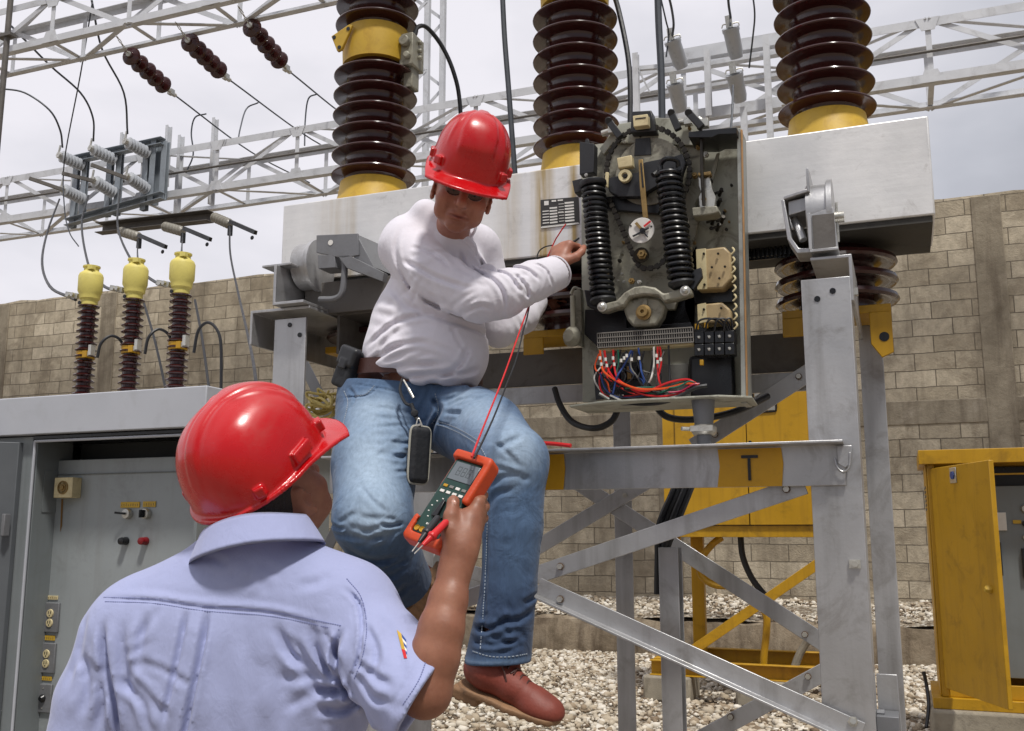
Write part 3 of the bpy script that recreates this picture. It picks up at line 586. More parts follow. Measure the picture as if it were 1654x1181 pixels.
for i in range(4):
    mb = MB(); mb.tube([S(a + (i - 1.5) * 9 * (1 if k < 3 else .4), b, d + .01 * (i % 2)) for k, (a, b, d) in enumerate(c1)], .011, 8); tag(obj('control_cable', mb, M_BLACK, org=S(1067, 960, 3.08)), ['leftmost black cable of the bundle entering the open steel duct', 'second black cable from the left in the bundle at the steel duct', 'third black cable from the left in the bundle at the steel duct', 'rightmost black cable of the bundle entering the open steel duct'][i], 'cable', 'black cables entering the duct')

# ------------------------------------------------------------------ long silver box with roller brackets
hb = thing('beam_housing', 'long silver painted box with rusty run-off stains, lying across the frame under the columns', 'housing', (-2.165, 3.1, 2.375))
mb = MB(); mb.box((-2.165, 3.10, 2.385), (.14, 3.47, 2.697)); obj('shell', mb, M_BOX, hb, bevel=.005)
mb = MB(); mb.box((-2.155, 3.108, 2.365), (.132, 3.462, 2.3835)); obj('underside', mb, paint('underside_shade', rgb(62, 60, 56), .7, 0, .2, 6, .1, rgb(36, 34, 30), .5), hb)  # shade under the box is painted into this plate's dark colour
mb = MB(); a = S(1200, 440, 3.25)
for i in range(14): mb.box((a[0] + i * .014, 3.2, 2.335), (a[0] + i * .014 + .006, 3.22, 2.363))
mb.box((a[0] - .005, 3.221, 2.33), (a[0] + .2, 3.226, 2.364)); obj('louvre', mb, M_BLK2, hb)
pl = [S(*q, 3.097) for q in ((873, 323), (934, 318), (936, 362), (874, 369))]
mb = MB(); mb.prism(pl, (0, .002, 0)); plate = obj('nameplate', mb, paint('etched_plate', rgb(64, 62, 60), .4, .3, .15, 40, .05), hb)
def uvp(a, b, D=3.0955):
    t_ = pl[0] + (pl[1] - pl[0]) * a; u_ = pl[3] + (pl[2] - pl[3]) * a; r = t_ + (u_ - t_) * b; r[1] = D; return r
mb = MB()
for cx0, cx1, y0, n, h in ((.05, .22, .40, 5, .035), (.24, .44, .30, 6, .055), (.48, .62, .2, 7, .02), (.64, .88, .16, 7, .062), (.1, .22, .06, 1, .15), (.3, .42, .05, 1, .06), (.46, .6, .05, 2, .05), (.02, .98, .94, 1, .03)):
    for i in range(n):
        y = y0 + i * (.92 - y0) / max(n, 1) if n > 1 else y0
        mb.add([uvp(cx0, y), uvp(cx1, y), uvp(cx1, y + h), uvp(cx0, y + h)], [(0, 1, 2, 3)])
mb.add([uvp(.0, .96), uvp(1, .96), uvp(1, 1), uvp(0, 1)], [(0, 1, 2, 3)])
obj('plate_cells', mb, M_WHITE, plate, smooth=False)
def wheel(name, c, r, w, parent):
    mb = MB(); mb.lathe([(.02, 0), (r * .45, .0), (r * .5, .012), (r * .86, .012), (r * .9, 0), (r, 0), (r, w * .75), (r * 1.12, w * .8), (r * 1.12, w), (r * .8, w), (.02, w)], c, (1, 0, 0), 32); return obj(name, mb, M_STEEL, parent)
# right roller
w = wheel('roller', (-.212, 2.955, 2.365), .100, .072, hb)
mb = MB(); mb.cyl((-.14, 2.96, 2.365), (-.112, 2.96, 2.365), .017, n=12); mb.cyl((-.132, 2.96, 2.41), (-.132, 2.96, 2.29), .004, n=6); obj('axle', mb, M_ZINC, w)
mb = MB(); mb.prism([(-.198, 2.86, 2.492), (-.198, 3.098, 2.492), (-.198, 3.098, 2.42), (-.198, 2.86, 2.42)], (-.008, 0, 0))
mb.prism([(-.205, 2.86, 2.43), (-.272, 2.86, 2.415), (-.272, 2.86, 2.405), (-.205, 2.86, 2.42)], (0, .238, 0))
mb.prism([(-.262, 2.88, 2.404), (-.206, 2.88, 2.412), (-.206, 2.88, 2.372), (-.262, 2.88, 2.362)], (0, .16, 0))
mb.prism([(-.28, 2.86, 2.405), (-.27, 2.86, 2.405), (-.256, 2.86, 2.29), (-.236, 2.86, 2.255), (-.18, 2.86, 2.25), (-.18, 2.86, 2.238), (-.242, 2.86, 2.24), (-.267, 2.86, 2.285)], (0, .1, 0))
mb.prism([(-.205, 2.94, 2.47), (-.23, 2.94, 2.432), (-.205, 2.94, 2.432)], (0, .01, 0)); mb.tube([(-.25, 2.92, 2.36), (-.235, 2.9, 2.32), (-.225, 2.89, 2.285)], .012, 8)
obj('bracket', mb, M_STEEL, hb, bevel=.002)
mb = MB(); mb.prism([(-.200, 2.845, 2.345), (-.136, 2.845, 2.362), (-.128, 2.845, 2.245), (-.196, 2.845, 2.238)], (0, .006, 0)); mb.box((-.204, 2.825, 2.230), (-.127, 2.95, 2.238)); mb.box((-.206, 2.825, 2.238), (-.197, 2.85, 2.345)); obj('wheel_guard', mb, M_STEEL, hb, bevel=.001)
mb = MB(); mb.box((-.194, 2.842, 2.243), (-.134, 2.8445, 2.342)); obj('cutout_shade', mb, M_DSTEEL, hb)  # thin dark sheet painted for the shaded cutout of the guard
# left roller
w = wheel('roller', (-1.985, 2.98, 2.40), .085, .075, hb)
mb = MB(); q = [S(*p_, 2.90) for p_ in ((511, 380), (578, 377), (580, 412), (553, 417), (511, 408))]; mb.prism(q, (0, .008, 0))
q = [S(*p_, 2.905) for p_ in ((556, 380), (576, 378), (604, 432), (575, 425))]; mb.prism(q, (.02, .19, 0))
q = [S(*p_, 2.90) for p_ in ((545, 413), (563, 412), (620, 440), (618, 455), (560, 433))]; mb.prism(q, (0, .03, 0))
mb.tube([S(557, 420, 2.92), S(556, 450, 2.92), S(552, 474, 2.92), S(540, 483, 2.92), S(516, 484, 2.92)], .012, 8, 4)
q = [S(*p_, 2.90) for p_ in ((513, 412), (540, 412), (542, 432), (514, 434))]; mb.prism(q, (0, .08, 0)); obj('bracket', mb, M_STEEL2, hb, bevel=.0015)
mb = MB(); q = S(534, 392, 2.899); mb.lathe([(.0, 0), (.010, .0), (.010, .001), (0, .001)], q, (0, -1, 0), 14); obj('bolt_hole', mb, M_WHITE, hb)

# ------------------------------------------------------------------ three porcelain columns
def column(s, z0, n1, band, n2, R, label, pitch=.0845, tab=False):
    T = thing('porcelain_column', label, 'insulator', (s, 3.285, z0), 'brown porcelain columns standing on the long box')
    mb = MB(); mb.lathe([(R * .95, 0), (R * .95, .008), (R * .84, .04), (R * .78, .105), (R * .66, .115)], (s, 3.285, z0), n=40); obj('base_flange', mb, M_YELP, T)
    core = R * .665
    def stack(z, n, nm):
        pr = [(core, z)]
        for i in range(n):
            c = z + i * pitch + pitch * .42
            pr += [(core, c - .024), (core * 1.04, c - .016), (core * 1.14, c - .011), (R * .93, c - .010), (R * .985, c - .009), (R, c - .005), (R * .99, c - .001), (R * .94, c + .003), (core * 1.2, c + .015), (core * 1.05, c + .022), (core, c + .030)]
        pr += [(core, z + n * pitch)]; mb = MB(); mb.lathe(pr, (s, 3.285, 0), n=48); obj(nm, mb, M_PORC, T)
    stack(z0 + .105, n1, 'porcelain_body'); zt = z0 + .105 + n1 * pitch
    mb = MB(); mb.lathe([(R * .62, zt - .01), (R * .80, zt - .008), (R * .82, zt + band * .5), (R * .80, zt + band), (R * .62, zt + band + .004)], (s, 3.285, 0), n=40); b = obj('yellow_band', mb, M_YELP, T)
    if tab:
        q = np.array([s - .06, 3.285 - R * .83, zt + band * .45]); mb = MB(); mb.prism([q + [-.06, 0, .02], q + [.02, 0, .055], q + [.035, 0, .05], q + [-.01, -.0, -.045], q + [-.03, 0, -.05]], (0, -.014, 0)); tb = obj('lug', mb, M_YELP, b, bevel=.003)
        mb = MB()
        for o in ((-.045, .012), (.018, .036), (-.02, -.035)): mb.cyl(q + [o[0], -.0145, o[1]], q + [o[0], -.0165, o[1]], .008, n=12)
        obj('bolt_hole', mb, M_BLK2, b)
    stack(zt + band, n2, 'porcelain_body')
    return T, zt, b
T1, zt1, b1 = column(-1.876, 2.697, 6, .135, 6, .167, 'left brown porcelain column with a yellow band and lug, left of the red helmet', .0835, True)
T2, zt2, b2 = column(-1.035, 2.697, 7, .13, 3, .158, 'middle brown porcelain column directly behind the open mechanism', .0835)
T3, zt3, b3 = column(-.160, 2.697, 12, .13, 2, .158, 'right brown porcelain column at the bright end of the box', .0835)
# terminal on the left column's band
mb = MB(); q = S(665, 85, 3.30); mb.box(q + [-.03, -.05, -.075], q + [.03, .05, .06]); mb.cyl(q + [.0, -.05, .02], q + [0, -.075, .02], .022, n=12); mb.cyl(q + [.01, -.05, -.04], q + [.01, -.07, -.04], .014, n=10); mb.box(q + [-.02, -.03, -.16], q + [.02, .03, -.075])
for dz in (-.03, .0, .035): mb.cyl(q + [.03, 0, dz], q + [.045, 0, dz], .01, n=6)
obj('terminal_block', mb, M_CAST, b1, bevel=.004)
g = 'thick leads around the box'
wire([(668, 60, 3.3), (675, 44, 3.32), (690, 45, 3.36), (714, 75, 3.42), (733, 118, 3.46), (743, 170, 3.5), (748, 290, 3.55)], .009, 'thick black lead arching from the left column terminal down behind the red helmet', M_BLACK, group=g, cat='cable', name='cable')
wire([(811, -20, 3.35), (815, 60, 3.35), (822, 150, 3.35), (832, 285, 3.35)], .011, 'straight grey lead dropping onto the box between the left and middle porcelain columns', M_WIRE, group=g, cat='cable', name='cable')
wire([(988, -20, 3.3), (1000, 20, 3.3), (1014, 90, 3.28), (1018, 150, 3.26), (1017, 230, 3.24)], .0095, 'black lead curving down just right of the middle porcelain column', M_BLACK, group=g, cat='cable', name='cable')
wire([(1062, -20, 3.3), (1064, 40, 3.3), (1068, 120, 3.3), (1070, 235, 3.3)], .013, 'straight grey pipe like lead dropping behind the top of the mechanism', M_WIRE, group=g, cat='cable', name='cable')
# lower insulators between box and rear beam
for i, (s, lab) in enumerate(((-.165, 'right lower insulator with three wide brown sheds below the bright end of the box'), (-1.06, 'middle lower insulator half hidden behind the mechanism and the white sleeve'), (-1.88, 'left lower insulator in the shade behind the white shirt'))):
    T = thing('lower_insulator', lab, 'insulator', (s, 3.35, 2.12), 'lower insulators under the long box')
    R = .195; z = 2.175; pr = [(R * .62, z - .02)]
    for k_ in range(3):
        c = z + .03 + k_ * .062; pr += [(R * .62, c - .022), (R * .8, c - .012), (R * .96, c - .02), (R, c - .012), (R * .98, c), (R * .7, c + .018), (R * .62, c + .03)]
    pr += [(R * .6, 2.364)]
    mb = MB(); mb.lathe(pr, (s, 3.35, 0), n=48); obj('porcelain_body', mb, M_PORC, T)
    mb = MB(); mb.box((s - .165, 3.24, 2.13), (s + .165, 3.44, 2.156)); (mb.box((s - .165, 3.235, 2.07), (s - .09, 3.245, 2.13)) if i < 2 else 0); (mb.prism([(s + .10, 3.235, 2.13), (s + .165, 3.235, 2.13), (s + .165, 3.235, 2.0), (s + .13, 3.235, 1.985), (s + .10, 3.235, 2.03)], (0, .012, 0)) if i == 0 else 0); bb = obj('mounting_plate', mb, M_YEL, T, bevel=.002)
    if i: continue
    mb = MB(); mb.cyl((s + .14, 3.2345, 2.05), (s + .14, 3.2335, 2.05), .015, n=16); obj('bolt_hole', mb, M_BLK2, bb)

# ------------------------------------------------------------------ open spring mechanism
me_ = thing('operating_mechanism', 'open spring operating mechanism with two black coil springs, chain and coloured wires', 'mechanism', (-.62, 2.9, 1.80))
def mp_(name, mb, mat, par=None, bevel=.0012, **k): return obj(name, mb, mat, par or me_, bevel=bevel, **k)
def poly(px, D, t, name, mat, par=None, bevel=.0015):
    mb = MB(); mb.prism([S(u, v, D) for u, v in px], (0, t, 0)); return mp_(name, mb, mat, par, bevel)
def rod(px0, px1, D, r, name, mat, par=None, D1=None, n=12):
    mb = MB(); mb.cyl(S(*px0, D), S(*px1, D1 or D), r, n=n); return mp_(name, mb, mat, par, 0)
def knob(c, D, r, t, name, mat, par=None, hexa=True, inner=None):
    mb = MB(); q = S(*c, D); mb.lathe([(0, 0), (r, 0), (r, t * .5), (r * .7, t * .5), (r * .65, t), (r * .28, t), (r * .28, t * .8), (0, t * .8)], q, (0, -1, 0), 6 if hexa else 20); return mp_(name, mb, mat, par, 0)
M_CHAIN = paint('oily_chain', rgb(50, 46, 40), .4, .5, .2, 20, .1)
poly([(938, 236), (1118, 214), (1196, 207), (1200, 648), (941, 650)], 3.045, .012, 'back_panel', M_PANEL)
poly([(1190, 208), (1197, 207), (1207, 651), (1197, 652)], 2.94, .105, 'side_panel', paint('worn_grey_side', rgb(158, 160, 154), .42, .35, .14, 8, .12, rgb(96, 84, 66), .55))
poly([(1196, 209), (1199, 209), (1208, 648), (1205, 650)], 2.937, .01, 'edge_strip', paint('rusty_edge', rgb(168, 128, 84), .6, .1, .2, 20, .1))
poly([(1112, 213), (1190, 205), (1190, 216), (1160, 217), (1150, 222), (1112, 222)], 2.9, .13, 'top_lip', M_BLK2)
a = S(905, 650, 2.80); b = S(1195, 640, 2.80); zt_ = 1.834
mb = MB(); mb.prism([(-.93, 3.05, zt_), (-.395, 3.05, zt_), (-.385, 2.86, zt_), (-.47, 2.80, zt_), (-.80, 2.80, zt_), (-.935, 2.87, zt_)], (0, 0, -.006)); mp_('tray', mb, M_PANEL)
poly([(960, 262), (985, 215), (1010, 200), (1100, 196), (1128, 208), (1136, 230), (1138, 300), (1122, 330), (1130, 350), (1112, 430), (1090, 500), (965, 500), (958, 400)], 3.0, .02, 'main_plate', M_CAST, bevel=.003)
poly([(1000, 200), (1060, 190), (1110, 192), (1130, 205), (1128, 235), (990, 230), (975, 250), (968, 240)], 2.985, .014, 'top_plate', M_PANEL, bevel=.002)
mb = MB(); q = S(1049, 277, 2.97); mb.lathe([(0, 0), (.112, 0), (.112, .012), (0, .012)], q + [0, -.002, .0], (0, 1, 0), 48); mp_('cam_wheel', mb, M_CAST, bevel=.002)
poly([(1026, 224), (1050, 222), (1052, 250), (1024, 252)], 2.965, .004, 'dark_label', M_BLACK)
# chain
path = [];
for i in range(40):
    t = math.radians(200 - i * 232 / 39); path.append(S(1047 + 67 * math.cos(t), 277 - 72 * math.sin(t), 2.955))
path = path + [S(1100, 350, 2.95), S(1078, 410, 2.95), S(1062, 430, 2.95), S(1035, 432, 2.95), S(1020, 405, 2.95), S(1003, 365, 2.95), S(994, 345, 2.95), S(984, 320, 2.955)]
pts_ = smooth_path(path, 3); mb = MB(); acc = 0; last = pts_[0]; k_ = 0
for a, b in zip(pts_[:-1], pts_[1:]):
    seg = np.linalg.norm(b - a)
    while acc < seg:
        p_ = a + (b - a) * (acc / seg); d = unit(b - a); w_ = .0055 if k_ % 2 else .0035
        mb.bar(p_ - d * .0065, p_ + d * .0065, .016 if k_ % 2 else .009, w_ * 2, up=(0, 1, 0)); acc += .011; k_ += 1
    acc -= seg
mp_('chain', mb, M_CHAIN, bevel=0)
# black rocker arm with pulley and lever
poly([(978, 288), (1030, 278), (1040, 262), (1085, 253), (1102, 248), (1108, 262), (1100, 285), (1062, 300), (1045, 310), (1040, 318), (1000, 318), (984, 310)], 2.935, .028, 'rocker_arm', M_BLACK, bevel=.003)
poly([(976, 318), (1062, 310), (1075, 330), (1062, 345), (980, 338)], 2.975, .02, 'rocker_web', M_BLK2)
poly([(996, 255), (1020, 250), (1022, 268), (998, 272)], 2.915, .03, 'cream_stop', M_CREAM, bevel=.003)
mb = MB(); q = S(1010, 285, 2.925); mb.lathe([(0, .004), (.010, .004), (.0105, .009), (.020, .010), (.0215, .004), (.0215, -.004), (0, -.004)], q, (0, -1, 0), 28); pu = mp_('washer', mb, M_CREAM, bevel=0)
knob((1010, 285), 2.918, .009, .006, 'pin_head', M_CHAIN, pu)
poly([(1031, 258), (1038, 257), (1046, 345), (1047, 352), (1038, 352), (1033, 300)], 2.905, .006, 'slotted_lever', M_BRASS)
poly([(1034, 263), (1036, 263), (1040, 303), (1037, 303)], 2.9035, .001, 'lever_slot', M_BLK2)
poly([(978, 278), (983, 278), (982, 303), (976, 300)], 2.93, .01, 'cream_tab', M_CREAM)
# indicator disc
mb = MB(); q = S(1036, 372, 2.905); mb.lathe([(0, 0), (.041, 0), (.041, .004), (0, .004)], q, (0, 1, 0), 40); ds = mp_('indicator_disc', mb, M_WHITE)
mb = MB(); mb.lathe([(0, 0), (.010, 0), (.008, .008), (0, .008)], S(1038, 373, 2.904), (0, -1, 0), 12)
mb.bar(S(1038, 374, 2.899), S(1048, 368, 2.899), .006, .004); mb.bar(S(1038, 374, 2.899), S(1022, 382, 2.899), .006, .004); mb.bar(S(1038, 374, 2.899), S(1046, 383, 2.899), .006, .004); mp_('pointer', mb, M_BLK2, ds, 0)
mb = MB(); mb.bar(S(1040, 366, 2.9), S(1051, 357, 2.9), .002, .006); mp_('red_mark', mb, M_RED, ds, 0)
mb = MB(); mb.bar(S(1027, 360, 2.9), S(1038, 372, 2.9), .003, .009); mp_('hand', mb, M_BRASS, ds, 0)
mb = MB()
for c in ((1019, 365), (1052, 366)): mb.cyl(S(*c, 2.9045), S(*c, 2.903), .003, n=8)
mp_('screw', mb, M_BLK2, ds, 0)
# springs
def spring(a, b, R, turns, r, lab):
    p_, q_ = S(*a), S(*b); d = unit(q_ - p_); x, y = frame(d); n = int(turns * 20)
    pts = [p_ + (q_ - p_) * (i / n) + (x * math.cos(2 * math.pi * i / 20) + y * math.sin(2 * math.pi * i / 20)) * R for i in range(n + 1)]
    mb = MB(); mb.tube(pts, r, 8, 0); sp_ = mp_('coil_spring', mb, M_BLK2, bevel=0, label=lab)
    mb = MB(); mb.cyl(p_ - d * .005, q_ + d * .005, R * .55, n=14); mp_('guide_rod', mb, M_BLACK, sp_, 0)
    return p_, q_, d, sp_
p_, q_, d, sp_ = spring((958, 302, 2.905), (974, 482, 2.905), .0335, 21.5, .0066, 'left coil spring under a flat cap')
mb = MB(); mb.lathe([(0, 0), (.040, 0), (.044, .006), (.044, .016), (.03, .022), (0, .022)], p_ - d * .0, -d, 24); mb.prism([S(924, 292, 2.9), S(940, 288, 2.9), S(940, 308, 2.9), S(928, 312, 2.9)], (0, .05, 0)); mp_('spring_cap', mb, M_BLACK, sp_)
mb = MB(); mb.lathe([(0, 0), (.04, 0), (.042, .008), (.03, .02), (0, .02)], q_, d, 24); mp_('spring_seat', mb, M_BLACK, sp_)
p_, q_, d, sp_ = spring((1079, 276, 2.895), (1101, 455, 2.895), .036, 19.5, .0068, 'right coil spring under a curled hook')
mb = MB(); mb.tube([p_ + [-.02, -.01, .0], p_ + [-.02, -.01, .02], p_ + [.0, -.02, .032], p_ + [.028, 0, .03], p_ + [.03, .01, .01]], .008, 8); mb.tube([p_ + [-.035, 0, 0], p_ + [-.045, -.01, -.012]], .009, 8, 0); mp_('hook', mb, M_BLK2, sp_, 0)
mb = MB(); mb.lathe([(0, 0), (.04, 0), (.042, .008), (.03, .02), (0, .02)], q_, d, 24); mb.prism([S(1118, 437, 2.89), S(1132, 432, 2.89), (S(1134, 447, 2.89)), S(1120, 468, 2.89), S(1112, 462, 2.89)], (0, .02, 0)); mp_('spring_seat', mb, M_BLACK, sp_)
poly([(936, 229), (960, 232), (959, 278), (936, 282)], 2.93, .04, 'latch_bracket', M_BLACK)
poly([(946, 224), (950, 224), (952, 232), (944, 232)], 2.94, .01, 'latch_tip', M_BLACK); knob((947, 283), 2.925, .006, .006, 'bolt', M_ZINC)
# yoke casting and hub
poly([(943, 468), (965, 470), (972, 486), (968, 502), (948, 494)], 2.905, .04, 'left_foot', M_BLACK, bevel=.003)
poly([(966, 492), (996, 485), (1008, 472), (1024, 463), (1040, 461), (1058, 464), (1072, 474), (1098, 466), (1115, 464), (1118, 476), (1098, 482), (1072, 488), (1062, 478), (1040, 476), (1018, 480), (1008, 494), (978, 504), (966, 503)], 2.875, .04, 'yoke', M_CAST, bevel=.006)
poly([(1006, 498), (1014, 484), (1040, 478), (1066, 482), (1074, 494), (1070, 510), (1060, 526), (1022, 528), (1012, 516)], 2.90, .05, 'gear_housing', M_CAST, bevel=.008)
mb = MB(); mb.lathe([(0, 0), (.022, 0), (.024, .014), (.017, .016), (.016, .03), (.006, .03), (.006, .02), (0, .02)], S(1041, 506, 2.90), (0, -1, 0), 24); mp_('shaft', mb, M_BRASS, bevel=0)
poly([(1037, 484), (1045, 484), (1046, 500), (1036, 500)], 2.892, .01, 'key', M_CAST)
for c, r in (((973, 496), .0155), ((1107, 470), .0155)):
    mb = MB(); mb.lathe([(0, 0), (r, 0), (r, .004), (r * .68, .005), (r * .66, .012), (r * .3, .016), (0, .016)], S(*c, 2.873), (0, -1, 0), 18); mp_('bolt', mb, M_ZINC, bevel=0)
for c, D, r, m_ in (((1038, 412), 2.93, .016, M_BRASS), ((1021, 455), 2.94, .010, M_BRASS), ((1034, 457), 2.94, .007, M_ZINC), ((1128, 240), 2.98, .007, M_BRASS), ((1141, 251), 2.98, .009, M_ZINC), ((1008, 393), 2.99, .005, M_BRASS), ((1123, 285), 2.98, .010, M_BRASS), ((1148, 293), 2.99, .008, M_CHAIN), ((1170, 345), 3.03, .004, M_BLK2)):
    knob(c, D, r, .02, 'bolt', m_)
mb = MB(); mb.cyl(S(1036, 412, 2.99), S(1036, 412, 2.93), .024, n=20); mp_('sprocket', mb, M_CHAIN)
# right hand linkage
mb = MB(); mb.tube([S(1128, 206, 2.92), S(1133, 218, 2.92), S(1134, 280, 2.92), S(1137, 332, 2.92)], .0055, 8); mp_('trip_rod', mb, M_CHAIN, bevel=0)
poly([(1128, 286), (1136, 290), (1146, 284), (1150, 305), (1156, 318), (1154, 336), (1130, 338), (1128, 318), (1132, 310), (1128, 300)], 2.935, .02, 'clevis', M_ZINC, bevel=.002)
poly([(1127, 279), (1148, 277), (1148, 282), (1128, 284)], 2.92, .03, 'collar', M_BRASS); knob((1137, 322), 2.93, .008, .008, 'bolt', M_BRASS)
poly([(1117, 335), (1158, 332), (1161, 342), (1152, 346), (1118, 350)], 2.925, .06, 'bearing_block', M_CAST, bevel=.004)
poly([(1157, 248), (1162, 246), (1158, 270), (1152, 290), (1149, 300), (1150, 272)], 3.02, .01, 'pawl', M_CAST)
for c in ((1162, 316), (1160, 332), (1150, 362), (1165, 360), (1158, 372)):
    mb = MB(); q = S(*c, 3.02); mb.cyl(q, q + [.012, -.03, .01], .006, n=8); mb.bar(q + [-.014, -.02, 0], q + [.016, -.02, .008], .007, .007); mp_('spring_pin', mb, M_CHAIN, bevel=0)
# top hardware
for (a, b, D) in (((983, 195), (1002, 222), 2.93), ((1084, 182), (1096, 210), 2.93), ((1112, 182), (1134, 206), 2.9)):
    mb = MB(); mb.bar(S(*a, D), S(*b, D), .018, .022); mb.cyl(S(*a, D - .012) , S(*a, D + .012), .012, n=12); mp_('handle', mb, M_BLACK, bevel=.002)
for (a, b, D) in (((972, 216), (990, 210), 2.97), ((1092, 200), (1112, 196), 2.96), ((1128, 192), (1138, 200), 2.94)):
    mb = MB(); mb.cyl(S(*a, D), S(*b, D), .010, n=12); mb.box(S(*b, D) - .013, S(*b, D) + .013); mp_('linkage', mb, M_ZINC, bevel=.001)
poly([(1022, 187), (1046, 184), (1047, 202), (1023, 205)], 2.91, .03, 'counter', M_CREAM, bevel=.002)
poly([(1026, 191), (1043, 189), (1043, 191), (1026, 193)], 2.9085, .001, 'counter_slot', M_BLK2)
poly([(1020, 180), (1052, 178), (1060, 212), (1018, 214)], 2.945, .05, 'counter_housing', M_BLACK, bevel=.003)
# contactors
M_TAN = paint('tan_moulding', rgb(178, 156, 116), .5, 0, .1, 12, .1, rgb(120, 96, 66), .4)
poly([(1124, 404), (1170, 398), (1180, 408), (1182, 450), (1168, 466), (1126, 468)], 2.95, .07, 'contactor', M_TAN, bevel=.006)
poly([(1124, 403), (1140, 401), (1142, 467), (1126, 468)], 2.945, .008, 'contactor_cover', M_CREAM, bevel=.001)
poly([(1126, 492), (1140, 489), (1142, 520), (1127, 523)], 2.945, .008, 'contactor_cover', M_CREAM, bevel=.001)
poly([(1126, 492), (1166, 488), (1180, 500), (1182, 520), (1127, 523)], 2.95, .07, 'contactor', M_TAN, bevel=.006)
for c in ((1137, 410), (1138, 460), (1171, 431), (1150, 432), (1137, 500), (1160, 410), (1162, 450), (1165, 498)): knob(c, 2.944, .004, .006, 'screw', M_CHAIN)
poly([(1120, 470), (1184, 466), (1184, 488), (1122, 490)], 3.0, .03, 'gap_shadow', M_BLK2)  # black sheet stands for the shadow between the two contactors
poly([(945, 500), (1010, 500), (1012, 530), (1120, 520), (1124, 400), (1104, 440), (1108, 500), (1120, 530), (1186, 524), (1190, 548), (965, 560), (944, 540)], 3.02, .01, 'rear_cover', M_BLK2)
for i in range(9):
    mb = MB(); q = S(1183 + i * .6, 400 + i * 15, 2.9); mb.tube([q, q + [.006, -.006, -.012], q + [-.004, -.004, -.022]], .003, 6); mp_('lacing', mb, M_CREAM, bevel=0)
# terminal strip: grid of openings
q0, q1, q2 = S(965, 539, 2.90), S(1119, 529, 2.90), S(966, 562, 2.90); ex_ = (q1 - q0); ez = (q2 - q0)
M_TERM = paint('grey_terminal_block', rgb(126, 122, 116), .55, 0, .1, 30, .1)
mb = MB(); mb.prism([q0, q1, q1 + ez, q2], (0, .05, 0)); ts = mp_('terminal_strip', mb, paint('dark_terminal_base', rgb(30, 28, 28), .6, 0, .1, 30, .05))
mb = MB(); n = 42
for i in range(n + 1): a = q0 + ex_ * (i / n); mb.bar(a + [0, -.002, 0], a + ez + [0, -.002, 0], .0022, .004, up=(0, 1, 0))
for j in range(4): a = q0 + ez * (j / 3); mb.bar(a + [0, -.0035, 0], a + ex_ + [0, -.0035, 0], .003, .0034, up=(0, 1, 0))
mp_('terminal_grid', mb, M_TERM, ts, 0)
poly([(966, 563), (1120, 552), (1121, 557), (967, 568)], 2.91, .04, 'strip_rail', M_CREAM)
# relays
for j in range(2):
    for i in range(4):
        u0, v0 = 1121 + i * 16.5, 536 + j * 20 - i * .6
        r_ = poly([(u0, v0), (u0 + 15.5, v0 - .6), (u0 + 16, v0 + 18.4), (u0 + .4, v0 + 19)], 2.90, .05, 'relay_socket', M_BLK2, bevel=.002)
        mb = MB(); c = S(u0 + 8, v0 + 9, 2.8985); mb.lathe([(0, 0), (.005, 0), (.003, .003), (0, .003)], c, (0, -1, 0), 8); mb.bar(c + [-.004, 0, .004], c + [.003, 0, -.003], .002, .003); mp_('contact_screw', mb, M_ZINC, r_, 0)
for u, v in ((1125, 527), (1140, 525), (1133, 585)): poly([(u - 3, v - 4), (u + 3, v - 4), (u + 3, v + 5), (u - 3, v + 5)], 2.9, .01, 'yellow_ferrule', M_YEL)
for i in range(4):
    mb = MB(); mb.tube([S(1124 + i * 15, 534, 2.9), S(1130 + i * 14, 518, 2.885), S(1150 + i * 10, 515, 2.89), S(1168 + i * 5, 526, 2.9), S(1176 + i * 3, 545, 2.91)], .0032, 6); mp_('lead', mb, M_BLACK, bevel=0)
# small parts in the bottom tray
poly([(958, 590), (1035, 584), (1036, 640), (962, 646)], 3.0, .03, 'fuse_block', M_BLK2)
for i in range(7): poly([(962 + i * 10, 592), (969 + i * 10, 591), (970 + i * 10, 612), (963 + i * 10, 613)], 2.985, .015, 'fuse_carrier', [M_BLACK, M_GREY, M_BLACK, M_BLUE, M_BLACK, M_BRASS, M_BLACK][i])
poly([(1064, 590), (1112, 587), (1112, 630), (1066, 634)], 3.03, .01, 'relay_base', M_GREY)
poly([(1112, 575), (1185, 570), (1188, 640), (1150, 648), (1114, 640)], 3.0, .03, 'dark_cover', M_BLK2, bevel=.01)
# coloured wires
def cw(px, D, r, mat):
    mb = MB(); mb.tube([S(u, v, D + (.006 * math.sin(i * 2.1))) for i, (u, v) in enumerate(px)], r, 6); mp_('wire', mb, mat, bevel=0)
R_ = .0030
cw([(969, 566), (971, 585), (975, 600), (990, 612), (1000, 617), (1030, 628), (1070, 628), (1105, 620), (1128, 622)], 2.875, R_ * 1.15, M_ORANGE)
cw([(976, 566), (980, 590), (986, 604), (1000, 618), (1040, 632), (1080, 618), (1110, 613), (1128, 622)], 2.88, R_ * 1.15, M_RED)
cw([(990, 565), (992, 590), (995, 606), (1002, 616), (1035, 636), (1075, 640), (1110, 632), (1130, 626)], 2.885, R_, M_RED)
cw([(998, 565), (999, 588), (996, 608), (1010, 622), (1060, 636), (1100, 618), (1124, 618)], 2.89, R_, M_GREEN)
cw([(1003, 565), (1000, 580), (1000, 600), (994, 620), (985, 632)], 2.895, R_, M_BLACK)
cw([(1020, 566), (1008, 590), (998, 606), (994, 618), (990, 636)], 2.88, R_, M_BLUE)
cw([(1012, 566), (1002, 588), (994, 612), (985, 626)], 2.885, R_, M_BLACK)
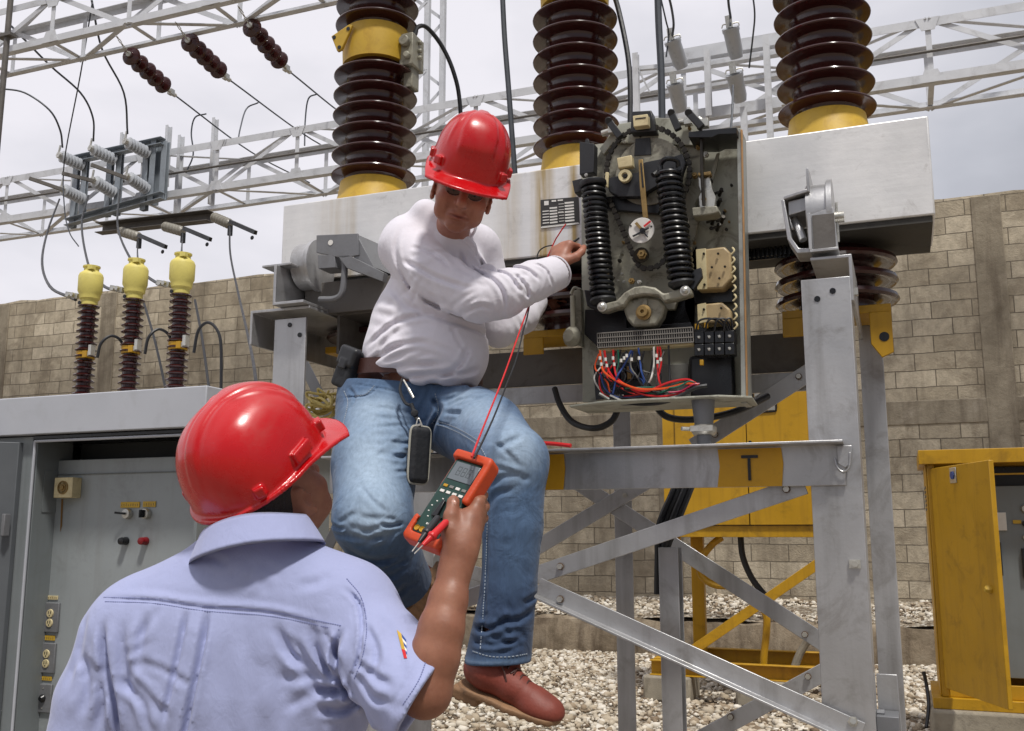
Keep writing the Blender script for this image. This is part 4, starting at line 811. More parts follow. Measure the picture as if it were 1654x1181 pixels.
cw([(1031, 562), (1034, 585), (1036, 600), (1042, 618)], 2.89, R_, M_BLUE)
cw([(1056, 560), (1056, 590), (1052, 610), (1048, 618)], 2.89, R_, M_WHITE)
cw([(1062, 560), (1062, 590), (1064, 612), (1068, 624)], 2.885, R_, M_RED)
cw([(1066, 560), (1068, 585), (1064, 605)], 2.9, R_, M_RED)
cw([(1080, 558), (1081, 590), (1082, 620)], 2.90, R_, M_BLACK)
cw([(1010, 627), (1050, 626), (1090, 626), (1115, 616), (1128, 624)], 2.88, R_, M_GREEN)
cw([(1080, 634), (1100, 632), (1118, 622), (1130, 620)], 2.872, R_, paint('magenta_insulation', rgb(176, 28, 74), .4, 0, .08, 20, .05))
cw([(985, 640), (1010, 650), (1045, 653), (1080, 648), (1105, 636), (1125, 626), (1142, 623)], 2.865, .006, M_BLACK)
cw([(968, 636), (1000, 652), (1050, 650), (1100, 640)], 2.87, .005, M_GREY)
rw = random.Random(4)
for i in range(16):
    u0 = rw.uniform(966, 1080); pth = [(u0, 566 + rw.uniform(0, 6)), (u0 + rw.uniform(-8, 8), 590 + rw.uniform(-6, 8)), (u0 + rw.uniform(-14, 20), 612 + rw.uniform(-6, 6)), (u0 + rw.uniform(0, 36), 632 + rw.uniform(-6, 8)), (min(1140, u0 + rw.uniform(30, 70)), 640 + rw.uniform(-10, 6))]
    cw(pth, 2.90 + rw.uniform(-.01, .02), .0026, rw.choice([M_BLACK, M_BLACK, M_GREY, M_BLUE, M_RED, M_BLACK, M_WHITE, M_ORANGE]))
for i in range(26):
    u0, v0 = rw.choice([(rw.uniform(1150, 1185), rw.uniform(230, 390)), (rw.uniform(970, 1010), rw.uniform(350, 470)), (rw.uniform(1005, 1120), rw.uniform(205, 245)), (rw.uniform(1110, 1150), rw.uniform(350, 400))]); knob((u0, v0), 2.985 if u0 < 1145 else 3.03, rw.uniform(.0035, .007), rw.uniform(.006, .018), 'bolt', rw.choice([M_CHAIN, M_BRASS, M_ZINC, M_CAST]))
for i in range(5): cw([(965 + i * 4, 600 + i * 3), (972 + i * 6, 628), (990 + i * 5, 640 + i), (1020 + i * 6, 642), (1050 + i * 4, 636)], 2.895, .0032, [M_BLACK, M_BLUE, M_BLACK, M_BLACK, M_BLACK][i])
for (u, v) in ((969, 576), (971, 586), (978, 578), (980, 588), (990, 576), (992, 586), (1003, 580), (1008, 576), (1012, 572), (1020, 578), (1032, 576), (1060, 572), (1062, 582), (1067, 578)):
    mb = MB(); q = S(u, v, 2.874); mb.cyl(q, q - [0, 0, .010], .0042, n=8); mp_('wire_marker', mb, M_WHITE, bevel=0)
# left side gear of the mechanism
poly([(925, 470), (938, 466), (940, 560), (928, 556), (924, 520)], 3.0, .03, 'side_bracket', M_CAST)
mb = MB(); mb.tube([S(922, 475, 2.98), S(928, 465, 2.98), S(938, 468, 2.98)], .005, 6); mb.cyl(S(925, 478, 2.98), S(926, 536, 2.98), .009, n=10); mp_('side_rod', mb, M_CAST, bevel=0)
mb = MB(); mb.lathe([(0, 0), (.03, 0), (.034, .02), (.02, .04), (0, .04)], S(929, 545, 3.0), (-.3, -1, 0), 20); mp_('hub_cap', mb, M_CAST, bevel=0)
# support foot on the beam
mb = MB(); q = S(1136, 655, 2.86); mb.cyl((q[0], 2.86, zt_ - .006), (q[0], 2.86, zt_ - .085), .034, .026, n=24); zc = zt_ - .095
mb2 = MB(); mb2.lathe([(0, 0), (.030, 0), (.036, .008), (.036, .022), (.028, .03), (0, .03)], (q[0], 2.86, zc - .012), n=24); mb2.cyl((q[0] - .03, 2.83, zc + .004), (q[0] - .055, 2.81, zc + .004), .006, n=8); mb2.box((q[0] - .032, 2.818, zc - .004), (q[0] + .032, 2.83, zc + .012))
mb.cyl((q[0], 2.86, zc - .012), (q[0], 2.86, 1.693), .022, n=16)
mp_('support_pipe', mb, M_STEEL2, bevel=0); mp_('collar', mb2, M_ZINC, bevel=0)
# hoses below
g = 'black hoses looping below the mechanism'
wire([(896, 628, 3.3), (905, 655, 3.25), (925, 682, 3.2), (960, 692, 3.15), (988, 680, 3.15), (1000, 655, 3.15), (1006, 640, 3.1)], .011, 'black hose hanging in a loop between the seated knee and the mechanism', M_BLACK, group=g, cat='hose', name='hose')
wire([(1055, 650, 3.1), (1075, 672, 3.1), (1110, 678, 3.12), (1160, 672, 3.1), (1200, 660, 3.1), (1240, 640, 3.2)], .011, 'black hose sagging just under the mechanism tray in front of the yellow cabinet', M_BLACK, group=g, cat='hose', name='hose')
mb = MB(); mb.tube([S(878, 716, 2.78), S(895, 717, 2.78), S(922, 720, 2.77)], .006, 8); tag(obj('screwdriver_handle', mb, M_RED), 'thin red tool handle lying on the beam beside the seated knee', 'tool')
# yellow rope coil on the left brace
mb = MB()
for i in range(9):
    c = S(521, 655, 3.55); rr = .05 + .006 * (i % 3); pts = []
    for j in range(13):
        t = 2 * math.pi * j / 12; pts.append(c + [rr * math.cos(t) * 1.0, .03 * math.sin(t + i), rr * .35 * math.sin(t) + (i - 4) * .009 + .012 * math.sin(t * 2 + i)])
    mb.tube(pts, .006, 6, 4)
mb.tube([c + [-.01, 0, .03], c + [-.02, -.01, .07], c + [.01, 0, .05]], .005, 6); mb.tube([c + [.01, 0, .03], c + [.035, -.01, .06]], .005, 6)
tag(obj('rope_coil', mb, paint('straw_rope', rgb(196, 178, 110), .8, 0, .2, 40, .3)), 'coil of straw coloured rope tucked behind the seated hip', 'rope')

# ------------------------------------------------------------------ capped bushings on the grey cabinet's roof
def bushing(s, D, zt, label, first=None):
    if first: T = copy_tree(first); T.location = toW((s, D, zt - .0)); T['label'] = label; return T
    T = thing('capped_bushing', label, 'bushing', (s, D, zt), 'yellow capped bushings on the grey cabinet')
    r = .072; core = .046; pr = [(core, -.97)]; n = 16
    for i in range(n):
        c = -.95 + i * .044; pr += [(core, c - .012), (r * .95, c - .006), (r, c), (r * .95, c + .004), (core, c + .016)]
    pr += [(core, -.25)]
    mb = MB(); mb.lathe(pr, (s, D, zt), n=28); obj('porcelain_body', mb, M_PORC, T)
    mb = MB(); mb.lathe([(.055, -.30), (.056, -.245), (.068, -.235), (.072, -.20), (.082, -.18), (.083, -.075), (.075, -.055), (.05, -.035), (.05, -.015), (.058, -.010), (.058, .0), (.03, .004)], (s, D, zt), n=28); mb.box((s + .02, D - .06, zt - .035), (s + .065, D - .03, zt - .008)); cp = obj('cap', mb, M_YELC, T)
    mb = MB(); mb.cyl((s - .03, D - .056, zt - .27), (s - .03, D - .062, zt - .27), .013, n=10); obj('bolt', mb, M_BLK2, cp)
    mb = MB(); mb.bar((s - .075, D - .03, zt - .215), (s - .155, D - .06, zt - .20), .03, .035); mb.hexn((s - .12, D - .065, zt - .21), (0, -1, 0), .016, .02); mb.hexn((s - .09, D - .06, zt - .21), (0, -1, 0), .016, .02); obj('terminal', mb, M_ZINC, T)
    mb = MB(); mb.cyl((s, D, zt - .66), (s, D, zt - .61), .062, n=28); mb.box((s + .04, D - .07, zt - .66), (s + .075, D - .04, zt - .615)); bd = obj('yellow_band', mb, M_YEL, T)
    mb = MB(); mb.bar((s + .07, D - .05, zt - .64), (s + .12, D - .06, zt - .63), .025, .03); mb.box((s + .10, D - .08, zt - .65), (s + .125, D - .04, zt - .58)); obj('terminal', mb, M_ZINC, bd)
    return T
B1 = bushing(-5.205, 5.2, 3.29, 'left yellow capped bushing, lowest of the three over the grey cabinet')
bushing(-4.81, 5.2, 3.30, 'middle yellow capped bushing over the grey cabinet', B1)
bushing(-4.415, 5.2, 3.30, 'right yellow capped bushing, nearest the front red helmet', B1)
g = 'looped jumpers between the bushings'
wire([(157, 578, 5.1), (163, 555, 5.1), (178, 543, 5.15), (192, 547, 5.2), (200, 560, 5.25)], .010, 'short looped jumper between the left and middle bushings', M_BLACK, group=g, cat='cable', name='cable')
wire([(234, 572, 5.1), (240, 545, 5.1), (255, 532, 5.15), (270, 538, 5.2), (278, 552, 5.25)], .010, 'short looped jumper between the middle and right bushings', M_BLACK, group=g, cat='cable', name='cable')
wire([(313, 570, 5.1), (320, 535, 5.1), (335, 521, 5.1), (350, 532, 5.1), (357, 560, 5.1), (357, 640, 5.1)], .010, 'looped cable from the right bushing down to the cabinet roof', M_BLACK, group=g, cat='cable', name='cable')

# ------------------------------------------------------------------ grey control cabinet at left
gc = thing('grey_cabinet', 'tall grey control cabinet standing open at left under the yellow capped bushings', 'cabinet', (-4.2, 4.8, 0))
def gp(name, mb, mat=M_CAB, par=None, bevel=.003): return obj(name, mb, mat, par or gc, bevel=bevel)
mb = MB(); mb.prism([(-4.95, 4.17, 1.99), (-4.95, 4.17, 2.205), (-3.34, 4.17, 2.205), (-3.34, 4.17, 1.99)], (0, 1.45, 0)); gp('hood', mb, M_CAB2, bevel=.006)
mb = MB(); mb.box((-4.86, 4.22, .0), (-4.85, 5.5, 1.99)); mb.box((-3.42, 4.22, 0), (-3.40, 5.5, 1.99)); mb.box((-4.85, 5.45, 0), (-3.42, 5.47, 1.99)); gp('body', mb)
mb = MB(); mb.box((-4.85, 4.22, 0), (-4.56, 4.24, 1.985)); mb.box((-4.56, 4.24, 0), (-4.545, 4.50, 1.985)); gp('side_jamb', mb)
mb = MB(); mb.cyl((-4.53, 4.205, 0), (-4.53, 4.205, 1.955), .008, n=8); mb.cyl((-4.53, 4.205, 1.955), (-3.4, 4.205, 1.955), .008, n=8); gp('seal_strip', mb, M_CAB2, bevel=0)
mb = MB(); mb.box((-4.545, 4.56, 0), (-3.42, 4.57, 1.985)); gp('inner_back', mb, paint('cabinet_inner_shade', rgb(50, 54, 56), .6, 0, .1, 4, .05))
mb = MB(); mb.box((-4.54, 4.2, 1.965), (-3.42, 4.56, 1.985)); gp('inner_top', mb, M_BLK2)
a = S(88, 770, 4.40)[0]; zt2_ = S(150, 742, 4.40)[2]
mb = MB(); mb.box((a, 4.40, .05), (-3.43, 4.425, zt2_)); pn = gp('control_panel', mb, paint('panel_enamel', rgb(150, 156, 158), .42, .1, .06, 2.5, .04, rgb(110, 110, 104), .3, (rgb(120, 116, 106), .2)))
mb = MB(); mb.box((a - .012, 4.385, .05), (a + .0, 4.43, zt2_ + .002)); gp('hinge_edge', mb, M_CAB2)
mb = MB(); z_ = S(150, 765, 4.40)[2]; mb.box((a + .002, 4.388, z_ - .004), (-3.43, 4.398, z_)); gp('panel_fold', mb, M_CAB)
mb = MB(); q0 = S(48, 762, 4.35); q1 = S(72, 828, 4.35); mb.box((-4.544, 4.30, q1[2]), (-4.541, 4.46, q0[2])); gp('hatch', mb, M_CAB)
mb = MB(); mb.prism([(-4.62, 4.21, .1), (-4.62, 4.21, 1.95), (-5.1, 3.75, 1.95), (-5.1, 3.75, .1)], (.0, -.03, 0)); dr = gp('outer_door', mb, paint('door_inner_grey', rgb(92, 96, 100), .5, .1, .08, 3, .05))
mb = MB(); q = S(9, 848, 4.13); mb.box(q + [-.012, -.02, -.06], q + [.012, .02, .06]); gp('hinge', mb, M_STEEL2, dr)
PD = 4.399
def cq(u, v, D=PD): return S(u, v, D)
mb = MB(); q0, q1 = cq(95, 772, 4.36), cq(122, 804, 4.36); mb.box((q0[0], 4.33, q1[2]), (q1[0], PD, q0[2])); bx = gp('buzzer_box', mb, M_CREAM, pn, .004)
mb = MB(); c = (q0 + q1) / 2; c[1] = 4.33; mb.lathe([(0, .012), (.012, .012), (.013, .004), (.022, .004), (.022, .0), (.034, 0), (.034, .005), (.038, .005), (.038, -.002), (0, -.002)], c, (0, -1, 0), 24); gp('dial', mb, M_BRASS, bx, 0)
mb = MB(); mb.add([cq(99, 806, 4.3975), cq(102, 806, 4.3975), cq(100, 850, 4.3975), cq(97, 860, 4.3975)], [(0, 1, 2, 3)]); gp('rust_run', mb, paint('rust_brown', rgb(120, 88, 40), .7, 0, .2, 30, .1), pn, 0)
for i, (u, v, w_, h) in enumerate(((195, 811, 30, 9), (231, 810, 20, 9), (77, 962, 16, 7), (71, 1026, 17, 9), (66, 1092, 17, 8))):
    q0, q1 = cq(u, v, 4.395), cq(u + w_, v + h, 4.395); mb = MB(); mb.box((q0[0], 4.3945, q1[2]), (q1[0], PD, q0[2])); tg = gp('tag_plate', mb, M_CREAM if i == 2 else M_YELP, pn, .001)
    mb = MB(); n = 8 if i == 0 else 5
    for k_ in range(n):
        x = q0[0] + (q1[0] - q0[0]) * (k_ + .6) / (n + .4); zc = (q0[2] + q1[2]) / 2; hh = (q0[2] - q1[2]) * .24; mb.box((x - .0022, 4.3935, zc - hh), (x + .0022, 4.3944, zc + hh * (.4 + .6 * ((k_ * 7) % 3) / 2)))
    gp('tag_marking', mb, M_BRASS, tg, 0)
for (u, v, b) in ((208, 830, 0), (238, 830, 1)):
    c = cq(u, v); mb = MB(); mb.lathe([(0, .0), (.028, 0), (.030, .01), (.026, .028), (0, .03)], c, (0, -1, 0), 20); k1 = gp('selector_switch', mb, M_ZINC, pn, 0)
    mb = MB(); mb.bar(c + [.004, -.03, .0], c + ([-.045, -.06, .006] if not b else [-.008, -.055, 0]), .014, .012 if not b else .042); gp('knob', mb, M_BLK2, k1, .002)
for (u, v, m_) in ((204, 874, M_BLK2), (236, 874, paint('dark_red_lens', rgb(120, 12, 22), .25, 0, .1, 10, 0))):
    c = cq(u, v); mb = MB(); mb.lathe([(0, 0), (.022, 0), (.022, .012), (.018, .03), (.021, .034), (.019, .046), (0, .050)], c, (0, -1, 0), 20); gp('push_button', mb, m_, pn, 0)
for k_, (v0, v1) in enumerate(((973, 1022), (1038, 1088), (1104, 1152))):
    uu = 84 - k_ * 6; q0, q1 = cq(uu - 13, v0, 4.39), cq(uu + 9, v1, 4.39); mb = MB(); mb.box((q0[0], 4.385, q1[2]), (q1[0], PD, q0[2])); so = gp('socket_plate', mb, M_STEEL2, pn, .004)
    xm = (q0[0] + q1[0]) / 2
    if k_ < 2:
        for t_ in (.36, .68):
            zz = q0[2] + (q1[2] - q0[2]) * t_; mb = MB(); mb.lathe([(0, .006), (.022, .006), (.024, 0), (0, 0)], (xm, 4.385, zz), (0, -1, 0), 16); oo = gp('outlet', mb, M_CREAM, so, 0)
            mb = MB(); mb.box((xm - .010, 4.3775, zz - .002), (xm - .006, 4.379, zz + .012)); mb.box((xm + .006, 4.3775, zz - .002), (xm + .010, 4.379, zz + .012)); mb.box((xm - .003, 4.3775, zz - .014), (xm + .003, 4.379, zz - .008)); gp('slot', mb, M_BLK2, oo, 0)
    else:
        mb = MB(); mb.lathe([(0, .02), (.012, .02), (.022, .006), (.022, 0), (0, 0)], (xm, 4.385, (q0[2] + q1[2]) / 2), (0, -1, 0), 16); gp('toggle', mb, M_BLK2, so, 0)
        mb = MB()
        for t_ in (.15, .85): zz = q0[2] + (q1[2] - q0[2]) * t_; mb.cyl((xm, 4.385, zz), (xm, 4.382, zz), .004, n=8)
        gp('screw', mb, M_ZINC, so, 0)

# ------------------------------------------------------------------ yellow cabinet on legs behind the frame
yc = thing('yellow_cabinet', 'yellow two door cabinet raised on yellow legs, seen through the silver frame', 'cabinet', (-1.2, 9.0, .2)); YD = 8.9
def yp(name, mb, mat=M_YEL, par=None, bevel=.003): return obj(name, mb, mat, par or yc, bevel=bevel)
q0, q1 = S(1068, 622, YD), S(1322, 868, YD); q0[2] = 2.80; xm = S(1206, 700, YD)[0]
mb = MB(); mb.box((q0[0], YD, q1[2]), (q1[0] + .1, YD + .7, q0[2])); yp('body', mb)
zb = S(1200, 848, YD)[2]
for a, b in ((q0[0] + .12, xm - .004), (xm + .004, q1[0] + .09)):
    mb = MB(); mb.box((a, YD - .025, zb), (b, YD - .003, q0[2] - .02)); yp('door', mb)
mb = MB(); mb.box((q0[0] + .116, YD - .004, zb - .006), (q1[0] + .1, YD - .0005, zb - .0005)); mb.box((xm - .0035, YD - .004, zb), (xm + .0035, YD - .0005, q0[2] - .02)); mb.box((q0[0] + .1135, YD - .004, zb), (q0[0] + .1185, YD - .0005, q0[2] - .02)); yp('door_gap', mb, M_BLK2, bevel=0)
c0, c1 = S(1216, 630, YD - .03), S(1254, 664, YD - .03); mb = MB(); mb.tube([(c0[0], YD - .03, c0[2] + .1), (c0[0], YD - .03, c1[2] + .03), (c0[0] + .03, YD - .03, c1[2]), (c1[0] - .03, YD - .03, c1[2]), (c1[0], YD - .03, c1[2] + .03), (c1[0], YD - .03, c0[2] + .1)], .008, 6, 3); yp('window_gasket', mb, M_BLK2, bevel=0)
mb = MB(); mb.box((c0[0] + .01, YD - .028, c1[2] + .01), (c1[0] - .01, YD - .0262, c0[2] + .1)); yp('window', mb, paint('grey_window', rgb(150, 150, 146), .15, 0, .1, 4, 0))
mb = MB(); c = S(1212, 716, YD - .03); mb.box(c + [-.012, -.03, -.05], c + [.012, .005, .02]); yp('latch', mb, M_BLK2)
for (ua, ub) in ((1086, 1102), (1330, 1348)):
    a, b = S(ua, 950, YD + .03)[0], S(ub, 950, YD + .03)[0]; mb = MB(); mb.prism([(a, YD + .03, .3), (b, YD + .03, .3), (b, YD + .04, .3), (a + .01, YD + .04, .3), (a + .01, YD + .13, .3), (a, YD + .13, .3)], (0, 0, q1[2] - .3)); yp('leg', mb)
for (ua, ub) in ((1118, 1138),):
    a, b = S(ua, 950, YD + .6)[0], S(ub, 950, YD + .6)[0]; mb = MB(); mb.box((a, YD + .58, .3), (b, YD + .66, q1[2])); yp('leg', mb)
mb = MB(); p_, r_ = S(1120, 1050, YD + .02), S(1325, 908, YD + .02); mb.bar(p_, r_, .01, .085); yp('brace', mb)
za = .30
mb = MB(); mb.chan((S(1052, 1100, YD)[0], YD + .02, za - .02), (q1[0] + .1, YD + .02, za - .02), .08, .13, .01); yp('base_rail', mb)
mb = MB(); mb.chan((S(1052, 1100, YD)[0], YD + .75, za + .02), (q1[0] + .1, YD + .75, za + .02), .08, .13, .01); yp('base_rail', mb)
mb = MB(); x_ = S(1052, 1100, YD)[0]; mb.box((x_, YD + .10, za - .08), (x_ + .08, YD + .67, za + .045)); yp('base_rail', mb)
for i, (u, D) in enumerate(((1080, YD + .02), (1230, YD + .02))):
    c = S(u, 1120, D); mb = MB(); mb.prism([(c[0] - .2, D - .12, 0), (c[0] + .22, D - .12, 0), (c[0] + .22, D + .3, 0), (c[0] - .2, D + .3, 0)], (0, 0, .215))
    tag(obj('concrete_block', mb, M_CONC, bevel=.02), ['mossy concrete block under the left corner of the raised yellow cabinet', 'low concrete block under the middle of the raised yellow cabinet'][i], 'block', 'concrete blocks under the raised yellow cabinet')
mb = MB(); mb.tube([S(1166, 868, 9.1), S(1150, 880, 9.1), S(1132, 905, 9.1), S(1133, 930, 9.1), S(1155, 945, 9.1), S(1185, 948, 9.1), S(1212, 962, 9.1), S(1236, 990, 9.1), S(1238, 1020, 9.1), S(1234, 1060, 9.1), S(1232, 1105, 9.1)], .032, 10); tag(obj('conduit', mb, M_YEL), 'yellow conduit snaking down from the raised cabinet to the gravel', 'conduit')
mb = MB(); mb.tube([S(1196, 866, 9.2), S(1200, 900, 9.2), S(1215, 935, 9.2), S(1238, 965, 9.2)], .028, 10); tag(obj('hose', mb, M_BLACK), 'dark hose curving down from the underside of the raised yellow cabinet', 'hose')
mb = MB(); mb.tube([S(1304, 1036, 9.2), S(1290, 1060, 9.2), S(1281, 1090, 9.2), S(1280, 1118, 9.2)], .035, 10); tag(obj('conduit', mb, M_CONC), 'short weathered grey conduit stub beside the yellow base', 'conduit')

# ------------------------------------------------------------------ yellow cabinet with open door at right
y2 = thing('yellow_cabinet', 'tall yellow cabinet at the right edge with its door hanging open', 'cabinet', (.1, 7.3, .2)); QD = 7.35
def rp(name, mb, mat=M_YEL, par=None, bevel=.004): return obj(name, mb, mat, par or y2, bevel=bevel)
L_ = S(1500, 800, QD)[0]; zt3 = S(1560, 742, QD)[2]; zb3 = S(1520, 1125, QD)[2]
top = S(1498, 727, QD - .05)[2]; ztp = S(1498, 750, QD - .05)[2]
mb = MB(); mb.box((L_ - .05, QD - .05, ztp), (L_ + 1.3, QD + .75, top)); rp('roof', mb)
mb = MB(); mb.box((L_, QD, zb3), (L_ + .045, QD + .02, ztp)); mb.box((L_ - .012, QD + .02, zb3), (L_, QD + .7, ztp)); mb.box((L_, QD + .69, zb3), (L_ + 1.2, QD + .7, ztp)); mb.box((L_ + .045, QD, zb3), (L_ + 1.2, QD + .02, zb3 + .09)); rp('body', mb)
mb = MB(); z_ = S(1620, 767, QD)[2]; mb.box((L_ + .045, QD + .01, z_ + .0), (L_ + 1.2, QD + .03, z_ + .012)); rp('opening_trim', mb)
for i in range(6):
    mb = MB(); z_ = S(1493, 790 + i * 7, QD + .3)[2]; mb.box((L_ - .016, QD + .15, z_), (L_ - .0125, QD + .45, z_ + .014)); rp('vent_slot', mb, M_DSTEEL, bevel=0)
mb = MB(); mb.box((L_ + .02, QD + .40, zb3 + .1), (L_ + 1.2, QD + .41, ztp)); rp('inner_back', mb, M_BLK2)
zp = S(1620, 785, QD + .2)[2]; zq = S(1620, 1095, QD + .2)[2]
mb = MB(); mb.box((L_ + .03, QD + .20, zq), (L_ + 1.2, QD + .22, zp)); pn2 = rp('control_panel', mb, M_CAB)
def rect(u0, v0, u1, v1, D, t, name, mat, par):
    a, b = S(u0, v0, D), S(u1, v1, D); mb = MB(); mb.box((a[0], D, b[2]), (b[0], D + t, a[2])); return rp(name, mb, mat, par, .002)
w_ = rect(1596, 828, 1627, 857, QD + .185, .014, 'meter_plate', M_WHITE, pn2); rect(1600, 832, 1612, 853, QD + .182, .003, 'meter_window', M_GREY, w_)
w_ = rect(1600, 876, 1621, 930, QD + .17, .029, 'relay_case', M_BLK2, pn2)
rect(1650, 886, 1680, 935, QD + .17, .029, 'relay_case', M_BLK2, pn2)
rect(1636, 840, 1650, 846, QD + .19, .009, 'tag_plate', M_YELP, pn2)
for v, r in ((822, .028), (846, .02), (868, .018)):
    c = S(1656, v, QD + .199); mb = MB(); mb.lathe([(0, 0), (r, 0), (r, .02), (r * .8, .03), (0, .03)], c, (0, -1, 0), 16); rp('indicator', mb, M_BLK2 if v == 846 else M_ZINC, pn2, 0)
# door leaf: hinged at the left, swung towards the camera
h = np.array([L_ + .02, QD - .004]); e_ = S(1600, 960, QD - .62); dz0, dz1 = S(1506, 1110, QD)[2], S(1506, 757, QD)[2]
tw = P(1609, 900, 5.95); tip = np.array([tw @ EX, tw @ EY]); dv = unit(tip - h); wv = np.array([dv[1], -dv[0]])
ln = np.linalg.norm(tip - h)
def dpt(a, b, z): q = h + dv * a + wv * b; return np.array([q[0], q[1], z])
mb = MB(); mb.prism([dpt(0, 0, dz0), dpt(ln, 0, dz0), dpt(ln, 0, dz1), dpt(0, 0, dz1)], dpt(0, -.03, 0) - dpt(0, 0, 0)); dl = rp('door', mb)
mb = MB(); z_ = S(1594, 947, QD - .3)[2]; q = dpt(ln - .10, .0, z_); mb.lathe([(0, 0), (.026, 0), (.026, .02), (.014, .035), (0, .035)], q, dpt(0, 1, 0) - dpt(0, 0, 0), 6); rp('door_knob', mb, M_YELP, dl, 0)
mb = MB(); z_ = S(1544, 770, QD - .15)[2]; q = dpt(ln * .42, .0005, z_); k_ = dpt(.045, 0, 0) - dpt(0, 0, 0); mb.prism([q - k_ + [0, 0, -.05], q + k_ + [0, 0, -.05], q + k_ + [0, 0, .05], q - k_ + [0, 0, .05]], dpt(0, .006, 0) - dpt(0, 0, 0)); lk = rp('lock_plate', mb, M_ZINC, dl)
mb = MB(); mb.lathe([(0, 0), (.028, 0), (.028, .006), (0, .006)], q + (dpt(0, .0062, 0) - dpt(0, 0, 0)), dpt(0, 1, 0) - dpt(0, 0, 0), 6); rp('lock', mb, M_BLUE, lk, 0)
mb = MB(); mb.prism([(L_ - .06, QD - .05, zb3 - .001), (L_ + 1.3, QD - .05, zb3 - .001), (L_ + 1.3, QD + .75, zb3 - .001), (L_ - .06, QD + .75, zb3 - .001)], (0, 0, -.07)); rp('base_skirt', mb)
mb = MB(); mb.box((L_ - .08, QD - .1, -.05), (L_ + 1.4, QD + .8, zb3 - .072)); tag(obj('concrete_plinth', mb, M_CONC, bevel=.02), 'concrete plinth under the yellow cabinet with the open door', 'plinth')
mb = MB(); mb.tube([S(1492, 1085, 7.5), S(1497, 1110, 7.5), S(1500, 1140, 7.4), S(1496, 1175, 7.3)], .012, 6); tag(obj('cable', mb, M_BLACK), 'thin black cable by the foot of the open yellow cabinet', 'cable')
# white post just behind the right column
a = S(1421, 1000, 10.4); mb = MB(); mb.bar((a[0], 10.4, 0), (a[0], 10.4, 1.9), .05, .05); tag(obj('marker_post', mb, M_WHITE), 'slim white post barely showing beside the right steel column', 'post')
